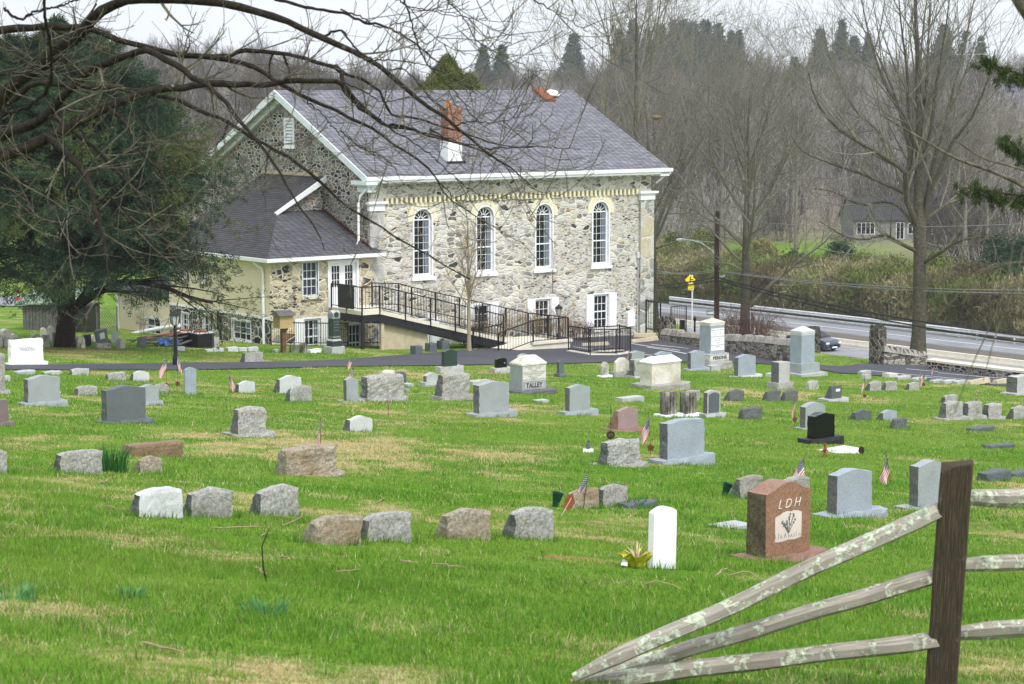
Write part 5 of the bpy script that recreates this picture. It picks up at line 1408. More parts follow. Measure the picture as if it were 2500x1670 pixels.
# ================================================================ gravestones
def slab_mesh(name, w, h, d0, d1, top, rough_face, rough_side, mat, parent=None, z0=0.0, y0=0.0, seed=0, nx=14, ny=4, nz=10, drop=0.1, taper=0.0, lean=0.0, smat=None):
    """a stone: w wide, h high, d0 deep at the foot and d1 at the top, vertical towards us.
    front face at y = y0; goes back in +y."""
    vid = {}; vs = []; fs = []
    def V_(i, j, k):
        key = (i, j, k)
        if key not in vid:
            vid[key] = len(vs); vs.append((i / nx - 0.5, j / ny, k / nz))
        return vid[key]
    for i in range(nx):
        for k in range(nz):
            fs.append((V_(i, 0, k), V_(i + 1, 0, k), V_(i + 1, 0, k + 1), V_(i, 0, k + 1)))
            fs.append((V_(i, ny, k), V_(i, ny, k + 1), V_(i + 1, ny, k + 1), V_(i + 1, ny, k)))
    for j in range(ny):
        for k in range(nz):
            fs.append((V_(0, j, k), V_(0, j, k + 1), V_(0, j + 1, k + 1), V_(0, j + 1, k)))
            fs.append((V_(nx, j, k), V_(nx, j + 1, k), V_(nx, j + 1, k + 1), V_(nx, j, k + 1)))
    for i in range(nx):
        for j in range(ny):
            fs.append((V_(i, j, nz), V_(i + 1, j, nz), V_(i + 1, j + 1, nz), V_(i, j + 1, nz)))
            fs.append((V_(i, j, 0), V_(i, j + 1, 0), V_(i + 1, j + 1, 0), V_(i + 1, j, 0)))
    out = []
    rs = seed * 7.31
    for (u, v, t) in vs:
        a = abs(u) * 2
        if top == 'serp': zt = h * (1 - drop * (0.5 - 0.5 * math.cos(math.pi * a)))
        elif top == 'oval': zt = h * (1 - drop * a * a)
        elif top == 'gothic': zt = h * (1 - drop * max(0, a - 0.35) * 1.5)
        elif top == 'skew': zt = h * (1 - drop * (0.5 - u))
        elif top == 'rag': zt = h * (1 - drop * (a ** 2.5)) + 0.05 * h * mnoise.noise(Vector((u * 3 + rs, 1.7, 0)))
        else: zt = h
        dep = d0 + (d1 - d0) * t
        x = w * u * (1 - taper * t); y = y0 + v * dep + lean * t; z = t * zt
        f_on = (v == 0 or v == 1); s_on = (abs(u) == 0.5); t_on = (t == 1)
        p = Vector((x * 5 + rs, y * 5, z * 5))
        dx = dy = dz = 0.0
        A = rough_face if f_on else 0.0; B = rough_side if (s_on or t_on) else 0.0
        if A:
            q = mnoise.noise(p * 1.2) + 0.6 * mnoise.noise(p * 3.1) + 0.35 * mnoise.noise(p * 7)
            dy += A * q * (1 if v == 1 else -1) - (A * 0.9 * (1 if v == 0 else -1) * -1 if (s_on or t_on) else 0)
        if B or (A and (s_on or t_on)):
            B2 = max(B, A * 0.8)
            q = mnoise.noise(p * 1.5 + Vector((9, 0, 0))) + 0.6 * mnoise.noise(p * 4 + Vector((0, 5, 0)))
            if s_on: dx += B2 * q * (1 if u > 0 else -1)
            if t_on: dz += B2 * q * 0.7
        if v in (0, 1) and s_on and B > 0.008: dx -= 0.006 * (1 if u > 0 else -1)
        out.append((x + dx, y + dy, z0 + z + dz))
    o = np_mesh(name, out, fs, M[mat], parent, smooth=False)
    if smat:
        o.data.materials.append(M[smat]); a = 2 * nx * nz; mi = np.zeros(len(fs), np.int32); mi[a:a + 2 * ny * nz] = 1; o.data.polygons.foreach_set('material_index', mi)
    return o
SIDE = {'g_mid': 'g_roughdark', 'g_blue': 'g_roughdark', 'g_light': 'g_roughdark', 'g_dark': 'g_slate', 'g_pale': 'g_roughdark', 'g_red': 'g_redmoss', 'g_pink': 'g_redrough', 'g_rough': 'g_roughdark'}

ZN = {'4': (0, 560, 2.8), '5': (834, 560, 2.8), '6': (1668, 560, 2.8005), '7': (0, 1110, 1.8784), '8': (1250, 1110, 1.8784), 'p': (0, 0, 1.0), 's': (0, 700, 5.87), 'a': (390, 740, 3.441)}
def zpx(z, x, y): o = ZN[z]; return o[0] + x / o[2], o[1] + y / o[2]
_seed = [0]
STYLE = {  # top, face roughness, side roughness, foot depth, top depth
    'S': ('rag', 0.02, 0.028, 0.44, 0.14, 0.10), 'SM': ('serp', 0.0, 0.02, 0.44, 0.14, 0.14), 'D': ('serp', 0.0, 0.016, 0.20, 0.20, 0.10), 'DF': ('flat', 0.0, 0.016, 0.22, 0.22, 0.0), 'O': ('oval', 0.0, 0.012, 0.20, 0.20, 0.14),
    'R': ('serp', 0.026, 0.03, 0.36, 0.22, 0.08), 'RF': ('rag', 0.028, 0.03, 0.36, 0.30, 0.05), 'M': ('oval', 0.0, 0.0, 0.11, 0.10, 0.07), 'T': ('flat', 0.006, 0.008, 0.09, 0.08, 0.0), 'B': ('rag', 0.014, 0.02, 0.36, 0.26, 0.05), 'P': ('flat', 0.0, 0.004, 0.5, 0.5, 0.0), 'C': ('gothic', 0.0, 0.006, 0.14, 0.12, 0.16)}
def stone(z, xl, xr, yt, yb, st, mat, label, base=None, bmat=None, group=None, d=None, top=None, drop=None, yaw=0.0, tilt=0.0, name='headstone', cat='gravestone', taper=0.0):
    _seed[0] += 1
    x0, t_ = zpx(z, xl, yt); x1, b_ = zpx(z, xr, yb)
    bb = zpx(z, 0, base[2])[1] if base else b_
    P = G((x0 + x1) / 2, bb)
    dep = float(P @ _fw); mpp = dep / F_PX
    lat = U[0] - U[1] * P[0] / P[1]
    w_ = (x1 - x0) * mpp / lat; h_ = (b_ - t_) * mpp
    tp, rf, rs, d0, d1, dr = STYLE[st]
    k = min(1.6, max(0.5, w_ / 0.75))
    if d: d0 = d1 = d
    else: d0 *= k ** 0.5; d1 *= k ** 0.5
    rf *= k; rs *= k
    hb = (bb - b_) * mpp if base else 0
    tot = d0
    n = 1.0
    ctr = P + V * (d0 / 2 + (0.08 if base else 0))
    ctr[2] = gz(ctr[0], ctr[1])
    rq = random.Random(_seed[0]); a = YAW + R_(yaw + rq.uniform(-2.5, 2.5)); tilt = tilt + rq.uniform(-1.6, 1.6) * (0.5 if base else 1)
    if base:
        t = thing(name, ctr, label, cat, a, group)
        if tilt: t.rotation_euler = (0, R_(tilt), a)
        bw = (zpx(z, base[1], 0)[0] - zpx(z, base[0], 0)[0]) * mpp
        bw = max(w_ + 0.14, bw / lat - d0 * 0.55)
        slab_mesh('base', bw, hb + 0.15, d0 + 0.22, d0 + 0.20, 'flat', 0.018 if bmat != 'smooth' else 0, 0.02, (bmat or mat) if bmat != 'smooth' else mat, t, -0.15, -(d0 + 0.22) / 2, _seed[0] + 50, 12, 4, 4)
        dm = slab_mesh('die', w_, h_, d0, d1, top or tp, rf, rs, mat, t, hb, -d0 / 2, _seed[0], drop=drop or dr, taper=taper, smat=SIDE.get(mat) if st in ('D', 'DF', 'O', 'SM', 'R', 'RF') else None)
        t['w'] = w_; t['h'] = h_; t['d'] = d0; t['hb'] = hb
        return t
    o = slab_mesh(name, w_, h_ + 0.12, d0, d1, top or tp, rf, rs, mat, None, -0.12, -d0 / 2, _seed[0], drop=drop or dr, taper=taper, smat=SIDE.get(mat) if st in ('S', 'SM', 'D', 'DF') else None)
    o.location = tuple(ctr); o.rotation_euler = (0, R_(tilt), a)
    tag(o, label, cat, group)
    return o

# --- left part of the graveyard (zoom frames 4 and 7)
tw = stone('p', 31.5, 109, 829, 885, 'DF', 'marble', 'broad white family stone with one carved surname on the lawn above the drive, far left', (18, 123, 892))
text('TWADDELL', 0.17, 'letter_faint', tw, (0.0, -tw['d'] / 2 - 0.006, tw['hb'] + tw['h'] * 0.58), width=tw['w'] * 0.5)
stone('4', -30, 48, 845, 1098, 'RF', 'g_rough', 'tall rough grey monument cut by the left edge of the picture', (-60, 80, 1126), d=0.5)
stone('4', 30, 75, 998, 1040, 'S', 'g_light', 'small grey marker peeping out behind the tall rough monument at the left edge')
stone('4', 115, 246, 965, 995, 'B', 'g_light', 'low grey slab beside the drive, leftmost of three by its edge')
stone('4', 305, 428, 970, 994, 'B', 'g_light', 'low grey slab beside the drive, behind the top of the big serpentine stone')
stone('4', 490, 609, 950, 997, 'S', 'g_light', 'low slanting grey marker at the drive edge, third from the left')
stone('4', 740, 865, 974, 1035, 'S', 'g_rough', 'rough grey slant marker left of a smooth faced one near the drive')
stone('4', 912, 1022, 965, 1040, 'SM', 'g_pale', 'smooth faced pale slant marker near the drive, left of the two flags')
stone('4', 205, 428, 1000, 1176, 'D', 'g_mid', 'grey serpentine top stone on a rough base at the far left', (140, 470, 1210))
stone('4', 530, 672, 1067, 1135, 'S', 'g_rough', 'rough pale slant marker between the two big serpentine stones at left')
stone('4', 745, 1013, 1068, 1300, 'D', 'g_dark', 'big dark grey serpentine top stone on a broad base, left of centre', (675, 1058, 1330))
stone('4', 985, 1100, 1062, 1178, 'D', 'g_mid', 'grey die partly hidden behind the right end of the big dark grey stone', (960, 1128, 1203))
stone('4', 1060, 1155, 1056, 1122, 'S', 'g_rough', 'low rough marker behind the big dark grey stone, right of the hidden die')
stone('4', 1268, 1342, 942, 1130, 'M', 'g_blue', 'upright narrow grey marble tablet with a curved top beside the lantern post')
stone('4', 1630, 1746, 1035, 1118, 'SM', 'g_pale', 'smooth pale slant marker right of a small flag, left of centre')
stone('4', 1912, 2062, 997, 1120, 'SM', 'g_pale', 'larger pale slant stone behind the rough grey marker, centre left')
stone('4', 1985, 2135, 1067, 1176, 'S', 'g_rough', 'rough speckled slant marker in front of the larger pale slant stone')
stone('4', 1650, 1842, 1212, 1390, 'R', 'g_rough', 'rough faced grey slant stone on a broad base, left of the dead grass patch', (1555, 1886, 1420))
stone('4', 897, 1258, 1462, 1556, 'B', 'g_brown', 'long low brown stained stone lying behind a small brown boulder marker', top='flat')
stone('4', -60, 75, 1168, 1318, 'DF', 'g_purple', 'purple grey stone cut by the left edge of the picture', (-90, 116, 1346))
stone('p', 150, 254, 1097, 1158, 'S', 'g_rough', 'rough stained slant marker beside a clump of daffodil leaves')
stone('p', -40, 20, 1095, 1156, 'S', 'g_rough', 'pale rough marker cut by the left edge, below the purple grey stone')
stone('7', 640, 746, 8, 86, 'S', 'g_tanrough', 'small brown stained boulder marker in front of the long low brown stone')
stone('4', 1672, 1797, 842, 910, 'SM', 'g_rough', 'single grey slant marker on the grass strip beyond the drive', top='flat')
sm = 'small fallen stones by the annex'
stone('a', 150, 215, 365, 402, 'B', 'g_light', 'small pale block on the grass just right of the lantern', group=sm)
stone('a', 395, 450, 388, 410, 'B', 'g_pale', 'half sunk pale stone in front of the upright grey post, left one', group=sm)
stone('a', 455, 540, 377, 408, 'B', 'g_pale', 'half sunk pale stone in front of the upright grey post, right one', group=sm)
stone('a', 575, 662, 368, 408, 'B', 'g_pale', 'rough white block under the annex window, leftmost of three', group=sm)
stone('a', 668, 735, 372, 408, 'B', 'g_pale', 'rough white block under the annex window, middle of three', group=sm)
stone('a', 745, 830, 368, 408, 'B', 'g_pale', 'rough white block under the annex window, rightmost of three', group=sm)
stone('a', 462, 505, 222, 378, 'C', 'marble_old', 'narrow upright grey stone post beside the black air conditioners', d=0.3)
stone('a', 968, 1024, 388, 416, 'B', 'marble_old', 'small broken stone at the foot of the tan wooden box post', group=sm)
stone('a', 1105, 1162, 350, 417, 'T', 'streak', 'old streaked tablet by the low iron fence, left of the square one', tilt=4, d=0.16)
stone('a', 1205, 1240, 335, 420, 'C', 'streak', 'square streaked old stone post by the low iron fence', d=0.28)
stone('a', 1270, 1318, 393, 421, 'P', 'marble', 'small white fallen stone by the low iron fence, left one', d=0.3)
stone('a', 1318, 1358, 384, 414, 'P', 'marble', 'small white fallen stone by the low iron fence, right one', d=0.3)
# stones stacked under the evergreen
ev = 'old stones stored under the evergreen'
stone('s', -20, 45, 690, 870, 'T', 'marble_old', 'old slab standing at the left edge under the evergreen', group=ev, d=0.3)
stone('s', 62, 165, 720, 868, 'O', 'marble_old', 'round topped old stone in the stone heap at the left edge, front one', group=ev, d=0.3)
stone('s', 50, 165, 606, 735, 'O', 'marble_cream', 'yellowed round topped old stone at the top of the left edge heap', group=ev, d=0.4)
stone('s', -20, 45, 620, 700, 'B', 'marble_old', 'grey block at the back of the left edge heap of stones', group=ev)
stone('s', 172, 275, 725, 790, 'O', 'marble_old', 'low round old stone behind the white family stone', group=ev, d=0.3)
stone('s', 178, 250, 675, 735, 'O', 'marble_cream', 'small yellowed round old stone beside the pale striped rubble', group=ev, d=0.3)
stone('s', 480, 570, 680, 790, 'O', 'marble_old', 'grey round old stone just above the top of the white family stone', group=ev, d=0.3)
stone('s', 600, 668, 588, 720, 'O', 'marble_cream', 'lichened round topped slab leaning by the shed wall', group=ev, d=0.16)
stone('s', 690, 770, 560, 770, 'O', 'marble_old', 'tall grey round topped slab leaning by the shed wall', group=ev, tilt=5)
stone('s', 625, 716, 690, 865, 'B', 'marble_old', 'squat pale old block between the white family stone and the trunk', group=ev)
stone('s', 772, 845, 650, 865, 'T', 'g_mid', 'thin grey carved slab leaning against the evergreen trunk', group=ev, tilt=-4)
stone('s', 1115, 1222, 720, 880, 'C', 'marble_cream', 'pale pointed old block right of the evergreen trunk', group=ev, d=0.3)
stone('s', 1172, 1226, 800, 884, 'O', 'marble_cream', 'small yellow stone in front of the pale pointed block', group=ev)
stone('s', 1232, 1310, 685, 855, 'DF', 'g_blackbase', 'black covered upright stone right of the evergreen trunk', group=ev)
stone('s', 1305, 1390, 695, 785, 'O', 'marble_cream', 'small cream round topped stone behind the black covered one', group=ev)
lean = stone('s', 1420, 1575, 612, 780, 'DF', 'g_dark', 'dark grey stone with a carved plaque leaning back under the evergreen', (1395, 1590, 825), tilt=-9)
slab_mesh('plaque', lean['w'] * 0.45, lean['h'] * 0.55, 0.02, 0.02, 'oval', 0, 0, 'marble_cream', lean, lean['hb'] + lean['h'] * 0.2, -lean['d'] / 2 - 0.012, 5, 8, 1, 6)
stone('s', 1600, 1695, 645, 800, 'T', 'g_mid', 'pale grey tablet leaning in front of the lattice screen', group=ev, tilt=5)
stone('s', 1390, 1482, 815, 886, 'B', 'marble_old', 'small rounded pale stone on the grass, left of a pair under the evergreen', group=ev)
stone('s', 1490, 1587, 806, 886, 'O', 'marble_old', 'small rounded pale stone on the grass, right of a pair under the evergreen', group=ev)
stone('s', 1722, 1795, 750, 888, 'C', 'marble_old', 'squat stone post with a pale top by the white drain pipe', d=0.34)
stone('s', 1990, 2090, 728, 872, 'T', 'g_slate', 'broken dark stepped stone leaning beside the scrap heap', group=ev, tilt=8, d=0.2)

# --- centre (zoom frame 5)
stone('5', 45, 128, 1010, 1166, 'D', 'g_mid', 'narrow grey serpentine stone below two small flags', (-5, 156, 1180))
stone('5', 200, 442, 992, 1146, 'RF', 'g_rough', 'wide rock faced grey block on a base with a flag in front', (160, 480, 1176))
stone('5', 375, 443, 972, 1070, 'O', 'g_slate', 'dark slate top showing behind the wide rock faced block')
stone('5', 285, 366, 960, 1020, 'S', 'marble_cream', 'pinkish rough stone showing behind the wide rock faced block')
stone('5', 450, 492, 1055, 1080, 'P', 'g_light', 'tiny flat marker just right of the wide rock faced block, upper one', d=0.3)
stone('5', 445, 470, 1090, 1118, 'B', 'g_rough', 'tiny grey foot stone just right of the wide rock faced block, lower one')
stone('5', 590, 680, 982, 1042, 'O', 'g_light', 'low grey arched stone on a pale base, centre', (507, 653, 1076), drop=0.3)
stone('5', 682, 700, 1005, 1045, 'B', 'g_pale', 'narrow pale block squeezed between the low arched stone and the rough stone')
stone('5', 712, 800, 820, 936, 'D', 'g_green', 'dark green polished stone on a pale base at the drive edge', (655, 826, 980), bmat='g_light', drop=0.12)
sg = stone('5', 1072, 1138, 880, 946, 'O', 'g_black', 'small black stone on a pale base at the drive edge', (1022, 1152, 980), bmat='g_light', drop=0.12)
text('o', 0.1, 'letter_pale', sg, (0.12, -sg['d'] / 2 - 0.004, sg['hb'] + sg['h'] * 0.5), ext=0.002)
stone('5', 700, 890, 978, 1136, 'R', 'g_rough', 'rock faced pale stone with arched top on a base, centre', (672, 915, 1170))
stone('5', 895, 1016, 1030, 1066, 'B', 'g_light', 'low grey block right behind the rock faced pale stone')
stone('5', 950, 1162, 1040, 1248, 'D', 'g_mid', 'large grey serpentine stone on a rough base, centre front', (875, 1202, 1284), drop=0.08)
stone('5', 1572, 1712, 1062, 1238, 'D', 'g_mid', 'mid sized grey serpentine stone with rough sides right of the lettered cream monument', (1497, 1746, 1272))
stone('5', 1225, 1300, 850, 982, 'O', 'g_mid', 'grey stone half hidden behind the left of the lettered cream monument', (1195, 1300, 1016))
stone('5', 1497, 1530, 893, 985, 'O', 'g_dark', 'thin grey carved stone half hidden behind the right of the lettered cream monument', (1490, 1545, 1012))
stone('5', 1788, 1837, 907, 998, 'C', 'marble_old', 'small weathered dark tablet on a white base near the drive', (1765, 1852, 1012), bmat='marble', drop=0.3)
stone('5', 1885, 1975, 878, 970, 'C', 'marble_cream', 'small pale stone with a pointed top on a rough base near the drive', (1858, 1997, 1010), bmat='g_rough', drop=0.3)
stone('5', 1990, 2078, 830, 958, 'D', 'g_mid', 'tall blue grey stone beside a tiny flag at the lot edge', (1960, 2085, 966))
stone('5', 2012, 2098, 886, 1000, 'RF', 'g_rough', 'upright knobbly boulder stone on a base left of the broad pale tomb', (2000, 2110, 1018), bmat='g_light')
stone('5', 2150, 2262, 834, 960, 'D', 'g_blue', 'blue grey stone top showing behind the broad pale tomb')
stone('5', 1925, 2068, 1147, 1180, 'P', 'g_light', 'flat lettered slab lying in the grass left of the two streaked tablets', d=0.35)
stone('5', 1342, 1420, 1167, 1185, 'P', 'g_light', 'small flat stone in the grass below the lettered cream monument', d=0.3)
stone('p', 1631, 1658, 957, 1012, 'T', 'streak', 'streaked weathered tablet on a white foot, left of the pair', (1612, 1668, 1018), bmat='marble', d=0.26)
stone('p', 1680, 1705, 959, 1010, 'T', 'streak', 'streaked weathered tablet on a white foot, right of the pair', (1668, 1716, 1017), bmat='marble', d=0.26)
stone('5', 1905, 2043, 1217, 1362, 'SM', 'g_pink', 'pink granite slant stone on a rough pink base', (1815, 2066, 1386), bmat='g_redrough')
stone('5', 52, 211, 1274, 1384, 'SM', 'g_pale', 'smooth pale slant marker above the dead grass patch, centre left')
stone('p', 1494, 1571, 1073, 1132, 'R', 'g_rough', 'pale rock faced slant stone on a low base, left of the big grey die', (1468, 1588, 1140))
stone('p', 1636, 1728, 1024, 1116, 'D', 'g_blue', 'big blue grey serpentine die on a rough base, right of centre', (1603, 1747, 1134), drop=0.05)

# --- right (zoom frame 6)
stone('6', 62, 155, 828, 950, 'D', 'g_blue', 'blue grey stone on a mossy base left of the white panelled monument', (20, 180, 966))
stone('6', 385, 505, 855, 998, 'D', 'g_blue', 'pale blue die on a white base right of the white panelled monument', (325, 534, 1010), bmat='g_pale')
stone('6', 665, 737, 908, 1048, 'DF', 'g_light', 'narrow stone with a dark carved face on a rough base', (615, 751, 1092), bmat='g_rough', d=0.4)
stone('6', 862, 928, 1034, 1095, 'S', 'marble_old', 'small old block with a dark streak left of the tall grey monument')
qs = stone('6', 1028, 1096, 1068, 1155, 'SM', 'g_slate', 'slate slant stone with a small white plate on it', (960, 1122, 1178), bmat='g_light', top='flat')
MB().box((-0.04, -qs['d'] / 2 - 0.012, qs['hb'] + qs['h'] * 0.55), (0.14, -qs['d'] / 2 - 0.002, qs['hb'] + qs['h'] * 0.75)).build('plate', M['marble'], qs)
row = 'rough slant markers across the right half'
stone('6', 318, 418, 1094, 1176, 'S', 'g_roughdark', 'rough slant marker alone right of the dark faced stone', group=row)
stone('6', 575, 670, 1093, 1174, 'S', 'g_roughdark', 'rough slant marker under the narrow carved stone, left of two', group=row)
stone('6', 697, 788, 1094, 1173, 'S', 'g_roughdark', 'rough slant marker under the narrow carved stone, right of two', group=row)
stone('6', 30, 119, 1096, 1172, 'S', 'g_rough', 'rough slant marker half hidden behind the right streaked tablet', group=row)
dk = stone('6', 178, 266, 1100, 1258, 'O', 'g_light', 'grey stone with a dark inset face and rough rim', (138, 286, 1286), drop=0.1)
slab_mesh('dark_face', dk['w'] * 0.8, dk['h'] * 0.88, 0.015, 0.015, 'oval', 0, 0, 'g_slate', dk, dk['hb'] + 0.02, -dk['d'] / 2 - 0.012, 3, 10, 1, 6, drop=0.12)
stone('6', 418, 540, 1213, 1300, 'S', 'g_roughdark', 'dark rough slant marker left of the flag and mottled stone', group=row)
stone('6', 850, 985, 1183, 1350, 'O', 'g_mid', 'mottled grey arched stone right behind the polished black stone', (775, 1000, 1368), drop=0.16)
stone('6', 915, 1052, 1254, 1424, 'D', 'g_black', 'polished black serpentine stone on a dark base', (833, 1086, 1470), bmat='g_blackbase', d=0.24)
stone('6', 1180, 1288, 1233, 1305, 'SM', 'g_slate', 'smooth slate grey slant marker with a thin stick before it')
stone('6', 1365, 1463, 1232, 1308, 'SM', 'g_blue', 'smooth pale blue slant marker right of the slate grey one')
stone('6', 1450, 1533, 1285, 1365, 'S', 'g_roughdark', 'small dark rough marker just below the smooth pale blue one', group=row)
stone('6', 1275, 1358, 1037, 1107, 'S', 'g_rough', 'rough slant marker near the parking lot, left of three, beside a flag', group=row)
stone('6', 1382, 1463, 1036, 1102, 'S', 'g_rough', 'rough slant marker near the parking lot, middle of three', group=row)
stone('6', 1545, 1617, 1045, 1100, 'S', 'g_rough', 'rough slant marker near the parking lot, right of three, by the three flags', group=row)
stone('6', 1790, 1878, 1128, 1192, 'S', 'g_rough', 'rough slant marker behind the row of based markers at right', group=row)
stone('6', 1815, 1928, 1176, 1285, 'R', 'g_rough', 'rough slant stone on a base, first of the row at the right edge', (1750, 1945, 1306), group=row)
stone('6', 1965, 2060, 1177, 1278, 'R', 'g_rough', 'rough slant stone on a base, second of the row at right, flag behind', (1930, 2080, 1302), group=row)
stone('6', 2105, 2193, 1189, 1282, 'R', 'g_rough', 'rough slant stone on a base, third of the row at the right edge', (2070, 2206, 1300), group=row)
stone('6', 2255, 2345, 1207, 1300, 'S', 'g_rough', 'rough slant stone cut by the right edge, last of its row', group=row)
stone('6', 2290, 2400, 1004, 1112, 'DF', 'g_light', 'squat grey die with a pale top cut by the right edge near the parking lot', (2213, 2420, 1135), d=0.5)
stone('6', 1990, 2136, 1350, 1382, 'B', 'g_slate', 'dark sunken slab in the grass at the right edge, upper of two')
stone('6', 2110, 2272, 1470, 1498, 'B', 'g_slate', 'dark sunken slab in the grass at the right edge, lower of two', top='flat')
stone('6', 1060, 1232, 1512, 1532, 'P', 'marble', 'flat white plate in the grass below the polished black stone', d=0.6)
stone('6', 1222, 1288, 965, 992, 'B', 'g_light', 'pale block at the parking edge, upper of a stacked pair', group=sm)
stone('6', 1240, 1287, 992, 1022, 'B', 'g_light', 'pale block at the parking edge, lower of a stacked pair', group=sm)
stone('6', 1410, 1466, 986, 1016, 'P', 'marble_cream', 'pale tilted slab at the parking edge right of the stacked pair', d=0.4, tilt=5)
for i, (a, b) in enumerate(((1470, 1560), (1585, 1668), (1712, 1780), (1790, 1866), (1872, 1945))):
    stone('6', a, b, (1003, 1013, 1028, 1030, 1034)[i], (1026, 1034, 1050, 1054, 1058)[i], 'B', 'g_light', ['first', 'second', 'third', 'fourth', 'fifth'][i] + ' low pale stone from the left in the line along the parking edge', group='low pale stones along the parking edge')
stone('6', 193, 254, 930, 966, 'P', 'g_light', 'small grey block in front of the white panelled monument', d=0.35)
stone('6', 598, 640, 985, 1010, 'P', 'g_pale', 'small white flat stone left of the narrow carved stone', d=0.3)
stone('6', 740, 782, 925, 950, 'P', 'g_light', 'small pale block left of the tall grey monument', d=0.3)
# --- foreground (zoom frames 7 and 8)
fr = 'rough slant markers in the front row'
stone('7', 640, 846, 148, 290, 'S', 'g_pale', 'pale rough slant marker, leftmost of the front groups', group=fr)
stone('7', 885, 1073, 152, 290, 'S', 'g_rough', 'rough grey slant marker right beside the pale leftmost one', group=fr)
stone('7', 1192, 1378, 140, 285, 'S', 'g_rough', 'rough grey slant marker standing alone left of the front pair', group=fr)
stone('7', 1440, 1663, 274, 414, 'S', 'g_tanrough', 'rough brownish slant marker, left of the front pair at centre', group=fr)
stone('7', 1692, 1894, 259, 403, 'S', 'g_rough', 'rough grey slant marker, right of the front pair at centre', group=fr)
stone('7', 2055, 2256, 247, 393, 'S', 'g_tanrough', 'rough slant marker with a brown stained face right of the front pair', group=fr)
stone('8', 15, 198, 240, 392, 'S', 'g_rough', 'rough grey slant marker with a broken bronze marker at its corner', group=fr)
stone('8', 280, 405, 152, 248, 'S', 'g_tanrough', 'tan rough slant marker behind the big flag, tilted left', group=fr, tilt=-3)
stone('8', 420, 533, 136, 240, 'S', 'g_rough', 'rough slant marker just right of the big flag', group=fr)
stone('8', 525, 668, 218, 248, 'B', 'g_slate', 'low dark flat topped stone left of the white marble tablet', top='flat')
stone('8', 1048, 1154, 94, 203, 'S', 'g_rough', 'rough grey slant marker left of the red granite stone, green cup beside it', group=fr)
stone('8', 1262, 1367, 97, 175, 'S', 'g_rough', 'pale rough marker peeping out behind the red granite stone', group=fr)
stone('8', 1510, 1668, 66, 262, 'D', 'g_blue', 'blue grey serpentine stone on a base right of the red granite stone', (1430, 1717, 290))
stone('8', 1882, 2012, 26, 230, 'D', 'g_mid', 'grey stone half hidden behind the fence post', (1793, 2040, 250))
stone('8', 2180, 2291, 75, 122, 'B', 'g_slate', 'low grey slab at right beyond the fence, left of two')
stone('8', 2310, 2400, 74, 104, 'B', 'g_slate', 'low grey slab at right beyond the fence, cut by the picture edge')
stone('8', 985, 1110, 325, 341, 'P', 'g_light', 'flat grey plate in the grass left of the red granite stone', d=0.35)
stone('8', 645, 752, 235, 523, 'M', 'marble', 'clean white marble tablet with a curved top in the foreground')
stone('p', 708, 832, 1088, 1157, 'R', 'g_tanrough', 'brown stained slant stone on a low base, flag behind it', (692, 852, 1163), bmat='g_tanrough')
# red granite with initials
ld = stone('8', 1180, 1394, 120, 455, 'D', 'g_red', 'red brown granite stone with carved initials and a pale flower panel', (1068, 1440, 490), bmat='g_redrough', d=0.27, drop=0.13)
fy = -ld['d'] / 2
text('L D H', 0.14, 'letter_pale', ld, (0.0, fy - 0.003, ld['hb'] + ld['h'] * 0.70), shear=0.35, width=ld['w'] * 0.5, ext=0.003, off=-0.002)
pw, ph, pz = ld['w'] * 0.58, ld['h'] * 0.41, ld['hb'] + ld['h'] * 0.19
pts = [(-pw / 2, pz), (-pw / 4, pz - 0.005), (0, pz + 0.008), (pw / 4, pz + 0.0), (pw / 2, pz + 0.02), (pw / 2, pz + ph * 0.9), (pw * 0.36, pz + ph * 0.97), (pw * 0.22, pz + ph * 0.99), (pw * 0.1, pz + ph * 0.96), (-pw * 0.02, pz + ph), (-pw * 0.2, pz + ph * 0.97), (-pw * 0.32, pz + ph * 0.9), (-pw / 2, pz + ph * 0.84)]
pn = MB().prism([(a, fy - 0.004, b) for a, b in pts], (0, 0.01, 0)).build('engraved_panel', M['frost'], ld)
m = MB(); rg = random.Random(8)
for k in range(16):
    a = math.pi / 2 + rg.uniform(-0.75, 0.75); L = rg.uniform(0.08, 0.2); x0, z0 = rg.uniform(-0.01, 0.01), pz + ph * 0.26
    x1, z1 = x0 + L * math.cos(a), z0 + L * math.sin(a)
    m.bar((x0, fy - 0.006, z0), (x1, fy - 0.006, z1), 0.0025, 0.003, up=(0, 1, 0))
    for q in range(5):
        b = a + (q - 2) * 0.5; m.bar((x1, fy - 0.006, z1), (x1 + 0.022 * math.cos(b), fy - 0.006, z1 + 0.022 * math.sin(b)), 0.0025, 0.003, up=(0, 1, 0))
for k in range(13):
    x0 = - pw / 2 + pw * (k + 0.5) / 13; m.bar((x0, fy - 0.006, pz + 0.03), (x0 + rg.uniform(-.02, .02), fy - 0.006, pz + 0.03 + rg.uniform(0.02, 0.06)), 0.0025, 0.003, up=(0, 1, 0))
m.build('engraved_flower', M['letter_mid'], pn)

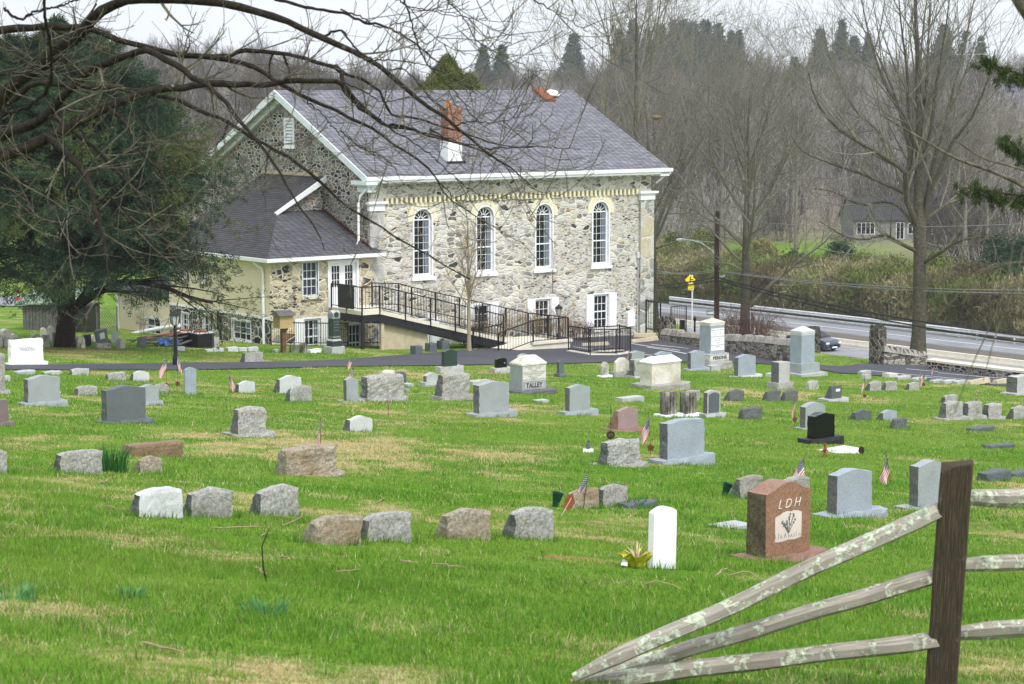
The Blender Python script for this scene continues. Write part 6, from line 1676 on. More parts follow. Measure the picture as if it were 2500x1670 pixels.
# --- the lettered monuments
def zt(px, py, P): return (py[0] - py[1]) * float(P @ _fw) / F_PX
def mono(foot, label):
    P = G(*foot); dep = float(P @ _fw); mpp = dep / F_PX; lat = U[0] - U[1] * P[0] / P[1]
    return P, mpp, lat, label
P = G(1310, 962); mpp = P[1] / F_PX; lat = U[0] - U[1] * P[0] / P[1]
sc = 12.064
wD = (1312 - 598) / sc * mpp / lat; hD = (1140 - 400) / sc * mpp; hb = 135 / sc * mpp; hc = 240 / sc * mpp * 0.9
dD = wD * 0.62
t = thing('monument', P + V * (dD / 2 + 0.12), 'cream panelled granite monument with a hipped cap and carved surname', 'monument', YAW)
t.location.z = gz(t.location.x, t.location.y)
slab_mesh('base', wD + 0.5, hb + 0.2, dD + 0.5, dD + 0.46, 'flat', 0.02, 0.03, 'g_roughdark', t, -0.2, -(dD + 0.5) / 2, 201)
die = slab_mesh('die', wD, hD, dD, dD, 'flat', 0, 0, 'g_mid', t, hb, -dD / 2, 202, 6, 3, 6)
k = 0.02
MB().box((-wD / 2 - k, -dD / 2 - k, hb + hD), (wD / 2 + k, dD / 2 + k, hb + hD + 0.05)).frustum((-wD / 2 - k, -dD / 2 - k), (wD / 2 + k, dD / 2 + k), (-wD * 0.27, -dD * 0.1), (wD * 0.27, dD * 0.1), hb + hD + 0.05, hb + hD + 0.05 + hc).build('cap', M['marble_cream'], t)
pn = MB().box((-wD * 0.47, -dD / 2 - 0.008, hb + hD * 0.36), (wD * 0.48, -dD / 2 - 0.001, hb + hD * 0.97)).build('inscription_panel', M['panel'], t)
for i, (s, f) in enumerate((('JOHN SEYMOUR TALLEY', .80), ('1872 — 1940', .5), ('HIS WIFE', .2), ('ELLEN E. C. HUDSON TALLEY', .9), ('STEPHEN McDONALD', .8), ('1862 — 1940', .5), ('PARENTS OF', .32), ('HARRY W. & BESSIE McDONALD', .92))):
    text(s, 0.062, 'letter_mid', pn, (0.0, -dD / 2 - 0.01, hb + hD * (0.925 - i * 0.073)), width=wD * f, ext=0.001)
nb = MB().box((-wD * 0.40, -dD / 2 - 0.008, hb + hD * 0.06), (wD * 0.41, -dD / 2 - 0.001, hb + hD * 0.29)).build('name_panel', M['g_light'], t)
text('TALLEY', 0.2, 'letter_dark', nb, (0, -dD / 2 - 0.011, hb + hD * 0.175), width=wD * 0.69, off=0.006)
# tall white panelled monument
P = G(1755, 900); mpp = P[1] / F_PX; lat = U[0] - U[1] * P[0] / P[1]; sc = 12.064
wD = (845 - 410) / sc * mpp / lat; hS = (1095 - 165) / sc * mpp; hP = (1330 - 1095) / sc * mpp; hb = 0.30; dD = wD * 0.8
t = thing('monument', P + V * (dD / 2 + 0.1), 'tall tapering monument with a white inscribed face and carved surname on its plinth', 'monument', YAW)
t.location.z = gz(t.location.x, t.location.y)
slab_mesh('base', wD + 0.5, hb + 0.2, dD + 0.5, dD + 0.46, 'flat', 0.03, 0.03, 'g_rough', t, -0.2, -(dD + 0.5) / 2, 211)
pl = slab_mesh('plinth', wD + 0.26, hP, dD + 0.26, dD + 0.26, 'flat', 0.0, 0.03, 'g_light', t, hb, -(dD + 0.26) / 2, 212)
MB().box((-wD / 2 - 0.12, -dD / 2 - 0.137, hb + 0.06), (wD / 2 + 0.12, -dD / 2 - 0.131, hb + hP - 0.06)).build('name_panel', M['panel'], pl)
text('PERKINS', 0.2, 'letter_dark', pl, (0.02, -dD / 2 - 0.14, hb + hP * 0.5), width=wD * 0.92, off=0.006)
z0 = hb + hP; h1 = hS * 0.90
sh = MB().frustum((-wD / 2, -dD / 2), (wD / 2, dD / 2), (-wD * 0.475, -dD * 0.475), (wD * 0.475, dD * 0.475), z0, z0 + h1).build('shaft', M['g_blue'], t)
MB().box((-wD * 0.49, -dD * 0.49, z0 + h1), (wD * 0.49, dD * 0.49, z0 + h1 + 0.03)).box((-wD * 0.475, -dD * 0.475, z0 + h1 + 0.03), (wD * 0.475, dD * 0.475, z0 + h1 + 0.06)).box((-wD * 0.5, -dD * 0.5, z0 + h1 + 0.06), (wD * 0.5, dD * 0.5, z0 + hS)).frustum((-wD * 0.52, -dD * 0.52), (wD * 0.52, dD * 0.52), (-0.02, -0.02), (0.02, 0.02), z0 + hS, z0 + hS + 0.17).build('cap', M['marble_cream'], t)
T_ = lambda p: (p[0], p[1] + (p[2] - z0) / h1 * dD * 0.025, p[2])
pn = MB(T_).box((-wD * 0.42, -dD / 2 - 0.008, z0 + h1 * 0.12), (wD * 0.45, -dD / 2 + 0.0, z0 + h1 * 0.9)).build('inscription_panel', M['marble'], t)
for i, (s, f) in enumerate((('ROBERT ELWOOD PERKINS', .82), ('OCT. 10, 1842', .46), ('AUG. 12, 1870', .46), ('JOSEPH WALKER PERKINS', .84), ('OCT. 8, 1842', .42), ('DEC. 18, 1921', .42), ('SONS OF', .24), ('JOSEPH & MARGARET PHILIPS', .84), ('PERKINS', .28))):
    zz = z0 + h1 * (0.84 - (0, .075, .145, .235, .31, .38, .46, .535, .60)[i])
    text(s, 0.075, 'letter_mid', pn, (0.01, -dD / 2 - 0.011 + (zz - z0) / h1 * dD * 0.025, zz), width=wD * f, ext=0.001)
# tall plain grey monument
P = G(1985, 919); mpp = P[1] / F_PX; lat = U[0] - U[1] * P[0] / P[1]; sc = 4.696
wD = (2033 - 1878) / sc * mpp / lat; h1 = (965 - 640) / sc * mpp; h2 = (1075 - 965) / sc * mpp; hb = (1120 - 1075) / sc * mpp; dD = wD * 0.85
t = thing('monument', P + V * (dD / 2 + 0.3), 'tall plain grey monument with a low pyramid top on two steps', 'monument', YAW)
t.location.z = gz(t.location.x, t.location.y)
slab_mesh('base', wD + 0.75, hb + 0.2, dD + 0.75, dD + 0.75, 'flat', 0.0, 0.0, 'g_light', t, -0.2, -(dD + 0.75) / 2, 221)
slab_mesh('plinth', wD + 0.3, h2, dD + 0.3, dD + 0.3, 'flat', 0.0, 0.0, 'g_mid', t, hb, -(dD + 0.3) / 2, 222)
z0 = hb + h2
MB().frustum((-wD / 2, -dD / 2), (wD / 2, dD / 2), (-wD * 0.48, -dD * 0.48), (wD * 0.48, dD * 0.48), z0, z0 + h1).build('shaft', M['g_blue'], t)
MB().box((-wD * 0.495, -dD * 0.495, z0 + h1), (wD * 0.495, dD * 0.495, z0 + h1 + 0.05)).box((-wD * 0.48, -dD * 0.48, z0 + h1 + 0.05), (wD * 0.48, dD * 0.48, z0 + h1 + 0.07)).box((-wD * 0.5, -dD * 0.5, z0 + h1 + 0.07), (wD * 0.5, dD * 0.5, z0 + h1 + 0.17)).frustum((-wD * 0.5, -dD * 0.5), (wD * 0.5, dD * 0.5), (-0.02, -0.02), (0.02, 0.02), z0 + h1 + 0.17, z0 + h1 + 0.36).build('cap', M['g_pale'], t)
# broad pale tomb
P = G(1636, 951); mpp = P[1] / F_PX; lat = U[0] - U[1] * P[0] / P[1]; s1 = 1174 / 380
wD = (600 - 382) / s1 * mpp / lat; hD = (238 - 78) / s1 * mpp; hb = (292 - 240) / s1 * mpp * 0.9; dD = wD * 0.45
t = thing('tomb', P + V * (dD / 2 + 0.2), 'broad pale stone tomb with a hipped cap on a rough plinth', 'monument', YAW)
t.location.z = gz(t.location.x, t.location.y)
slab_mesh('base', wD + 0.5, hb + 0.2, dD + 0.5, dD + 0.46, 'flat', 0.02, 0.025, 'g_rough', t, -0.2, -(dD + 0.5) / 2, 231)
slab_mesh('die', wD, hD, dD, dD, 'flat', 0, 0, 'marble_cream', t, hb, -dD / 2, 232, 6, 3, 6)
m = MB()
for i in range(34): x = -wD / 2 + wD * i / 34; m.box((x, -dD / 2 - 0.012, hb + hD - 0.07), (x + wD / 60, -dD / 2 - 0.001, hb + hD - 0.02))
m.build('carved_band', M['marble_cream'], t)
MB().box((-wD / 2 - 0.03, -dD / 2 - 0.03, hb + hD), (wD / 2 + 0.03, dD / 2 + 0.03, hb + hD + 0.04)).frustum((-wD / 2 - 0.03, -dD / 2 - 0.03), (wD / 2 + 0.03, dD / 2 + 0.03), (-wD * 0.4, -0.04), (wD * 0.4, 0.04), hb + hD + 0.04, hb + hD + 0.2).build('cap', M['marble'], t)
# dark green pedestal monument with a pale carved head
P = G(831, 865); mpp = P[1] / F_PX; lat = U[0] - U[1] * P[0] / P[1]; sc = 5.2275
wS = (352 - 200) / sc * mpp / (lat + 0.55)
t = thing('monument', P + V * 0.45, 'dark green pedestal monument with a pale carved head in front of the ramp', 'monument', YAW)
t.location.z = gz(t.location.x, t.location.y)
q = mpp / sc
MB().box((-wS * 0.9, -wS * 0.9, -0.2), (wS * 0.9, wS * 0.9, (1385 - 1290) * q)).build('base', M['g_light'], t, bevel=0.02)
z1 = (1385 - 1290) * q; z2 = (1385 - 1200) * q
MB().box((-wS * 0.66, -wS * 0.66, z1), (wS * 0.66, wS * 0.66, z2 - 0.06)).build('plinth', M['g_green'], t)
MB().frustum((-wS * 0.66, -wS * 0.66), (wS * 0.66, wS * 0.66), (-wS * 0.52, -wS * 0.52), (wS * 0.52, wS * 0.52), z2 - 0.06, z2 + 0.02).build('moulding', M['g_light'], t)
z3 = (1385 - 930) * q
sf = MB().box((-wS * 0.5, -wS * 0.5, z2 + 0.02), (wS * 0.5, wS * 0.5, z3)).build('shaft', M['g_green'], t)
m = MB()
for i in range(7):
    for s in (0, 1):
        x = -wS * 0.5 + wS * (i + 0.25) / 7
        m.add([(x, -wS * 0.51, z2 + 0.08), (x + wS / 14, -wS * 0.51, z2 + 0.08), (x + wS / 14, -wS * 0.51, z2 + 0.14), (x, -wS * 0.51, z2 + 0.14)], [(0, 1, 2, 3)]) if s == 0 else m.add([(-wS * 0.51, x, z2 + 0.08), (-wS * 0.51, x + wS / 14, z2 + 0.08), (-wS * 0.51, x + wS / 14, z2 + 0.14), (-wS * 0.51, x, z2 + 0.14)], [(0, 1, 2, 3)])
m.build('carved_band', M['g_light'], sf, fix=False)
z4 = (1385 - 830) * q
for s in (0, 1):
    T_ = (lambda p: p) if s == 0 else (lambda p: (p[1], p[0], p[2]))
    m = MB(T_); m.prism([(-wS * 0.52, -wS * 0.52, z3), (wS * 0.52, -wS * 0.52, z3), (wS * 0.52, -wS * 0.52, z3 + 0.22), (wS * 0.3, -wS * 0.52, z3 + 0.3), (0, -wS * 0.52, z4), (-wS * 0.3, -wS * 0.52, z3 + 0.3), (-wS * 0.52, -wS * 0.52, z3 + 0.22)], (0, wS * 1.04, 0)); m.build('carved_head', M['g_pale'], t)
MB().lathe((0, 0, 0), [(0.01, 0)], 4)
m = MB(lambda p: (p[0], -wS * 0.525 + p[2], z3 + 0.16 + p[1])); m.lathe((0, 0, 0), [(0.1, -0.01), (0.12, 0.0)], 14); m.build('emblem', M['g_green'], sf)
for i in range(4): text(('IN MEMORY', 'OF THE', 'FAMILY', 'AT REST')[i] if False else '—— ———', 0.07, 'letter_pale', sf, (0, -wS * 0.503, z3 - 0.12 - i * 0.12), width=wS * 0.6, ext=0.001)
# three rough cube stones beside the drive under the ramp
for i, (xa, xb, ya, yb, lb) in enumerate(((1228, 1320, 1280, 1400, 'dark rough cube stone by the drive, left of three below the ramp'), (1415, 1505, 1245, 1356, 'dark rough cube stone by the drive, middle of three below the ramp'), (1565, 1662, 1215, 1325, 'dark rough cube stone by the drive, right of three below the ramp'))):
    ZN['3'] = (780, 600, 5.2275)
    o = stone('3', xa, xb, ya, yb, 'RF', 'g_slate', lb, group='rough cube stones below the ramp', d=0.42, top='flat')
# ================================================================ flags, markers, pots, twigs
def flag(px, top, base_y, label, side=-1, lean=0.0, d=None, big=1.0, medal=None, droop=60, group='small flags on graves'):
    P = ray(px, base_y) * d if d else G(px, base_y)
    P = np.array(P); mpp = P[1] / F_PX
    P[2] = gz(P[0], P[1])
    H = max(0.35, (ray(px, top) * P[1])[2] - P[2])
    t = thing('grave_flag', P, label, 'flag', R_(random.Random(px).uniform(-20, 20)), group)
    k = math.tan(R_(lean)) * H
    MB().tube([(0, 0, -0.1), (k, 0, H)], 0.006, 6).build('stick', M['wood_brown'], t)
    L = 0.44 * big; Hh = 0.29 * big
    nx, ny = 12, 6
    vs = []; uv = []
    a = R_(droop)
    rg = random.Random(px * 3.1); ph = rg.uniform(0, 6)
    for i in range(nx + 1):
        u = i / nx
        for j in range(ny + 1):
            v = j / ny
            s = u * L
            x = side * s * math.cos(a) * (0.75 + 0.25 * v); z = H - 0.02 - (1 - v) * Hh * (1 - 0.25 * u) - s * math.sin(a)
            y = 0.035 * math.sin(u * 7 + ph + v * 2.5) * (0.3 + u) + 0.02 * math.sin(v * 6 + ph)
            vs.append((x + k * (z / H), y, z)); uv.append((u, v))
    f = [(i * (ny + 1) + j, (i + 1) * (ny + 1) + j, (i + 1) * (ny + 1) + j + 1, i * (ny + 1) + j + 1) for i in range(nx) for j in range(ny)]
    np_mesh('flag_cloth', vs, f, M['flag'], t, smooth=True, uv=uv)
    if medal:
        m = MB(lambda p: (p[0] + k * 0.2, p[2] - 0.012, H * medal + p[1])); m.lathe((0, 0, 0), [(0.055, -0.006), (0.06, 0.0), (0.055, 0.008)], 14)
        for q in range(5):
            b = 2 * math.pi * q / 5 + math.pi / 2; m.bar((0.04 * math.cos(b), 0.04 * math.sin(b), 0), (0.075 * math.cos(b), 0.075 * math.sin(b), 0), 0.022, 0.01)
        m.build('bronze_medallion', M['copper'], t)
    return t
flag(407, 872, 946, 'small flag over a bronze medallion left of the lantern post', -1, medal=0.08)
flag(434, 866, 944, 'small flag and medallion just left of the narrow marble tablet', 1, medal=0.1, droop=72)
flag(560, 908, 958, 'small flag beside the smooth pale slant marker, left of centre', 1, droop=68)
flag(783, 1020, 1098, 'small flag upright behind the brown stained slant stone', -1, droop=80)
flag(860, 868, 905, 'tiny flag at the drive edge above the narrow grey stone, upper of two', -1, d=None, big=0.9)
flag(862, 898, 938, 'small flag right behind the narrow grey serpentine stone, lower of two', -1, big=0.9)
flag(948, 950, 1014, 'limp flag in front of the wide rock faced block', 1, droop=86, big=0.85)
flag(1590, 1016, 1112, 'flag over a dark medallion between the rock faced stone and the big blue grey die', -1, lean=-4, medal=0.2)
flag(1422, 1150, 1242, 'big starry flag hanging over the tan slant marker in the foreground', -1, lean=9, droop=66, big=1.0)
flag(1962, 1112, 1196, 'flag blowing left behind the red granite stone', -1, droop=55, big=1.1)
flag(2178, 1110, 1184, 'leaning flag right of the blue grey stone near the fence', -1, lean=-12, droop=62)
flag(1940, 967, 1034, 'limp flag over a brown medallion left of the polished black stone', -1, droop=78, medal=0.16)
flag(2111, 916, 972, 'flag left of the rough slant markers near the parking lot', -1, droop=72, medal=0.1)
flag(2276, 880, 928, 'tall leaning flag by the parking edge, right of three', -1, lean=8, droop=80)
flag(2247, 895, 934, 'dark limp flag by the parking edge, left of three', -1, droop=84)
flag(2254, 908, 946, 'flag by the parking edge, lowest of three', -1, lean=5, droop=70, medal=0.2)
flag(2383, 965, 1001, 'tiny flag top behind the second based marker at the right edge', -1, big=0.8)
flag(1537, 848, 903, 'tiny flag beside the tall blue grey stone at the lot edge', -1, droop=76)

def marker_stick(px, top, base_y, label, medal=0.1, r=0.09):
    P = G(px, base_y); H = (ray(px, top) * P[1])[2] - P[2]
    t = thing('grave_marker', P, label, 'grave marker')
    MB().tube([(0, 0, -0.1), (0, 0, H)], 0.006, 6).build('stick', M['bronze'], t)
    m = MB(lambda p: (p[0], p[2] - 0.012, medal + p[1])); m.lathe((0, 0, 0), [(r * 0.95, -0.006), (r, 0.0), (r * 0.95, 0.008)], 16); md = m.build('disc', M['bronze'], t)
    text('69', 0.1, 'letter_mid', md, (0, -0.026, medal), ext=0.001)
marker_stick(1491, 985, 1080, 'dark numbered disc on a tall empty stick below the pink stone', 0.16)
P = G(1387, 1262); t = thing('grave_marker', P, 'broken rusty marker leaning at the corner of the rough grey front stone', 'grave marker')
MB().tube([(-0.12, 0, -0.05), (0.04, 0, 0.24)], 0.007, 6).build('stick', M['straw'], t)
MB().prism([(-0.06, 0, 0.12), (0.0, 0, 0.08), (0.08, 0, 0.18), (0.05, 0, 0.3), (-0.02, 0, 0.26)], (0.01, 0.015, 0)).build('plate', M['redboard'], t)
def cup(px, py, label, tilt, mat='greenpot'):
    P = G(px, py); o = MB().lathe((0, 0, 0), [(0.03, -0.06), (0.045, 0.05), (0.075, 0.19), (0.085, 0.195), (0.085, 0.205), (0.07, 0.2), (0.04, 0.06)], 14).build('flower_cup', M[mat], smooth=False)
    o.location = tuple(P); o.rotation_euler = (0, R_(tilt), 0); return tag(o, label, 'flower cup')
cup(1355, 1238, 'green flower cup tilted beside the tan slant marker', 12)
cup(1768, 1210, 'dark green flower cup tilted left of the rough marker near the red stone', 18)
P = G(2103, 1110); t = thing('grave_marker', P, 'small dark oval marker standing by the flat white plate', 'grave marker')
m = MB(lambda p: (p[0], p[2], 0.1 + p[1] * 1.3)); m.lathe((0, 0, 0), [(0.06, -0.01), (0.07, 0), (0.06, 0.01)], 12); m.build('plate', M['bronze'], t); MB().tube([(0, 0, -0.1), (0, 0, 0.1)], 0.008, 6).build('stick', M['bronze'], t)
P = G(2014, 1116); t = thing('figurine', P, 'small rusty brown figurine standing in front of the polished black stone', 'figurine')
MB().lathe((0, 0, 0), [(0.05, -0.02), (0.045, 0.06), (0.025, 0.1), (0.045, 0.16), (0.03, 0.21), (0.02, 0.22)], 10).tube([(0.02, 0, 0.18), (0.07, 0, 0.12)], 0.014, 6).tube([(-0.02, 0, 0.18), (-0.06, 0, 0.1)], 0.014, 6).build('body', M['rust'], t)
MB().lathe((0, 0, 0.22), [(0.012, 0), (0.03, 0.03), (0.028, 0.06), (0.01, 0.08)], 10).build('head', M['rust'], t)
P = G(1436, 1104); t = thing('figurine', P, 'tiny grey bird ornament on a white block in the dead grass', 'figurine')
MB().box((-0.1, -0.06, -0.05), (0.1, 0.06, 0.06)).build('block', M['marble'], t)
MB().lathe((0, 0, 0.06), [(0.02, 0), (0.045, 0.04), (0.035, 0.1), (0.02, 0.13), (0.03, 0.16), (0.01, 0.19)], 10).build('bird', M['g_slate'], t)
# foil wrapped dead bouquet beside the white tablet
P = G(1556, 1388); t = thing('foil_bouquet', P, 'dead flower bouquet in shiny green gold foil leaning on the white marble tablet', 'bouquet', 0.2); t.scale = (0.5, 0.5, 0.5)
vs = []; n = 18; rg = random.Random(2)
prof = [(0.09, 0.0), (0.15, 0.05), (0.17, 0.12), (0.22, 0.2), (0.28, 0.27)]
m = MB(); vs = []; fs = []
for j, (r, z) in enumerate(prof):
    for i in range(n):
        a = 2 * math.pi * i / n; k = 1 + (0.28 if i % 2 else -0.18) * (j / 4) + rg.uniform(-.1, .1); vs.append((r * k * math.cos(a) - 0.05 * j / 4, r * k * math.sin(a) * 0.8, z + (0.06 if i % 3 == 0 else -0.02) * j / 4))
for j in range(4):
    for i in range(n): fs.append((j * n + i, j * n + (i + 1) % n, (j + 1) * n + (i + 1) % n, (j + 1) * n + i))
m.add(vs, fs); m.build('foil', M['foil'], t, fix=False)
MB().lathe((0, 0, 0.0), [(0.1, 0), (0.13, 0.18)], 12).build('pot', M['dark'], t)
m = MB()
for i in range(16):
    a = rg.uniform(0, 6.28); L = rg.uniform(0.16, 0.34); b = rg.uniform(0.3, 1.1); x, y = 0.06 * math.cos(a), 0.06 * math.sin(a)
    m.tube([(x, y, 0.16), (x + 0.5 * L * math.cos(a) * b, y + 0.5 * L * math.sin(a) * b, 0.16 + 0.6 * L), (x + L * math.cos(a) * b * 1.2, y + L * math.sin(a) * b, 0.18 + L * 0.9)], [0.009, 0.011, 0.004], 5)
m.build('dead_stems', M['straw'], t)
MB().prism([(-0.34, -0.1, 0.1), (-0.22, -0.12, 0.08), (-0.2, -0.1, 0.22), (-0.3, -0.08, 0.2)], (0.01, 0.02, 0)).build('ribbon', M['white'], t)
# fallen twigs in the grass
rg = random.Random(12)
TW = [((970, 352), (1195, 347)), ((1210, 388), (1250, 372)), ((1310, 342), (1445, 250)), ((1265, 293), (1360, 305)), ((450, 245), (595, 268)), ((1735, 230), (1778, 205)), ((1560, 556), (1652, 548)), ((1850, 505), (1920, 512)), ((2005, 520), (2140, 538)), ((650, 890), (850, 940)), ((1170, 530), (1225, 570)), ((90, 72), (180, 82)), ((285, 98), (360, 132)), ((465, 140), (535, 108)), ((1300, 480), (1320, 500))]
for i, (a, b) in enumerate(TW):
    A = G(*zpx('7', *a)); B = G(*zpx('7', *b)); pts = []
    for k in range(6):
        t_ = k / 5; p = A + (B - A) * t_; p = p + np.array([rg.uniform(-.03, .03), rg.uniform(-.03, .03), 0.035]); pts.append(p)
    o = MB().tube([p - pts[0] for p in pts], [0.006, 0.008, 0.007, 0.006, 0.005, 0.003], 5).build('fallen_twig', M['twig']); o.location = tuple(pts[0])
    tag(o, 'bare twig lying in the lawn grass of the foreground', 'twig', 'fallen twigs on the lawn')
for i, (a, b) in enumerate((((330, 335), (445, 350)), ((940, 580), (1010, 560)), ((1000, 575), (1130, 590)), ((610, 618), (760, 640)), ((2100, 335), (2215, 362)))):
    A = G(*zpx('8', *a)); B = G(*zpx('8', *b)); pts = []
    for k in range(6):
        t_ = k / 5; p = A + (B - A) * t_; pts.append(p + np.array([rg.uniform(-.03, .03), rg.uniform(-.03, .03), 0.04 + 0.05 * math.sin(3.1 * t_)]))
    o = MB().tube([p - pts[0] for p in pts], [0.006, 0.008, 0.007, 0.006, 0.005, 0.003], 5).build('fallen_twig', M['twig']); o.location = tuple(pts[0])
    tag(o, 'bare twig lying in the lawn grass of the foreground', 'twig', 'fallen twigs on the lawn')
A = G(*zpx('7', 1228, 585)); o = MB().tube([(0, 0, -0.05), (-0.03, 0, 0.1), (-0.04, 0, 0.26), (0.0, 0, 0.36), (0.03, 0, 0.42)], [0.007, 0.006, 0.005, 0.004, 0.002], 6).build('upright_twig', M['bark_limb']); o.location = tuple(A)
tag(o, 'dark bare twig sticking upright out of the foreground grass', 'twig')
# daffodil leaf clumps
def clump(px, py, label, n=60, h=0.3, w=0.35, c=(0.03, 0.13, 0.03)):
    P = G(px, py); rg = np.random.default_rng(int(px)); vs = []; fs = []; cs = []
    for i in range(n):
        a = rg.uniform(0, 6.28); r = w * 0.5 * math.sqrt(rg.uniform()); x, y = r * math.cos(a), r * math.sin(a); L = h * rg.uniform(0.6, 1.1); le = rg.uniform(0.1, 0.5); b = a + rg.uniform(-.6, .6); q = rg.uniform(0, 3.14)
        dx, dy = 0.007 * math.cos(q), 0.007 * math.sin(q); k = len(vs)
        for (t_, s) in ((0, 1), (0.55, 0.9), (1.0, 0.1)):
            cx, cy, cz = x + L * le * t_ * t_ * math.cos(b), y + L * le * t_ * t_ * math.sin(b), L * t_ * (1 - 0.2 * le * t_) - 0.02
            vs += [(cx - dx * s, cy - dy * s, cz), (cx + dx * s, cy + dy * s, cz)]
            m_ = rg.uniform(0.7, 1.3); cs += [tuple(v * m_ for v in c)] * 2
        fs += [(k, k + 1, k + 3, k + 2), (k + 2, k + 3, k + 5, k + 4)]
    o = np_mesh('daffodil_clump', vs, fs, M['blade'], colors=cs); o.location = tuple(P)
    return tag(o, label, 'plant')
clump(272, 1152, 'dense clump of daffodil leaves beside the rough stained marker', 160, 0.42, 0.4)
clump(790, 1308, 'dark leaf tuft between the lone front marker and the front pair', 60, 0.12, 0.3, (0.04, 0.14, 0.03))
clump(1553, 1240, 'small leaf clump in front of the low dark flat topped stone', 40, 0.2, 0.25)
clump(650, 1500, 'loose leaf clump in the middle of the foreground lawn', 60, 0.13, 0.3, (0.09, 0.24, 0.08))
clump(30, 1465, 'loose leaf clump at the left edge of the foreground lawn', 50, 0.13, 0.3, (0.09, 0.24, 0.08))
clump(322, 1460, 'small leaf tuft left of the middle foreground lawn', 40, 0.11, 0.2, (0.09, 0.24, 0.08))

# ================================================================ split rail fence in the foreground
PD_ = 11.7
pb = ray(2298, 1700) * PD_
pb[2] = gz(pb[0], pb[1])
fen = thing('rail_fence', pb, 'weathered split rail fence with lichened rails and a dark post in the foreground', 'fence')
FR = lambda px, py, d: np.array(ray(px, py) * d) - pb
def rough_bar(name, P, Q, w, h, mat, seed, taper=(0.7, 1.0, 0.75), n=26, k=8, squash=True):
    """split rail: an irregular section along a slightly wandering line"""
    P = Vector(P); Q = Vector(Q); t = (Q - P).normalized(); a = t.cross(Vector((0, 0, 1))).normalized(); b = a.cross(t).normalized(); L = (Q - P).length
    rg = random.Random(seed); sec = []
    for j in range(k):
        c = 2 * math.pi * (j + 0.5) / k; r = rg.uniform(0.82, 1.12); sec.append((math.cos(c) * r, math.sin(c) * r))
    vs = []; uv = []
    for i in range(n + 1):
        u = i / n; s = taper[0] + (taper[1] - taper[0]) * min(1, u / 0.12) if u < 0.12 else (taper[1] + (taper[2] - taper[1]) * max(0, (u - 0.9) / 0.1))
        c = P.lerp(Q, u) + a * (0.012 * mnoise.noise(Vector((u * 4, seed, 0)))) + b * (0.012 * mnoise.noise(Vector((u * 4, seed, 5))))
        for j in range(k):
            q = 1 + 0.13 * mnoise.noise(Vector((u * L * 2.2, j * 1.7, seed))) + 0.05 * mnoise.noise(Vector((u * L * 9, j * 2.7, seed)))
            vs.append(c + a * sec[j][0] * w / 2 * s * q + b * sec[j][1] * h / 2 * s * q); uv.append((u * L, j / k * 0.4))
    fs = [(i * k + j, i * k + (j + 1) % k, (i + 1) * k + (j + 1) % k, (i + 1) * k + j) for i in range(n) for j in range(k)]
    o = np_mesh(name, vs, fs, M[mat], fen, smooth=False, uv=uv)
    bm = bmesh.new(); bm.from_mesh(o.data); bm.verts.ensure_lookup_table()
    bm.faces.new([bm.verts[j] for j in range(k)]); bm.faces.new([bm.verts[n * k + j] for j in reversed(range(k))]); bmesh.ops.recalc_face_normals(bm, faces=bm.faces); bm.to_mesh(o.data); bm.free()
    return o
dz = 1.0652
# post
ptop = FR(2337 , 1130, PD_); pbot = FR(2294, 1720, PD_)
pv = []
B = MB(); w2 = 0.082
def lerp3(t): return Vector(ptop) * t + Vector(pbot) * (1 - t)
vs = []; uv = []; n = 14
ca, sa = math.cos(-0.25), math.sin(-0.25)
for i in range(n + 1):
    t_ = -0.25 + 1.25 * i / n
    c = lerp3(t_)
    for (x, y) in ((-1, -1), (0.0, -1.02), (1, -1), (1.02, 0), (1, 1), (0, 1.02), (-1, 1), (-1.02, 0)):
        q = 1 + 0.04 * mnoise.noise(Vector((x * 3, y * 3, t_ * 4)))
        X = x * w2 * q; Y = y * w2 * 0.95 * q
        zt_ = (0.012 * x - 0.03 * (x < -.5 and y < -.5) + 0.03 * mnoise.noise(Vector((x * 2, y * 2, 7)))) if i == n else 0
        vs.append((c.x + X * ca - Y * sa, c.y + X * sa + Y * ca, c.z + zt_)); uv.append(((x + y * 0.5) * 0.1, t_ * 1.4))
fs = [(i * 8 + j, i * 8 + (j + 1) % 8, (i + 1) * 8 + (j + 1) % 8, (i + 1) * 8 + j) for i in range(n) for j in range(8)]
po = np_mesh('fence_post', vs, fs, M['post'], fen, uv=uv)
bm = bmesh.new(); bm.from_mesh(po.data); bm.verts.ensure_lookup_table(); bm.faces.new([bm.verts[n * 8 + j] for j in range(8)]); bm.to_mesh(po.data); bm.free()
bv = po.modifiers.new('bevel', 'BEVEL'); bv.width = 0.012; bv.segments = 2
# rails to the left run down to one spot on the ground
L0 = 11.75
rough_bar('rail', FR(1400, 1655, L0 - 0.25), FR(2345, 1222, PD_), 0.11, 0.105, 'rail', 3, (0.55, 1.0, 0.8))
rough_bar('rail', FR(1425, 1662, L0 - 0.02), FR(2340, 1392, PD_ + 0.0), 0.11, 0.10, 'rail', 7, (0.55, 1.0, 0.8))
rough_bar('rail', FR(1390, 1672, L0 - 0.1), FR(2335, 1558, PD_ - 0.02), 0.11, 0.10, 'rail', 12, (0.6, 1.0, 0.8))
rough_bar('rail', FR(2342, 1212, PD_ + 0.02), FR(2960, 1222, PD_ + 0.5), 0.11, 0.10, 'rail', 15, (0.8, 1.0, 0.8))
rough_bar('rail', FR(2340, 1380, PD_ + 0.02), FR(2960, 1352, PD_ + 0.5), 0.11, 0.095, 'rail', 18, (0.8, 1.0, 0.8))
rough_bar('rail', FR(2330, 1544, PD_ + 0.02), FR(2960, 1500, PD_ + 0.5), 0.11, 0.105, 'rail', 22, (0.8, 1.0, 0.8))
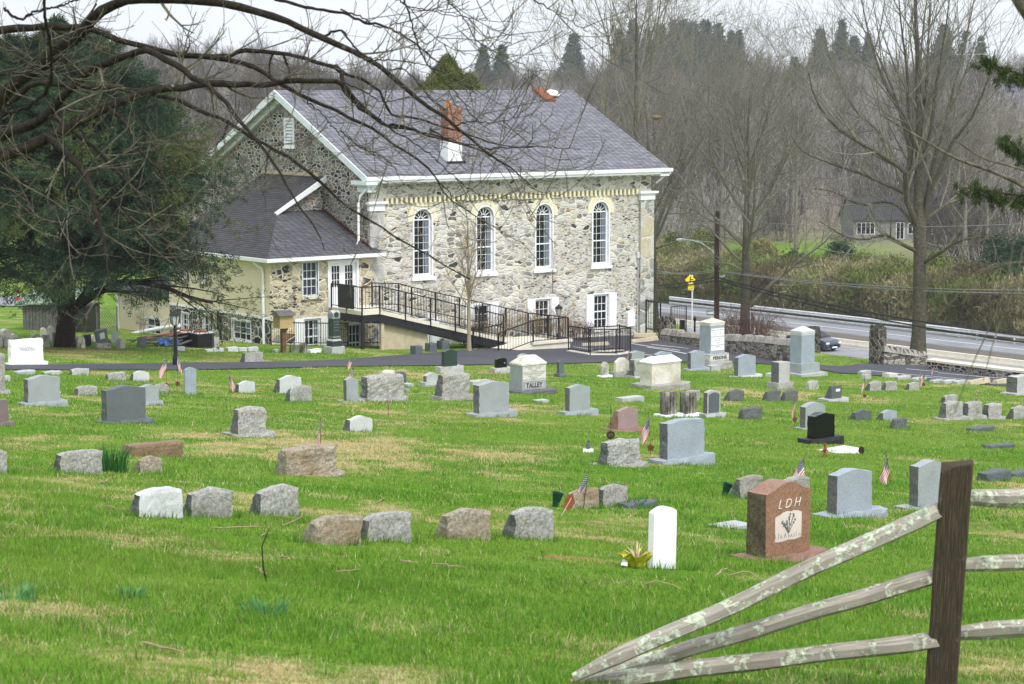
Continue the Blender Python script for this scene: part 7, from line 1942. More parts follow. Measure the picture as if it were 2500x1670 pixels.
# ================================================================ trees
def tubes_np(P, R, k=4):
    """P (m,n,3) polylines, R (m,n) radii -> verts, quads"""
    m, n, _ = P.shape
    T = np.empty_like(P); T[:, 1:-1] = P[:, 2:] - P[:, :-2]; T[:, 0] = P[:, 1] - P[:, 0]; T[:, -1] = P[:, -1] - P[:, -2]
    T /= np.linalg.norm(T, axis=2, keepdims=True) + 1e-9
    ref = np.zeros_like(T); ref[..., 2] = 1
    vert = np.abs(T[:, :1, 2]) > 0.95; vert = np.repeat(vert, n, 1)
    ref[vert] = (1, 0, 0)
    A = np.cross(T, ref); A /= np.linalg.norm(A, axis=2, keepdims=True) + 1e-9
    B = np.cross(T, A)
    ang = np.arange(k) * 2 * math.pi / k
    ring = P[:, :, None, :] + (A[:, :, None, :] * np.cos(ang)[None, None, :, None] + B[:, :, None, :] * np.sin(ang)[None, None, :, None]) * R[:, :, None, None]
    idx = np.arange(m * n * k).reshape(m, n, k)
    f = np.stack([idx[:, :-1, :], np.roll(idx[:, :-1, :], -1, 2), np.roll(idx[:, 1:, :], -1, 2), idx[:, 1:, :]], -1).reshape(-1, 4)
    return ring.reshape(-1, 3), f

def merge(parts):
    V_ = []; F_ = []; o = 0
    for v, f in parts: V_.append(v); F_.append(f + o); o += len(v)
    return np.concatenate(V_), np.concatenate(F_)

def grow(rg, P, R, k, t0, t1, ang, lr, rr, up=0.0, curl=0.25, n=5, ang_var=0.25, absL=None, taper=0.25, shape=None, flat=0.0):
    """children of polylines P (m,n0,3) with radii R: k each, between t0 and t1 of the parent"""
    m, n0, _ = P.shape
    t = t0 + (t1 - t0) * (np.arange(k)[None, :] + rg.uniform(0, 1, (m, k))) / k
    s = t * (n0 - 1); i = np.clip(s.astype(int), 0, n0 - 2); fr = (s - i)[..., None]
    mi = np.arange(m)[:, None]
    B = P[mi, i] * (1 - fr) + P[mi, i + 1] * fr
    br = R[mi, i] * (1 - fr[..., 0]) + R[mi, i + 1] * fr[..., 0]
    T = P[mi, i + 1] - P[mi, i]; T /= np.linalg.norm(T, axis=2, keepdims=True) + 1e-9
    L0 = np.linalg.norm(np.diff(P, axis=1), axis=2).sum(1)
    L = (L0[:, None] * lr if absL is None else np.full((m, k), absL)) * rg.uniform(0.65, 1.25, (m, k))
    if shape is not None: L = L * shape(t)
    az = np.arange(k)[None, :] * 2.39996 + rg.uniform(0, 6.28, (m, 1)) + rg.uniform(-.5, .5, (m, k))
    ref = np.zeros_like(T); ref[..., 2] = 1; ref[np.abs(T[..., 2]) > 0.9] = (1, 0, 0)
    E1 = np.cross(T, ref); E1 /= np.linalg.norm(E1, axis=2, keepdims=True) + 1e-9
    E2 = np.cross(E1, T)
    a = ang + rg.normal(0, ang_var, (m, k))
    sd = E1 * np.cos(az)[..., None] + E2 * np.sin(az)[..., None] * (1 - flat)
    D = T * np.cos(a)[..., None] + sd * np.sin(a)[..., None]
    D = D.reshape(-1, 3); B = B.reshape(-1, 3); L = L.reshape(-1); r0 = np.minimum(br.reshape(-1) * rr, br.reshape(-1) * 0.85)
    Q = np.empty((len(B), n, 3)); Q[:, 0] = B
    wob = rg.normal(0, 1, (len(B), 3)); wob /= np.linalg.norm(wob, axis=1, keepdims=True)
    d = D.copy()
    for j in range(1, n):
        d = d + curl / n * (wob * 0.6 + rg.normal(0, 0.5, d.shape)) ; d[:, 2] += up / n
        d /= np.linalg.norm(d, axis=1, keepdims=True)
        Q[:, j] = Q[:, j - 1] + d * (L / (n - 1))[:, None]
    Rn = r0[:, None] * np.linspace(1, taper, n)[None, :]
    return Q, Rn

def resample(pts, n):
    pts = np.asarray(pts, float)
    # Catmull-Rom through the points, then even spacing
    P = np.vstack([2 * pts[0] - pts[1], pts, 2 * pts[-1] - pts[-2]])
    out = []
    for i in range(1, len(P) - 2):
        for t in np.linspace(0, 1, 8, endpoint=False):
            a, b, c, d = P[i - 1], P[i], P[i + 1], P[i + 2]
            out.append(0.5 * ((2 * b) + (-a + c) * t + (2 * a - 5 * b + 4 * c - d) * t * t + (-a + 3 * b - 3 * c + d) * t ** 3))
    out.append(pts[-1]); out = np.array(out)
    s = np.concatenate([[0], np.cumsum(np.linalg.norm(np.diff(out[:, :3], axis=0), axis=1))])
    u = np.linspace(0, s[-1], n)
    return np.stack([np.interp(u, s, out[:, q]) for q in range(out.shape[1])], 1)

def bare_tree(seed, H, r0, spread=0.75, n1=16, t0=0.3, n2=7, n3=6, n4=4, up=0.35, lean=(0, 0), forks=None, minr=0.006, k0=10, kk=(6, 4, 3, 3), l1=0.5, limbs=None, a1=0.75, shape=None, c1=0.35):
    """returns [(verts, faces) trunk, (verts, faces) branches]"""
    rg = np.random.default_rng(seed)
    z = np.linspace(0, H, 12)
    x = lean[0] * (z / H) ** 1.5 * H + rg.normal(0, 0.012, 12).cumsum() * H * 0.12
    y = lean[1] * (z / H) ** 1.5 * H + rg.normal(0, 0.012, 12).cumsum() * H * 0.12
    x -= x[0]; y -= y[0]
    P = np.stack([x, y, z], 1)[None]
    R = (r0 * (1 - z / H) ** 0.85 + 0.012)[None]; R[0, 0] *= 1.35; R[0, 1] *= 1.03
    trunk = tubes_np(np.concatenate([[[ [0, 0, -0.8] ]], P], 1), np.concatenate([R[:, :1] * 1.15, R], 1), k0)
    parts = []
    sh = shape or (lambda t: np.clip(1.25 - 0.9 * (t - t0) / (1 - t0), 0.15, 1.3))
    b1, R1 = grow(rg, P, R, n1, t0, 0.97, a1, l1, 0.55, up, c1, 8, 0.15, shape=sh, taper=0.2)
    if limbs is not None:
        for (pts, ra, rb) in limbs:
            q = resample(pts, 8)[None]; b1 = np.concatenate([b1, q]); R1 = np.concatenate([R1, np.linspace(ra, rb, 8)[None]])
    parts.append(tubes_np(b1, np.maximum(R1, minr), kk[0]))
    b2, R2 = grow(rg, b1, R1, n2, 0.2, 0.98, 0.65, 0.48, 0.6, up * 0.8, 0.4, 6, taper=0.25); parts.append(tubes_np(b2, np.maximum(R2, minr), kk[1]))
    if n3:
        b3, R3 = grow(rg, b2, R2, n3, 0.2, 0.98, 0.65, 0.5, 0.65, up * 0.6, 0.45, 5, taper=0.35); parts.append(tubes_np(b3, np.maximum(R3, minr), kk[2]))
        if n4:
            b4, R4 = grow(rg, b3, R3, n4, 0.2, 1.0, 0.65, 0.55, 0.7, up * 0.5, 0.5, 4, taper=0.5); parts.append(tubes_np(b4, np.maximum(R4, minr), kk[3]))
    return trunk, merge(parts)

def place_tree(name, p, label, trunk, br, mt, mbk, group=None, rz=0.0, cat='tree'):
    t = thing(name, p, label, cat, rz, group)
    np_mesh('trunk', trunk[0], trunk[1], M[mt], t, smooth=True)
    np_mesh('crown', br[0], br[1], M[mbk], t, smooth=True)
    return t

# --- big bare tree by the road at right, trunk forking high up
def ground_at(px, d, py=800):
    q = ray(px, py) * d; q[2] = gz(q[0], q[1]); return q
P = G(2240, 888); P = ground_at(2240, 127)
D0 = P[1]
def rel_px(px, py, d=0.0):
    q = ray(px, py) * (D0 + d) - P; return q
def limb_px(lst, d0, d1, n):
    out = []
    for i, (a, b) in enumerate(lst): out.append(rel_px(a, b, d0 + (d1 - d0) * i / (len(lst) - 1)))
    return out
trk = resample([np.append(rel_px(*q), r) for q, r in (((2240, 888), .43), ((2244, 780), .39), ((2246, 660), .37), ((2246, 560), .36), ((2243, 480), .30), ((2246, 380), .24), ((2243, 240), .19), ((2240, 120), .13), ((2234, 0), .09), ((2238, -110), .05), ((2240, -190), .02))], 16)
trk[0, 3] *= 1.3
rg = np.random.default_rng(77)
LB = [([(2246, 560), (2210, 480), (2215, 430), (2186, 400), (2120, 360), (2040, 310), (1990, 240), (1975, 180)], 0, -4, .19), ([(2215, 430), (2225, 330), (2190, 260), (2150, 180), (2120, 80), (2100, -20)], 0, 3, .16), ([(2250, 545), (2235, 440), (2210, 320), (2180, 220), (2140, 130), (2085, 30)], 0, 6, .16),
      ([(2255, 545), (2270, 470), (2300, 400), (2330, 340), (2370, 290), (2410, 200), (2430, 120)], 0, -3, .17), ([(2262, 490), (2285, 380), (2320, 250), (2345, 150), (2370, 40), (2385, -40)], 0, 4, .15), ([(2250, 420), (2275, 300), (2290, 180), (2310, 60), (2325, -60)], 0, -2, .13),
      ([(2243, 400), (2220, 300), (2215, 180), (2200, 60), (2190, -60)], 0, -3, .13), ([(2246, 330), (2262, 200), (2268, 60), (2275, -80)], 0, 2, .12), ([(2240, 615), (2190, 590), (2160, 573), (2110, 585), (2060, 575), (2000, 540)], 0, -5, .13), ([(2250, 645), (2290, 620), (2340, 590), (2400, 578), (2450, 582)], 0, -5, .12),
      ([(2240, 560), (2200, 510), (2160, 492), (2100, 500), (2040, 470), (1990, 460)], 0, 4, .12), ([(2256, 540), (2300, 505), (2340, 480), (2370, 430), (2430, 400), (2480, 370)], 0, 5, .13), ([(2205, 470), (2150, 445), (2090, 420), (2030, 400), (1960, 370), (1930, 330)], 0, -3, .11), ([(2190, 400), (2150, 330), (2090, 270), (2050, 200), (2020, 120), (2010, 60)], -1, 4, .12)]
L1 = []; Rl = []
for pts, d0, d1, r in LB:
    q = resample(limb_px(pts, d0, d1, 0), 14); L1.append(q); Rl.append(np.linspace(r, r * 0.16, 14))
L1 = np.array(L1); Rl = np.array(Rl)
tr = trk[None, :, :3]; tR = trk[None, :, 3]
pt = [tubes_np(L1, Rl, 7)]
c1, r1 = grow(rg, tr, tR, 14, 0.5, 0.98, 0.6, 0.22, 0.45, 0.5, 0.3, 8); pt.append(tubes_np(c1, r1, 5))
b2, R2 = grow(rg, L1, Rl, 14, 0.12, 0.98, 0.55, 0.42, 0.55, 0.55, 0.4, 7); pt.append(tubes_np(b2, np.maximum(R2, .009), 5))
A2 = np.concatenate([b2, np.stack([resample(q, 7) for q in c1])]); AR = np.concatenate([R2, r1[:, :7]])
b3, R3 = grow(rg, A2, AR, 6, 0.15, 0.98, 0.6, 0.42, 0.6, 0.35, 0.45, 5); pt.append(tubes_np(b3, np.maximum(R3, .008), 4))
b4, R4 = grow(rg, b3, R3, 3, 0.15, 1.0, 0.65, 0.5, 0.7, 0.25, 0.5, 4, taper=.5); pt.append(tubes_np(b4, np.maximum(R4, .0065), 3))
t = thing('bare_tree', P, 'tall bare tree with thick grey trunk and wide fan of limbs beside the short wall', 'tree')
v, f = tubes_np(tr, tR, 14); np_mesh('trunk', v, f, M['bark_oak'], t, smooth=True)
v, f = merge(pt[:1]); np_mesh('limbs', v, f, M['bark_oak'], t, smooth=True)
v, f = merge(pt[1:]); np_mesh('crown', v, f, M['bark_grey'], t, smooth=True)

# --- second bare tree by the wall, with a low fork to the right
P = ground_at(1818, 143.5); D0 = P[1]
limbs = []
for pts, d1, ra in (([(1832, 748), (1870, 705), (1920, 665), (1965, 625), (2005, 600), (2040, 560)], -3, .15), ([(1810, 640), (1770, 600), (1735, 560), (1700, 540), (1660, 520)], -2, .1), ([(1812, 660), (1780, 645), (1740, 640), (1700, 622)], 2, .07), ([(1820, 560), (1860, 500), (1900, 460), (1950, 430)], 2, .1)):
    limbs.append((limb_px(pts, 0, d1, 0), ra, ra * 0.2))
tk, br = bare_tree(31, 16.5, 0.34, n1=24, t0=0.34, n2=8, n3=5, n4=3, up=0.4, limbs=limbs, l1=0.5, minr=0.009, a1=0.75)
place_tree('bare_tree', P, 'bare tree with a low forking limb standing behind the dry stone wall', tk, br, 'bark_oak', 'bark_grey')
# trees right behind the church
for (px, d, Hp, r, sd, ln, lab, kw) in ((1600, 150, 250, .30, 5, (-0.05, 0), 'leaning bare tree just beyond the right corner of the church roof', dict(t0=.3)),
                               (1545, 158, -60, .34, 9, (0.01, 0), 'tall upright bare tree rising behind the right end of the roof ridge', dict(t0=.45, a1=.5)),
                               (1480, 172, 90, .25, 12, (-0.02, 0), 'slender bare tree behind the roof ridge, left of the tall upright one', dict(t0=.4)),
                               (1668, 228, 60, .28, 15, (0.03, 0), 'bare tree between the leaning tree and the utility pole', dict(t0=.35)),
                               (1760, 226, 130, .24, 18, (0.0, 0), 'multi limbed bare tree behind the utility pole beyond the road', dict(t0=.3)),
                               (2350, 204, 300, .26, 21, (0.02, 0), 'dark trunked bare tree in the green shrubs right of the big tree', dict(t0=.45)),
                               (2410, 206, 330, .24, 24, (-0.02, 0), 'dark trunked bare tree in the shrubs at the right edge', dict(t0=.45)),
                               (1940, 222, 130, .24, 27, (0.0, 0), 'bare tree beyond the hedge between the two wall side trees', dict(t0=.4))):
    q = ray(px, 700) * d; q[2] = gz(q[0], q[1]); H = (ray(px, Hp) * d)[2] - q[2]
    P = q; D0 = d; lb = [(limb_px([(1592, 640), (1602, 560), (1636, 470), (1690, 380), (1740, 290)], 0, -3, 0), .17, .04), (limb_px([(1590, 610), (1660, 588), (1740, 575), (1810, 590)], 0, -4, 0), .1, .02), (limb_px([(1600, 560), (1580, 470), (1560, 380), (1530, 280)], 0, 3, 0), .12, .03)] if sd == 5 else None
    tk, br = bare_tree(sd, H, r, limbs=lb, n1=16, n2=6, n3=5, n4=3, up=0.4, lean=ln, minr=0.010, l1=0.45, **kw)
    place_tree('bare_tree', q, lab, tk, br, 'bark_oak' if sd in (5, 9) else 'bark_grey', 'bark_grey')
# old nest
q = ray(1602, 287) * 150
o = MB().lathe((0, 0, 0), [(0.05, -0.2), (0.35, -0.05), (0.42, 0.08), (0.2, 0.12)], 10).build('bird_nest', M['twig']); o.location = tuple(q); tag(o, 'brown twig nest in the bare tree right of the church roof', 'nest')
# sapling in front of the ramp
P = G(1145, 858); Hs = (858 - 560) / F_PX * P[1]
tk, br = bare_tree(41, Hs, 0.085, n1=22, t0=0.28, n2=5, n3=3, n4=0, up=0.55, l1=0.36, minr=0.0055, a1=0.55, k0=8)
place_tree('sapling', P, 'slim pale barked sapling with bare upright twigs in front of the ramp', tk, br, 'bark_sapling', 'bark_sapling')
# bare shrubs
def shrub(name, P, H, Wd, n, label, mat, seed, r=0.012, droop=0.0, cat='shrub'):
    rg = np.random.default_rng(seed)
    a = rg.uniform(0, 6.28, n); rad = np.sqrt(rg.uniform(0, 1, n)) * Wd * 0.35
    B = np.stack([rad * np.cos(a), rad * np.sin(a), np.zeros(n) - 0.1], 1)
    T = B * (1.6 if not droop else 2.6); T[:, 2] = H * rg.uniform(0.55, 1.0, n)
    mid = (B + T) / 2; mid[:, 2] = T[:, 2] * (0.6 if not droop else 1.0); T[:, 2] *= (1 - droop * rg.uniform(0.3, 1, n))
    P3 = np.stack([B, B * .5 + mid * .5, mid, T * .5 + mid * .5, T], 1) + rg.normal(0, 0.05 * H, (n, 5, 3)) * np.array([0, .3, .6, .8, 1])[None, :, None]
    R = np.linspace(r, r * .5, 5)[None].repeat(n, 0)
    c, cr = grow(rg, P3, R, 6, 0.25, 1, 0.6, 0.35, 0.8, -0.3 * (droop > 0), 0.5, 4)
    c2, cr2 = grow(rg, c, cr, 3, 0.25, 1, 0.6, 0.5, 0.8, -0.3 * (droop > 0), 0.5, 3)
    v, f = merge([tubes_np(P3, R, 4), tubes_np(c, np.maximum(cr, .006), 3), tubes_np(c2, np.maximum(cr2, .005), 3)])
    o = np_mesh(name, v, f, M[mat], smooth=True); o.location = tuple(P); return tag(o, label, cat)
sp = loc(6.2, -1.0); sp[2] = gz(sp[0], sp[1]); shrub('bare_shrub', sp, 1.3, 2.0, 36, 'brown leafless shrub behind the upper ramp railing under the church window', 'twig', 3)
sp = loc(9.4, -1.2); sp[2] = gz(sp[0], sp[1]); shrub('bare_shrub', sp, 1.45, 2.2, 44, 'brown leafless shrub behind the black lantern by the church wall', 'twig', 4)
sp = loc(11.6, -1.0); sp[2] = gz(sp[0], sp[1]); shrub('bare_shrub', sp, 0.8, 1.3, 30, 'low reddish leafless shrub left of the shuttered corner window', 'bark_red', 5)
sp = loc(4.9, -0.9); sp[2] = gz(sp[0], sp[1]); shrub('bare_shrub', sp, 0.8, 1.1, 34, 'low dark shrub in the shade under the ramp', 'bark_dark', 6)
sp = ray(1825, 800) * 141.5; sp[2] = gz(sp[0], sp[1]); shrub('weeping_shrub', sp, 2.3, 3.2, 80, 'reddish weeping bare shrub growing behind the dry stone wall', 'bark_red', 7, 0.016, 0.75)
sp = ray(345, 818) * 103; sp[2] = gz(sp[0], sp[1]); shrub('bare_shrub', sp, 1.4, 0.7, 5, 'small thin bare sapling beside the white drain pipe', 'bark_grey', 8, 0.012)

# --- foliage helpers
def leaf_tris(rg, C, N, size, aspect=0.45, cols=None, spread=None, dirs=None):
    """N small leaf faces per centre C (m,3), scattered with the given spread (m,3)"""
    m = len(C)
    c = np.repeat(C, N, 0) + rg.normal(0, 1, (m * N, 3)) * np.repeat(spread, N, 0)
    d = rg.normal(0, 1, (m * N, 3))
    if dirs is not None: d = d * 0.55 + np.repeat(dirs, N, 0)
    d /= np.linalg.norm(d, axis=1, keepdims=True)
    e = np.cross(d, rg.normal(0, 1, d.shape)); e /= np.linalg.norm(e, axis=1, keepdims=True) + 1e-9
    s = size * rg.uniform(0.6, 1.4, (m * N, 1))
    v = np.stack([c - e * s * aspect * .5, c + d * s * .5 + e * s * aspect * 0.5, c + d * s], 1)
    f = np.arange(m * N * 3).reshape(-1, 3)
    if cols is not None:
        cc = np.repeat(np.repeat(cols, N, 0) * rg.uniform(0.65, 1.4, (m * N, 1)), 3, 0)
        return v.reshape(-1, 3), f, cc
    return v.reshape(-1, 3), f

# --- the big dark evergreen at left
P = G(158, 849); D0 = P[1]
rg = np.random.default_rng(5)
Ht = (849 - 95) / F_PX * D0; W = 350 / F_PX * D0
z = np.linspace(0, Ht, 12); tr = np.stack([0.25 * np.sin(z * .3), 0 * z, z], 1)[None]; tR = (0.34 * (1 - z / Ht) + 0.03)[None]; tR[0, 0] = 0.42
nl = 165
tt = rg.uniform(0.25, 0.99, nl) ** 0.95; az = rg.uniform(0, 6.28, nl)
prof = np.interp(tt, [0.0, .12, .2, .35, .5, .65, .8, .92, 1], [.75, .9, .97, 1.0, .9, .76, .58, .36, .1]) * W * rg.uniform(.72, 1.08, nl)
bz = tt * Ht
tip = np.stack([prof * np.cos(az), prof * np.sin(az), bz + prof * np.where(tt < 0.32, -0.01, 0.16) + rg.normal(0, .2, nl)], 1)
bs = np.stack([0.25 * np.sin(bz * .3), 0 * bz, bz - 0.12 * prof], 1)
s = np.linspace(0, 1, 8)
L1 = bs[:, None] * (1 - s)[None, :, None] + tip[:, None] * s[None, :, None]
L1[:, :, 2] += (np.sin(s * math.pi) * 0.09)[None] * prof[:, None]
L1 += rg.normal(0, .09, L1.shape) * s[None, :, None]
R1 = np.linspace(1, .18, 8)[None] * (0.045 + 0.016 * prof[:, None])
low = np.array([[(0, 0, 1.2), (1.0, -.6, 1.9), (2.4, -1.2, 2.6), (3.9, -1.6, 2.5), (5.0, -1.8, 2.1), (5.9, -2, 1.9)], [(0, 0, .9), (.7, .2, 1.9), (1.5, .4, 3.0), (2.6, .5, 4.2), (3.4, .6, 5.0), (4.0, .6, 5.8)], [(0, 0, 1.5), (-.7, -.3, 2.4), (-1.8, -.6, 2.9), (-3.2, -.9, 3.2), (-4.2, -1., 3.0), (-5., -1, 2.8)], [(0, 0, 1.6), (.5, -.5, 2.8), (1.2, -1.2, 4.0), (1.6, -2, 5.4), (1.9, -2.6, 6.5), (2, -3, 7.5)], [(0, 0, 1.7), (-.4, -.4, 3.0), (-1.0, -1.0, 4.2), (-1.6, -1.6, 5.6), (-2, -2.2, 7), (-2.3, -2.6, 8)]], float)
low = np.stack([resample(q, 8) for q in low]); lowR = np.linspace(.19, .05, 8)[None].repeat(5, 0)
L1 = np.concatenate([L1, low]); R1 = np.concatenate([R1, lowR])
b2, R2 = grow(rg, L1, R1, 13, 0.25, 1.0, 0.85, 0.36, 0.5, -0.15, 0.35, 5, flat=0.65)
b3, R3 = grow(rg, b2, R2, 6, 0.15, 1.0, 0.75, 0.5, 0.6, -0.2, 0.4, 4, flat=0.5)
t = thing('evergreen_tree', P, 'big dark evergreen with a thick low forking trunk at the left', 'tree')
v, f = merge([tubes_np(tr, tR, 12), tubes_np(low, lowR, 8)]); np_mesh('trunk', v, f, M['bark_dark'], t, smooth=True)
v, f = merge([tubes_np(L1, R1, 5), tubes_np(b2, np.maximum(R2, .008), 3)]); np_mesh('limbs', v, f, M['bark_dark'], t, smooth=True)
C = b3[:, 1:].reshape(-1, 3); dr = (b3[:, 1:] - b3[:, :-1]).reshape(-1, 3); dr /= np.linalg.norm(dr, axis=1, keepdims=True)
keep = rg.uniform(0, 1, len(C)) < 0.92
C = C[keep]; dr = dr[keep]
cl = fbm(C[:, 0] * .7 + C[:, 1] * .5, C[:, 2] * .8, 3, 3)[:, None]
dark = np.array([[0.016, 0.034, 0.018]]); mid = np.array([[0.042, 0.078, 0.036]]); yel = np.array([[0.085, 0.10, 0.025]])
out = np.clip(np.hypot(C[:, 0], C[:, 1]) / W, 0, 1.1)[:, None]
col = dark + (mid - dark) * np.clip(cl * 1.6 - .2, 0, 1); yk = np.clip((cl - .52) * 4, 0, 1) * np.clip((out - .5) * 2, 0, 1); col = col * (1 - yk) + yel * yk
v, f, cc = leaf_tris(rg, C, 22, 0.14, 0.24, col, np.full((len(C), 3), 0.065), dr * 1.1 + np.array([0, 0, -.1]))
np_mesh('crown', v, f, M['needle'], t, colors=cc)

# --- yellow green conifer showing above the roof ridge
q = ray(1100, 300) * 135; q[2] = gz(q[0], q[1])
rg = np.random.default_rng(8); zt_ = (ray(1085, 143) * 135)[2] - q[2]
t = thing('conifer', q, 'yellow green conifer whose top shows above the church roof ridge', 'tree')
v, f = tubes_np(np.array([[[0, 0, -0.5], [0, 0, zt_ * .5], [-0.2, 0, zt_ * .98]]]), np.array([[.3, .18, .03]]), 8); np_mesh('trunk', v, f, M['bark_dark'], t)
n = 5200; hh = rg.uniform(0.3, 1, n) ** 0.55; a = rg.uniform(0, 6.28, n)
rad = np.minimum((1 - hh) * 17 + .12, 4.5); rad = rad * (0.7 + .35 * vnoise(a * 1.6, hh * 12, 4)) * np.sqrt(rg.uniform(.35, 1, n))
C = np.stack([rad * np.cos(a) - .2, rad * np.sin(a), hh * zt_ - rad * .18], 1)
C2 = C.copy(); C2[:, 0] += 1.3; C2[:, 2] = C2[:, 2] * .93
C = np.concatenate([C, C2[::2]])
cl = vnoise(C[:, 0] * 1.6, C[:, 2] * 1.4, 9)[:, None]
col = np.array([[.045, .075, .012]]) * (1 - cl) + np.array([[.16, .19, .03]]) * cl
v, f, cc = leaf_tris(rg, C, 12, .16, .4, col, np.full((len(C), 3), .11), np.array([[0, 0, .5]]).repeat(len(C), 0)); np_mesh('crown', v, f, M['needle'], t, colors=cc)

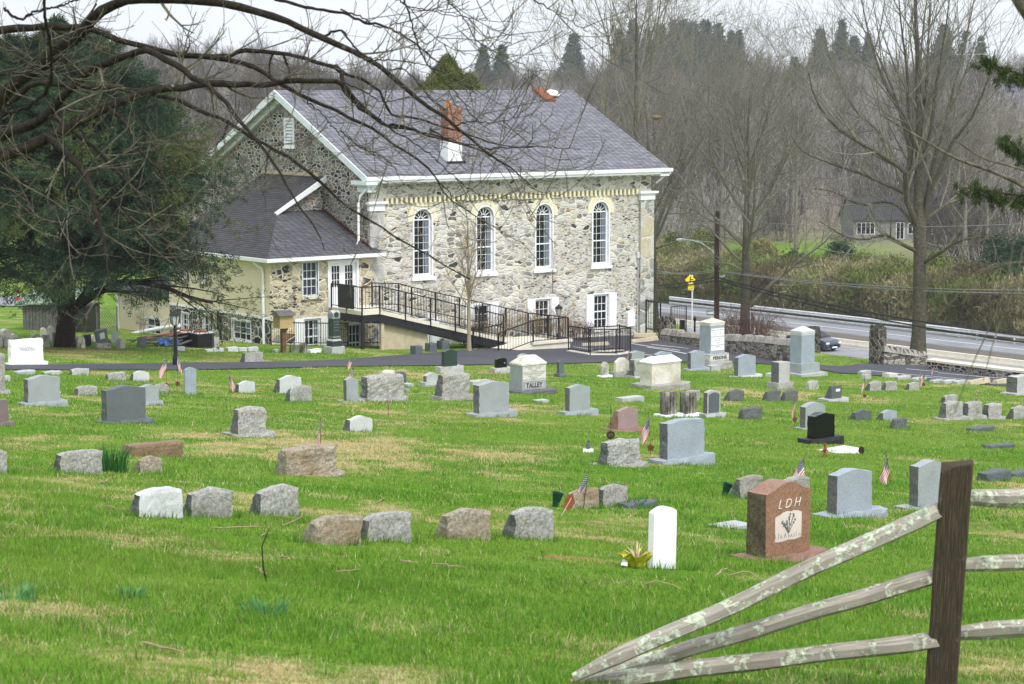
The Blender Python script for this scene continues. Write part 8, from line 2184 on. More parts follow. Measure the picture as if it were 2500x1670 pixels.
# --- the old tree whose limbs reach over from the left (trunk outside the picture)
Q1 = lambda x, y: (x / 2.8, y / 2.8)
Q2 = lambda x, y: (834 + x / 2.8, y / 2.8)
LIMBS = [  # (points, diameter px at start, at end, depth start, depth end)
 ([Q1(-250, 950), Q1(0, 690), Q1(150, 530), Q1(300, 440), Q1(400, 330), Q1(520, 255), Q1(600, 165), Q1(700, 75), Q1(830, 10), Q1(1000, -8), Q1(1200, -8), Q1(1400, 8), Q1(1700, 60), Q1(1900, 125), Q1(2100, 212), Q1(2335, 322), Q2(130, 372), Q2(300, 480), Q2(420, 592), Q2(560, 700), Q2(700, 800), Q2(850, 925), Q2(970, 1022), Q2(1100, 1112), Q2(1200, 1182), Q2(1330, 1290)], 36, 2.2, 16.5, 13.5),
 ([Q1(-200, 240), Q1(0, 208), Q1(150, 190), Q1(300, 182), Q1(480, 186), Q1(640, 202), Q1(800, 262), Q1(1000, 322), Q1(1200, 370), Q1(1400, 392), Q1(1600, 412), Q1(1760, 470), Q1(1880, 550), Q1(2000, 620), Q1(2150, 692), Q1(2335, 775), Q2(150, 850), Q2(250, 902), Q2(350, 982), Q2(450, 1042), Q2(600, 1152), Q2(660, 1260), Q2(750, 1372), Q2(860, 1442), Q2(1000, 1535)], 20, 1.8, 17.5, 15.0),
 ([Q1(-250, 1180), Q1(0, 1075), Q1(200, 1000), Q1(350, 930), Q1(500, 850), Q1(650, 780), Q1(800, 700), Q1(950, 650), Q1(1060, 612), Q1(1300, 588), Q1(1500, 575), Q1(1800, 575), Q1(2000, 552), Q1(2200, 552), Q1(2335, 575), Q2(100, 690), Q2(200, 782), Q2(300, 862), Q2(420, 872), Q2(560, 912), Q2(700, 955), Q2(900, 1010)], 30, 2.5, 15.5, 16.5),
 ([Q1(-200, 900), Q1(0, 740), Q1(150, 640), Q1(230, 572), Q1(400, 575), Q1(600, 592), Q1(900, 612), Q1(1050, 642), Q1(1250, 702), Q1(1400, 772), Q1(1580, 845), Q1(1700, 922), Q1(1850, 1012), Q1(1980, 1082), Q1(2130, 1192), Q1(2250, 1302), Q1(2335, 1382), Q2(100, 1452), Q2(200, 1502), Q2(300, 1580), Q2(480, 1680), Q2(620, 1760), Q2(880, 1910)], 15, 3.0, 18, 16),
 ([Q1(-200, 1020), Q1(0, 930), Q1(100, 890), Q1(230, 850), Q1(350, 760), Q1(450, 642), Q1(600, 502), Q1(750, 420), Q1(900, 370), Q1(1000, 345), Q1(1100, 388), Q1(1200, 442), Q1(1300, 522), Q1(1400, 575), Q1(1480, 642), Q1(1560, 722), Q1(1640, 832), Q1(1700, 892), Q1(1760, 972), Q1(1850, 1082), Q1(1930, 1202), Q1(2000, 1342), Q1(2080, 1452), Q1(2150, 1562), Q1(2220, 1700)], 26, 2.5, 16, 14),
 ([Q1(1380, 392), Q1(1550, 385), Q1(1650, 352), Q1(1750, 346), Q1(1900, 362), Q1(2100, 402), Q1(2335, 482), Q2(30, 510), Q2(150, 545), Q2(260, 625), Q2(340, 782), Q2(480, 802), Q2(640, 852), Q2(800, 892), Q2(970, 962), Q2(1200, 1012), Q2(1350, 992)], 13, 2.0, 16.5, 18),
 ([Q1(330, 935), Q1(430, 1030), Q1(540, 1130), Q1(610, 1240), Q1(640, 1380), Q1(660, 1500), Q1(695, 1580), Q1(730, 1760), Q1(740, 1950)], 20, 4.0, 15.6, 14.5),
 ([Q1(340, 770), Q1(480, 880), Q1(620, 985), Q1(730, 1100), Q1(830, 1205), Q1(930, 1315), Q1(1000, 1432), Q1(1070, 1560), Q1(1150, 1680), Q1(1270, 1840), Q1(1290, 1990)], 12, 2.2, 16.2, 15.0),
 ([Q1(740, 735), Q1(850, 835), Q1(920, 965), Q1(1000, 1080), Q1(1090, 1165), Q1(1150, 1262), Q1(1185, 1400), Q1(1180, 1560)], 11, 2.2, 15.6, 14.6),
 ([Q1(300, -40), Q1(310, 150), Q1(345, 300), Q1(352, 480), Q1(320, 620), Q1(200, 722), Q1(60, 775), Q1(-60, 830)], 7, 8, 14.5, 15.5),
 ([Q1(1800, -40), Q1(1900, 2), Q1(2100, 50), Q1(2335, 92), Q2(150, 152), Q2(300, 182), Q2(400, 232), Q2(520, 312), Q2(640, 402), Q2(720, 482), Q2(800, 562), Q2(930, 645)], 9, 1.8, 16, 14.5),
 ([Q2(300, -50), Q2(380, 0), Q2(450, 40), Q2(600, 72), Q2(800, 117), Q2(1000, 140), Q2(1215, 150)], 4, 1.2, 14, 13),
 ([Q2(680, -60), Q2(720, 0), Q2(840, 132), Q2(920, 272), Q2(1000, 332), Q2(1080, 412), Q2(1170, 492)], 4, 1.3, 14, 13),
 ([Q2(1200, -60), Q2(1320, 0), Q2(1420, 62), Q2(1560, 142), Q2(1650, 202), Q2(1750, 236)], 4, 1.2, 13, 12.5),
 ([Q1(2200, 250), Q2(0, 210), Q2(100, 335), Q2(200, 402), Q2(350, 412), Q2(560, 442), Q2(700, 502), Q2(900, 605)], 6, 1.4, 15, 14),
 ([Q2(420, 20), Q2(470, 62), Q2(540, 152), Q2(640, 262), Q2(780, 342), Q2(940, 386)], 3, 1.2, 14.5, 14),
 ([Q1(1560, 830), Q1(1530, 930), Q1(1480, 990), Q1(1460, 1040)], 5, 1.5, 16.5, 16.3),
 ([Q1(1130, 400), Q1(1200, 440), Q1(1300, 520), Q1(1360, 545)], 12, 9, 16.4, 16.2),
 ([Q1(1940, 380), Q1(1970, 460), Q1(1985, 520)], 6, 3, 17, 16.9), ([Q1(1860, 372), Q1(1840, 460), Q1(1850, 520)], 5, 2, 17, 17),
 ([Q2(0, 900), Q2(120, 1000), Q2(260, 1060), Q2(360, 1150), Q2(420, 1260)], 4, 1.2, 15.5, 15),
 ([Q1(0, 400), Q1(120, 430), Q1(260, 400), Q1(420, 420), Q1(560, 490)], 6, 2, 15.2, 15), ([Q1(-40, 520), Q1(100, 500), Q1(260, 500), Q1(380, 545)], 5, 2, 15.2, 15),
 ([Q2(980, 1020), Q2(1150, 1008), Q2(1350, 1000), Q2(1500, 1016), Q2(1640, 1020)], 3.5, 1, 13.9, 13.8), ([Q2(760, 860), Q2(900, 830), Q2(1050, 840), Q2(1200, 800), Q2(1340, 790)], 3.5, 1, 14, 14),
 ([Q1(30, 60), Q1(130, 130), Q1(220, 90), Q1(300, 60), Q1(420, 40), Q1(560, -20)], 7, 4, 15, 15), ([Q1(560, 1460), Q1(480, 1480), Q1(420, 1560), Q1(400, 1700)], 6, 2, 14.6, 14.5),
 ([Q1(2300, 460), Q2(0, 500), Q2(20, 620), Q2(140, 740), Q2(230, 800), Q2(290, 852), Q2(400, 858), Q2(520, 900), Q2(680, 935), Q2(860, 985), Q2(1000, 1012)], 13, 2, 16.5, 15.5), ([Q2(230, 790), Q2(330, 880), Q2(450, 945), Q2(600, 1050), Q2(700, 1140), Q2(830, 1260), Q2(950, 1330), Q2(1060, 1396)], 4, 1.2, 15.5, 14.5),
 ([Q2(420, -30), Q2(470, 120), Q2(520, 300), Q2(590, 440), Q2(720, 570), Q2(830, 700), Q2(900, 800), Q2(1020, 900)], 5, 1.4, 14, 13.5), ([Q2(600, 880), Q2(750, 965), Q2(900, 1010), Q2(1050, 1085), Q2(1200, 1200), Q2(1330, 1300), Q2(1500, 1345)], 4, 1.2, 14.4, 14), ([Q2(640, 1220), Q2(780, 1360), Q2(900, 1470), Q2(1000, 1560)], 3, 1.2, 15, 15),
 ([Q2(0, 70), Q2(120, 110), Q2(260, 190), Q2(330, 175), Q2(500, 130), Q2(640, 60), Q2(760, -20)], 4, 1.5, 15, 14.5), ([Q2(0, 560), Q2(140, 620), Q2(260, 690), Q2(350, 690), Q2(520, 660), Q2(700, 690), Q2(800, 640)], 3.5, 1.2, 15.2, 15), ([Q2(330, 480), Q2(420, 470), Q2(520, 560), Q2(640, 700), Q2(720, 760)], 4, 1.2, 14.8, 14.5), ([Q1(2100, 690), Q1(2220, 800), Q2(20, 960), Q2(60, 1030)], 3.5, 1.2, 16, 15.8), ([Q1(1850, 1010), Q1(1820, 1130), Q1(1805, 1300), Q1(1820, 1420)], 3.5, 1, 15.6, 15.4),
 ([Q1(1080, 1165), Q1(1250, 1155), Q1(1400, 1210), Q1(1480, 1300), Q1(1580, 1385)], 3.5, 1, 14.8, 14.7), ([Q1(540, 1360), Q1(500, 1250), Q1(440, 1200), Q1(330, 1150), Q1(200, 1160)], 3, 1.2, 14.9, 14.8),
 ([Q1(660, 1390), Q1(740, 1350), Q1(800, 1390), Q1(900, 1500), Q1(960, 1640)], 6, 2, 14.7, 14.6),
]
tb = ray(-330, 900) * 16.5; tb = np.array([-5.9, 17.0, 0]); tb[2] = gz(tb[0], tb[1])
t = thing('bare_tree', tb, 'old lichened bare tree whose dark limbs arch across the upper left', 'tree')
tp = resample(np.array([(0, 0, -0.5, .36), (0.05, 0, 0.8, .30), (0.0, 0, 1.9, .27), (-0.05, 0, 3.0, .24), (0.1, 0, 4.2, .18), (0.0, .2, 5.5, .12), (.1, .3, 7, .06)]), 12)
v, f = tubes_np(tp[None, :, :3], tp[None, :, 3], 14); np_mesh('trunk', v, f, M['bark_limb'], t, smooth=True)
rg = np.random.default_rng(21)
LP = []; LR = []
for pts, da, db, z0_, z1_ in LIMBS:
    n_ = len(pts); q = []
    for i, (a, b) in enumerate(pts):
        dd = z0_ + (z1_ - z0_) * i / (n_ - 1); p = ray(a, b) * dd - tb; q.append(np.append(p, (da + (db - da) * (i / (n_ - 1)) ** 0.85) * dd / F_PX / 2 * 1.06))
    q = resample(np.array(q), 44); q[:, :3] += rg.normal(0, 0.004, (44, 3)); LP.append(q[:, :3]); LR.append(q[:, 3] * (1 + 0.06 * rg.normal(0, 1, 44)))
# the first reach back to the trunk
for k, zz in ((0, 2.2), (1, 4.6), (2, 1.5), (3, 2.0), (4, 1.8)):
    a = LP[k][0]; q = resample(np.array([(0, 0, zz), tuple((np.array([0, 0, zz]) + a) / 2 + np.array([0, 0, .1])), tuple(a)]), 44); LP.append(q); LR.append(np.linspace(LR[k][0] * 1.5, LR[k][0], 44))
LP = np.array(LP); LR = np.array(LR)
v, f = tubes_np(LP, LR, 9); np_mesh('limbs', v, f, M['bark_limb'], t, smooth=True)
# twigs: side shoots that droop and turn up
main = LP[:len(LIMBS)]; mr = LR[:len(LIMBS)]
c1, r1 = grow(rg, main, np.maximum(mr, .008), 6, 0.12, 0.99, 0.8, 0, 0.45, 0.5, 0.9, 9, 0.3, absL=0.5, taper=.3)
r1 = np.minimum(r1, 0.011); 
c2, r2 = grow(rg, c1, r1, 3, 0.2, 1.0, 0.7, 0.5, 0.75, 0.7, 0.8, 6, taper=.4)
c3, r3 = grow(rg, c2, r2, 2, 0.3, 1.0, 0.6, 0.5, 0.75, 0.6, 0.7, 4, taper=.5)
v, f = merge([tubes_np(c1, np.maximum(r1, .0028), 5), tubes_np(c2, np.maximum(r2, .0022), 4), tubes_np(c3, np.maximum(r3, .0017), 3)]); np_mesh('twigs', v, f, M['bark_twig'], t, smooth=True)

# --- spruce boughs reaching in from the right, drooping twigs near the camera
P = np.array([9.6, 25.0, 0]); P[2] = gz(P[0], P[1])
t = thing('spruce_tree', P, 'dark spruce outside the right edge whose drooping boughs reach into the picture', 'tree')
hs = 8.0
v, f = tubes_np(np.array([[[0, 0, -.5], [0, 0, 4], [0, 0, 9.0]]]), np.array([[.3, .2, .1]]), 10); np_mesh('trunk', v, f, M['bark_dark'], t, smooth=True)
rg = np.random.default_rng(6); bo = []; bC = []; bD = []
for (pts, d, hang) in (([(2900, 240), (2600, 210), (2500, 185), (2450, 168), (2400, 148)], 24, .22), ([(2900, 470), (2600, 480), (2500, 478), (2430, 470), (2355, 458)], 24, .22), ([(2900, 500), (2600, 420), (2530, 395), (2480, 360), (2455, 330)], 24, .26)):
    q = resample(np.array([ray(*a) * d - P for a in pts]), 26); q[0] = q[0] * 0.5; bo.append(q)
    for i in range(9, 26):
        for s in range(7):
            c = q[i] + rg.normal(0, .04, 3); L = hang * .6 * rg.uniform(.4, 1.1) * (0.45 + .55 * min(1, (26 - i) / 6))
            for k in range(10): u = k / 9; bC.append(c + np.array([0.05 * math.sin(s + u), 0.12 * (s - 3) * 0.2 * u, -L * u])); bD.append((0.1 * rg.normal(), .1 * rg.normal(), -1))
v, f = tubes_np(np.array(bo), np.linspace(.03, .006, 26)[None].repeat(len(bo), 0), 6); np_mesh('boughs', v, f, M['bark_dark'], t, smooth=True)
bC = np.array(bC); bD = np.array(bD, float); cl = rg.uniform(0, 1, (len(bC), 1))
v, f, cc = leaf_tris(rg, bC, 12, .04, .2, np.array([[.02, .035, .012]]) + cl * np.array([[.05, .065, .02]]), np.full((len(bC), 3), .016), bD * .8)
np_mesh('crown', v, f, M['needle'], t, colors=cc)
# a bare limb and thin hanging shoots, near the camera at right
P = np.array([3.6, 8.0, 0]); P[2] = gz(P[0], P[1])
t = thing('bare_tree', P, 'near bare tree outside the right edge with pale limb and thin hanging shoots', 'tree')
v, f = tubes_np(np.array([[[0, 0, -.5], [0.05, 0, 1.5], [0, .1, 3.0], [0.1, 0.3, 4.5]]]), np.array([[.16, .13, .11, .05]]), 10); np_mesh('trunk', v, f, M['bark_limb'], t, smooth=True)
HL = []; HR = []
for pts, d, ra, rb in (([(2900, 640), (2650, 550), (2500, 455), (2420, 418), (2330, 385), (2260, 345), (2150, 280)], 15, .03, .005), ([(2700, 480), (2500, 415), (2420, 393), (2380, 375), (2330, 340)], 14, .012, .005), ([(2650, -40), (2560, 25), (2480, -20), (2440, -60)], 9, .04, .02), ([(2620, 80), (2540, 60), (2500, 20), (2470, -30)], 9, .035, .025),
                       ([(2480, 560), (2455, 700), (2420, 790), (2370, 900), (2330, 1010)], 8, .003, .0015), ([(2500, 600), (2470, 720), (2430, 820), (2400, 930)], 8, .003, .0015), ([(2300, 690), (2310, 740), (2345, 745), (2380, 700), (2460, 640)], 8, .003, .002), ([(2440, 640), (2400, 660), (2340, 720), (2290, 770)], 8.5, .0025, .0015), ([(2480, 480), (2440, 530), (2380, 580), (2330, 640)], 8, .003, .0015), ([(2560, 660), (2500, 640), (2420, 655), (2340, 700), (2290, 720)], 8, .0035, .0015)):
    q = resample(np.array([ray(*a) * d - P for a in pts]), 24); HL.append(q); HR.append(np.linspace(ra, rb, 24))
for a, b in zip(HL, HR): v, f = tubes_np(a[None], b[None], 6); np_mesh('limb', v, f, M['bark_twig'], t, smooth=True)
# ================================================================ hedge, shrubs, woods
def along(r, a): return U * r + V * a
def px_a(px, r):
    q = ray(px, 700); d = q * (r / (q @ U)); return d @ V
rg = np.random.default_rng(14)
a_lo, a_hi = px_a(2620, 148), px_a(1560, 148)
n = 9000
A = rg.uniform(a_lo, a_hi, n); dp = rg.uniform(0, 1, n)
top = 3.6 + 2.4 * fbm(A / 6.0, A * 0 + 3, 5, 3)
hz = np.sqrt(rg.uniform(0, 1, n)) * top * (0.75 + .25 * dp)
rr = 142.4 + 5.5 * dp + 1.3 * (hz / top) ** 2 * np.sign(dp - .5)
rr = rr + 1.2 * (vnoise(A / 1.7, hz / 1.5, 3) - .5)
C = U[None] * rr[:, None] + V[None] * A[:, None]; C[:, 2] = ZR + hz + .05
cl = fbm(A / 3.0 + hz * .3, hz / 2.0, 8, 3)[:, None]
tan = np.array([[.30, .27, .14]]); brn = np.array([[.11, .09, .045]]); grn = np.array([[.12, .17, .03]])
k1 = np.clip((cl - .35) * 3.2, 0, 1); col = brn * (1 - k1) + tan * k1; g = (vnoise(A / 2.2, hz / 1.6, 12)[:, None] > .56) * 1.0; col = col * (1 - .7 * g) + grn * .7 * g
v, f, cc = leaf_tris(rg, C, 17, .42, .22, col, np.full((len(C), 3), .26), np.array([[0, 0, .8]]).repeat(len(C), 0))
o = np_mesh('roadside_thicket', v, f, M['leaf'], colors=cc); tag(o, 'tan and green thicket along the far side of the road', 'thicket', kind='stuff')
# green shrubs and small evergreens behind it, each its own plant
def bush(px, d, top, wpx, c0, c1, label, n=420, N=14, size=.3, seed=1, group=None, leafy=0.4, ground=None):
    rg = np.random.default_rng(seed)
    q = ray(px, 640); d = (149 + (d - 186) * .5) / (q @ U); q = q * d; q[2] = gz(q[0], q[1]); H = max(1.6, (ray(px, top - 14) * d)[2] - q[2]); W = wpx / F_PX * d / 2
    t = thing('green_shrub', q, label, 'shrub', 0, group)
    st = np.stack([np.stack([np.linspace(0, W * .5 * math.cos(a), 5), np.linspace(0, W * .5 * math.sin(a), 5), np.linspace(-.2, H * .8, 5)], 1) for a in rg.uniform(0, 6.28, 7)]); v, f = tubes_np(st, np.linspace(.06, .02, 5)[None].repeat(7, 0), 5); np_mesh('stems', v, f, M['bark_dark'], t)
    a = rg.uniform(0, 6.28, n); h = rg.uniform(.08, 1, n); s = np.sqrt(np.clip(1 - ((h - .42) / .6) ** 2, 0.02, 1)) * np.sqrt(rg.uniform(.25, 1, n)) * (0.75 + .5 * vnoise(a * 1.3, h * 4, seed))
    C = np.stack([W * s * np.cos(a), W * s * np.sin(a), h * H], 1); cl = vnoise(C[:, 0] * 1.2 + seed, C[:, 2] * 1.1, seed)[:, None]
    col = np.array([c0]) * (1 - cl) + np.array([c1]) * cl
    v, f, cc = leaf_tris(rg, C, N, size, leafy, col, np.full((n, 3), .22 * max(W, 1.) ** .5)); np_mesh('crown', v, f, M['leaf'], t, colors=cc)
yg0, yg1 = (.06, .085, .015), (.22, .26, .05)
dg0, dg1 = (.012, .035, .014), (.045, .085, .03)
og0, og1 = (.10, .10, .03), (.27, .25, .09)
BS = [(1640, 196, 590, 60, yg0, yg1, 'bright green bush under the street lamp head'), (1720, 200, 585, 70, yg0, yg1, 'bright green bush left of the utility pole'), (1620, 190, 640, 90, og0, og1, 'olive bush beside the yellow road sign'), (1560, 200, 640, 90, og0, og1, 'olive bush at the church corner beyond the road'), (1790, 198, 640, 80, yg0, yg1, 'green bush right of the utility pole'),
      (1860, 200, 610, 90, og0, og1, 'pale olive bush beyond the hedge, left of the dark shrub'), (1935, 196, 640, 80, dg0, dg1, 'dark low shrub above the hedge'), (2050, 205, 612, 90, dg0, dg1, 'dark green bush in front of the far field'), (2000, 200, 650, 90, yg0, yg1, 'yellow green bush left of the dark one by the field'), (2110, 200, 640, 90, yg0, yg1, 'yellow green bush right of the dark one by the field'),
      (2180, 198, 650, 90, og0, og1, 'olive bush just left of the big trunk'), (2290, 196, 640, 90, yg0, yg1, 'yellow green bush just right of the big trunk'), (2360, 200, 655, 100, dg0, dg1, 'dark shrub under the two dark trunks'), (2440, 190, 590, 110, dg0, dg1, 'dark evergreen shrub near the right edge'), (2500, 186, 600, 110, dg0, dg1, 'dark evergreen shrub cut by the right edge'), (2420, 192, 670, 90, og0, og1, 'olive bush in front of the dark evergreens at right')]
for i, b in enumerate(BS): bush(*b, seed=100 + i, n=520, N=13, size=.34)
bush(2480, 186, 690, 110, dg0, dg1, 'dark drooping evergreen at the right end of the hedge', n=420, seed=140)

# --- bare woods on the hillside: tree shapes shared, set out by geometry nodes as one mass
protos = bpy.data.collections.new('wood_shapes')
for i in range(7):
    rgp = 200 + i
    if i < 5:
        tk, br = bare_tree(rgp, 15.0 + 1.5 * i, .2 + .02 * i, n1=20, t0=.22 + .04 * i, n2=6, n3=5, n4=0, up=.6, minr=.022, k0=5, kk=(4, 3, 3, 3), l1=.34, a1=.5 + .04 * i)
    else:
        rg = np.random.default_rng(rgp); m_ = 26
        P3 = np.zeros((m_, 6, 3)); a = rg.uniform(0, 6.28, m_); rad = rg.uniform(.1, 1.4, m_)
        for j in range(6): P3[:, j, 0] = rad * np.cos(a) * (1 + .35 * j); P3[:, j, 1] = rad * np.sin(a) * (1 + .35 * j); P3[:, j, 2] = j / 5 * rg.uniform(3, 6, m_) 
        P3 += rg.normal(0, .12, P3.shape); R3_ = np.linspace(.035, .02, 6)[None].repeat(m_, 0)
        c, cr = grow(rg, P3, R3_, 9, .2, 1, .5, .3, .8, .5, .5, 4); tk = tubes_np(P3, R3_, 3); br = tubes_np(c, np.maximum(cr, .02), 3)
    v, f = merge([tk, br]); o = np_mesh('wood_shape', v, f, M['bark_hill' if i % 2 else 'bark_hill2'], smooth=True)
    COL.objects.unlink(o); protos.objects.link(o)
rg = np.random.default_rng(33)
pts = []; idx = []; scl = []; rot = []
def scatter(n, y0, y1, kinds, s0, s1, xpad=1.08, pw=1.0, ok=None):
    Y = y0 + (y1 - y0) * rg.uniform(0, 1, n) ** pw; X = rg.uniform(-1, 1, n) * (.232 * Y * xpad + 6)
    r = X * U[0] + Y * U[1]
    keep = (r > 156) | ((X < -12) & (Y > 150)); 
    fld = np.exp(-((X - 27) / 13) ** 2 - ((Y - 240) / 24) ** 2) > .35
    fld |= np.exp(-((X + 62) / 22) ** 2 - ((Y - 185) / 48) ** 2) > .4
    fld |= (np.abs(X / Y - .162) < .022) & (Y > 205) & (Y < 276)
    fld |= (np.abs(X / Y - .205) < .03) & (Y > 380) & (Y < 482) & (rg.uniform(0, 1, n) < .75)
    keep &= ~fld
    if ok is not None: keep &= ok(X, Y)
    X, Y = X[keep], Y[keep]; Z = zfun(X, Y) - .2
    pts.append(np.stack([X, Y, Z], 1)); m = len(X); idx.append(rg.choice(kinds, m)); scl.append(rg.uniform(s0, s1, m)); rot.append(rg.uniform(0, 6.28, m))
scatter(90, 205, 300, [0, 1, 2, 3, 4], .6, .85)
scatter(330, 270, 460, [0, 1, 2, 3, 4], .6, .85)
scatter(900, 420, 680, [0, 1, 2, 3, 4], .5, .75)
scatter(460, 640, 820, [0, 1, 2, 3, 4], .5, .75)
scatter(500, 190, 420, [5, 6], .7, 1.5)
scatter(500, 400, 700, [5, 6], .9, 1.8)
pts = np.concatenate(pts); idx = np.concatenate(idx); scl = np.concatenate(scl); rot = np.concatenate(rot)
me = bpy.data.meshes.new('bare_woods'); me.vertices.add(len(pts)); me.vertices.foreach_set('co', pts.astype(np.float32).ravel())
for nm, tp, dat in (('idx', 'INT', idx.astype(np.int32)), ('scl', 'FLOAT', scl.astype(np.float32)), ('rz', 'FLOAT', rot.astype(np.float32))):
    at = me.attributes.new(nm, tp, 'POINT'); at.data.foreach_set('value', dat)
woods = bpy.data.objects.new('bare_woods', me); COL.objects.link(woods)
tag(woods, 'leafless grey brown woods covering the far hillside', 'woods', kind='stuff')
ng = bpy.data.node_groups.new('set_out_woods', 'GeometryNodeTree')
ng.interface.new_socket('Geometry', in_out='INPUT', socket_type='NodeSocketGeometry'); ng.interface.new_socket('Geometry', in_out='OUTPUT', socket_type='NodeSocketGeometry')
gn, gl = ng.nodes, ng.links
gi = gn.new('NodeGroupInput'); go = gn.new('NodeGroupOutput'); ci = gn.new('GeometryNodeCollectionInfo'); ci.inputs['Collection'].default_value = protos; ci.inputs['Separate Children'].default_value = True; ci.inputs['Reset Children'].default_value = True
ip = gn.new('GeometryNodeInstanceOnPoints'); ip.inputs['Pick Instance'].default_value = True
def named(nm, tp):
    n_ = gn.new('GeometryNodeInputNamedAttribute'); n_.data_type = tp; n_.inputs['Name'].default_value = nm; return n_.outputs['Attribute']
cx = gn.new('ShaderNodeCombineXYZ'); gl.new(named('rz', 'FLOAT'), cx.inputs['Z'])
gl.new(gi.outputs[0], ip.inputs['Points']); gl.new(ci.outputs[0], ip.inputs['Instance']); gl.new(named('idx', 'INT'), ip.inputs['Instance Index']); gl.new(cx.outputs[0], ip.inputs['Rotation']); gl.new(named('scl', 'FLOAT'), ip.inputs['Scale']); gl.new(ip.outputs[0], go.inputs[0])
md = woods.modifiers.new('set_out', 'NODES'); md.node_group = ng

# --- dark pines on the skyline, one shape copied
rg = np.random.default_rng(51)
n = 620; h = rg.uniform(.5, 1, n) ** 1.1; a = rg.uniform(0, 6.28, n)
lay = np.round(h * 9) / 9 + rg.normal(0, .012, n); rad = (1.04 - lay) * 8.0 * np.sqrt(rg.uniform(.1, 1, n)) * (.6 + .7 * vnoise(a * 1.2, lay * 9, 2))
C = np.stack([rad * np.cos(a), rad * np.sin(a), lay * 18 - .1 * rad], 1); cl = rg.uniform(0, 1, (n, 1))
v, f, cc = leaf_tris(rg, C, 8, .9, .4, np.array([[.018, .042, .028]]) + cl * np.array([[.03, .05, .03]]), np.full((n, 3), .34))
pine = thing('pine_tree', (0, 0, 0), 'dark green pine standing out on the wooded skyline', 'tree', 0, 'dark pines on the skyline')
pt_ = tubes_np(np.array([[[0, 0, -1], [0, 0, 9], [0, 0, 17.5]]], float), np.array([[.3, .2, .05]]), 6); np_mesh('trunk', pt_[0], pt_[1], M['bark_dark'], pine); np_mesh('crown', v, f, M['needle'], pine, colors=cc)
first = True
for (px, top, d, s) in ((1545, 60, 640, 1.0), (1580, 66, 650, .9), (1612, 62, 640, 1.0), (1645, 70, 660, .9), (1690, 60, 640, 1.0), (1722, 56, 640, 1.05), (1752, 60, 650, .9), (1785, 68, 650, .8), (1512, 74, 650, .8), (1400, 84, 650, .7), (2003, 62, 640, .9), (2055, 64, 640, 1.0), (2085, 78, 650, .8), (2120, 80, 650, .8), (2305, 76, 640, .9), (2360, 70, 640, 1.0), (2395, 82, 640, .8), (1225, 98, 660, .7), (1180, 104, 660, .6), (2320, 130, 560, .6), (1940, 150, 480, .5), (1804, 66, 640, .7), (1668, 64, 655, .85)):
    top += rg.uniform(-8, 22); q = ray(px, top) * d; H = 18 * s; p = np.array([q[0], q[1], q[2] - H])
    g = gz(p[0], p[1])
    if first: o = pine; first = False
    else:
        o = pine.copy(); COL.objects.link(o)
        for chd in pine.children: c = chd.copy(); COL.objects.link(c); c.parent = o
    hh = max(8.0, q[2] - g); k = hh / 18.0
    o.location = (p[0], p[1], g); o.scale = (k * rg.uniform(.65, 1.0), k * rg.uniform(.65, 1.0), k); o.rotation_euler = (0, 0, rg.uniform(0, 6.28))
# transmission tower on the ridge
q = ray(2367, 125) * 600; g = gz(q[0], q[1]); tp_ = (ray(2367, 82) * 600)[2]
t = thing('transmission_tower', (q[0], q[1], g), 'pale lattice transmission tower faint on the ridge at right', 'tower')
H = tp_ - g; m = MB()
lv_ = [0, .3, .55, .75, .9, 1]; wd_ = [2.6, 1.9, 1.3, .9, .6, .2]
for a, b, wa, wb in zip(lv_[:-1], lv_[1:], wd_[:-1], wd_[1:]):
    for sx, sy in ((-1, -1), (1, -1), (1, 1), (-1, 1)): m.bar((sx * wa, sy * wa, a * H), (sx * wb, sy * wb, b * H), .16)
    for s in (-1, 1): m.bar((-wa, s * wa, a * H), (wb, s * wb, b * H), .1); m.bar((wa, s * wa, a * H), (-wb, s * wb, b * H), .1)
for zz in (.75, .9): m.bar((-4.5, 0, zz * H), (4.5, 0, zz * H), .2)
m.build('lattice', M['galv'], t)

# --- thin valley haze: one closed box of even pale air round the whole scene
hm = bpy.data.materials.new('haze_air'); hm.use_nodes = True; hn = hm.node_tree.nodes; hn.clear()
ho = hn.new('ShaderNodeOutputMaterial'); hv = hn.new('ShaderNodeVolumePrincipled'); hv.inputs['Color'].default_value = (.82, .85, .9, 1); hv.inputs['Density'].default_value = 0.00025; hv.inputs['Anisotropy'].default_value = 0.2
hm.node_tree.links.new(hv.outputs[0], ho.inputs['Volume'])
hb_ = MB().box((-620, -45, -40), (620, 1110, 45)).build('haze', hm); tag(hb_, 'thin pale haze in the valley air', 'haze', kind='stuff')
S.cycles.volume_bounces = 0
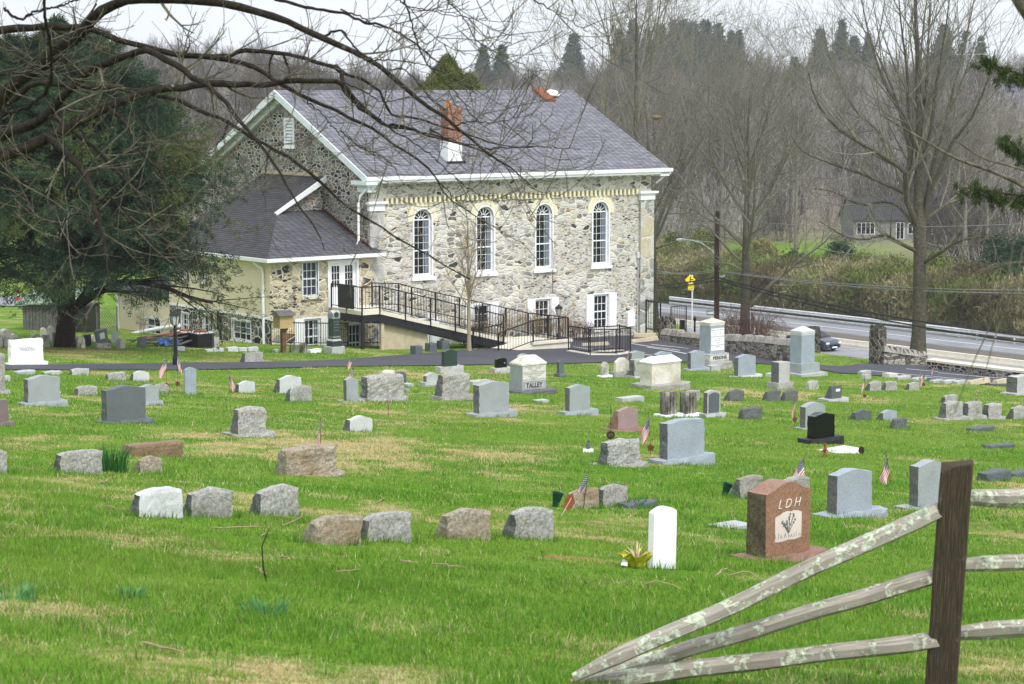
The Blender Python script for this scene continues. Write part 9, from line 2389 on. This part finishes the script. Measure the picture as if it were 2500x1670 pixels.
# ================================================================ grass blades over the lawn
rg = np.random.default_rng(9)
def in_poly(px, py, poly):
    inside = np.zeros(len(px), bool); j = len(poly) - 1
    for i in range(len(poly)):
        xi, yi = poly[i]; xj, yj = poly[j]
        c = ((yi > py) != (yj > py)) & (px < (xj - xi) * (py - yi) / (yj - yi + 1e-12) + xi); inside ^= c; j = i
    return inside
def project(P):
    z = P @ _fw; return 1250 + F_PX * P[:, 0] / z, 835 - F_PX * (P @ _up) / z
dpoly = [(x, yu) for x, yu, yl in DRIVE] + [(x, yl) for x, yu, yl in reversed(DRIVE)]
spots = [G(*p) for p in ((500, 1240), (1300, 1345))]
Vs = []; Cs = []
def blades(n, y0, y1, h0, h1, w, pw=1.0, tuft=0):
    Y = y0 + (y1 - y0) * rg.uniform(0, 1, n); X = rg.uniform(-1, 1, n) * (.24 * Y + .6)
    clump_ = fbm(X * 2.3, Y * 2.3, 31, 3)
    keep = rg.uniform(0, 1, n) < (0.25 + 1.1 * clump_)
    X, Y = X[keep], Y[keep]
    Z = zfun(X, Y); P = np.stack([X, Y, Z], 1)
    px, py = project(P)
    k = ~in_poly(px, py, dpoly)
    lx = (X - CH[0]) * U[0] + (Y - CH[1]) * U[1]; ly = (X - CH[0]) * V[0] + (Y - CH[1]) * V[1]
    k &= ~((lx > -5.6) & (lx < 17.3) & (ly > -.4)); k &= ~((lx > -2.6) & (lx < 8.2) & (ly > -4.7))
    r = X * U[0] + Y * U[1]; k &= r < 99
    P = P[k]; X = P[:, 0]; Y = P[:, 1]; m = len(P)
    dry = dryness(X, Y) + (fbm(X * 1.4, Y * 1.4, 41, 3) - .5) * 1.1; soil = soilness(X, Y)
    lush = np.clip(fbm(X / 1.1, Y / 1.1, 51, 3) * 1.6 - .35, 0, 1)
    h = (h0 + (h1 - h0) * rg.uniform(0, 1, m) ** 2) * (0.55 + .9 * lush) * np.where(soil > .4, .3, 1)
    a = rg.uniform(0, 6.28, m); lean = rg.uniform(.15, .9, m) * np.where(dry > .6, 1.5, 1)
    q = rg.uniform(0, 6.28, m)
    dx = np.cos(q) * w * .5; dy = np.sin(q) * w * .5
    tip = P + np.stack([np.cos(a) * h * lean, np.sin(a) * h * lean, h * np.where(dry > .6, .6, 1)], 1)
    b0 = P + np.stack([-dx, -dy, np.full(m, -.01)], 1); b1 = P + np.stack([dx, dy, np.full(m, -.01)], 1)
    v = np.stack([b0, b1, tip], 1)
    st = rg.uniform(0, 1, m) < np.clip((dry - .34) * 1.3, .05, .8)
    g = rg.uniform(0, 1, (m, 1)); l = lush[:, None]
    far_ = np.clip((Y - 26) / 40, 0, 1)[:, None]
    green = np.array([[.05, .145, .011]]) * (1 - g) + np.array([[.17, .325, .025]]) * g
    green = green * (1 - .3 * far_) + np.array([[.21, .27, .06]]) * .3 * far_
    green = green * (1 - .35 * l) + np.array([[.035, .15, .02]]) * .35 * l
    yel = np.clip(fbm(X / 6, Y / 6, 61, 2) * 2.4 - .9, 0, 1)[:, None]
    green = green * (1 - .45 * yel) + np.array([[.22, .31, .045]]) * .45 * yel
    straw = np.array([[.24, .20, .08]]) * (1 - g) + np.array([[.52, .47, .26]]) * g
    c = np.where(st[:, None], straw, green)
    Vs.append(v.reshape(-1, 3)); Cs.append(np.repeat(c, 3, 0))
blades(230000, 9.6, 17, .02, .062, .0065)
blades(210000, 17, 28, .022, .065, .009)
blades(200000, 28, 48, .03, .075, .014)
blades(200000, 48, 72, .03, .065, .024)
blades(150000, 72, 104, .03, .065, .036)
v = np.concatenate(Vs); c = np.concatenate(Cs)
o = np_mesh('lawn_grass', v, np.arange(len(v)).reshape(-1, 3), M['blade'], colors=c)
tag(o, 'short spring lawn grass with straw coloured patches', 'grass', kind='stuff')
# longer tufts here and there and round the stone feet
Vs = []; Cs = []
def tufts(centres, nb, h, w, rad):
    for (x, y) in centres:
        z = gz(x, y)
        for i in range(nb):
            a = rg.uniform(0, 6.28); r = rad * math.sqrt(rg.uniform()); bx, by = x + r * math.cos(a), y + r * math.sin(a); hh = h * rg.uniform(.5, 1.1); q = rg.uniform(0, 6.28); le = rg.uniform(.1, .6)
            Vs.append([(bx - w * math.cos(q), by - w * math.sin(q), z - .01), (bx + w * math.cos(q), by + w * math.sin(q), z - .01), (bx + hh * le * math.cos(a), by + hh * le * math.sin(a), z + hh)])
            g = rg.uniform(); Cs.extend([(.04 + .10 * g, .13 + .16 * g, .012 + .02 * g)] * 3)
feet = []
for ob in list(COL.objects):
    if ob.get('category') == 'gravestone' and ob.parent is None:
        d = ob.location.y
        if d < 70:
            for k in range(16):
                a = rg.uniform(0, 6.28); s = 0.52; wx = (ob.get('w', 0.6) + .1); feet.append((ob.location.x + U[0] * wx * s * math.cos(a) - V[0] * .2 * abs(math.sin(a)), ob.location.y + U[1] * wx * s * math.cos(a) - V[1] * .2 * abs(math.sin(a))))
tufts(feet, 9, .11, .005, .07)
Y = rg.uniform(10.8, 40, 260); X = rg.uniform(-1, 1, 260) * .23 * Y
tufts(np.stack([X, Y], 1), 30, .085, .003, .08)
Vs = np.array(Vs).reshape(-1, 3)
o = np_mesh('grass_tufts', Vs, np.arange(len(Vs)).reshape(-1, 3), M['blade'], colors=np.array(Cs))
tag(o, 'longer grass tufts in the lawn and round the gravestone feet', 'grass', kind='stuff')
for ob in COL.objects:
    for k in ('w', 'h', 'd', 'hb'):
        if k in ob.keys(): del ob[k]
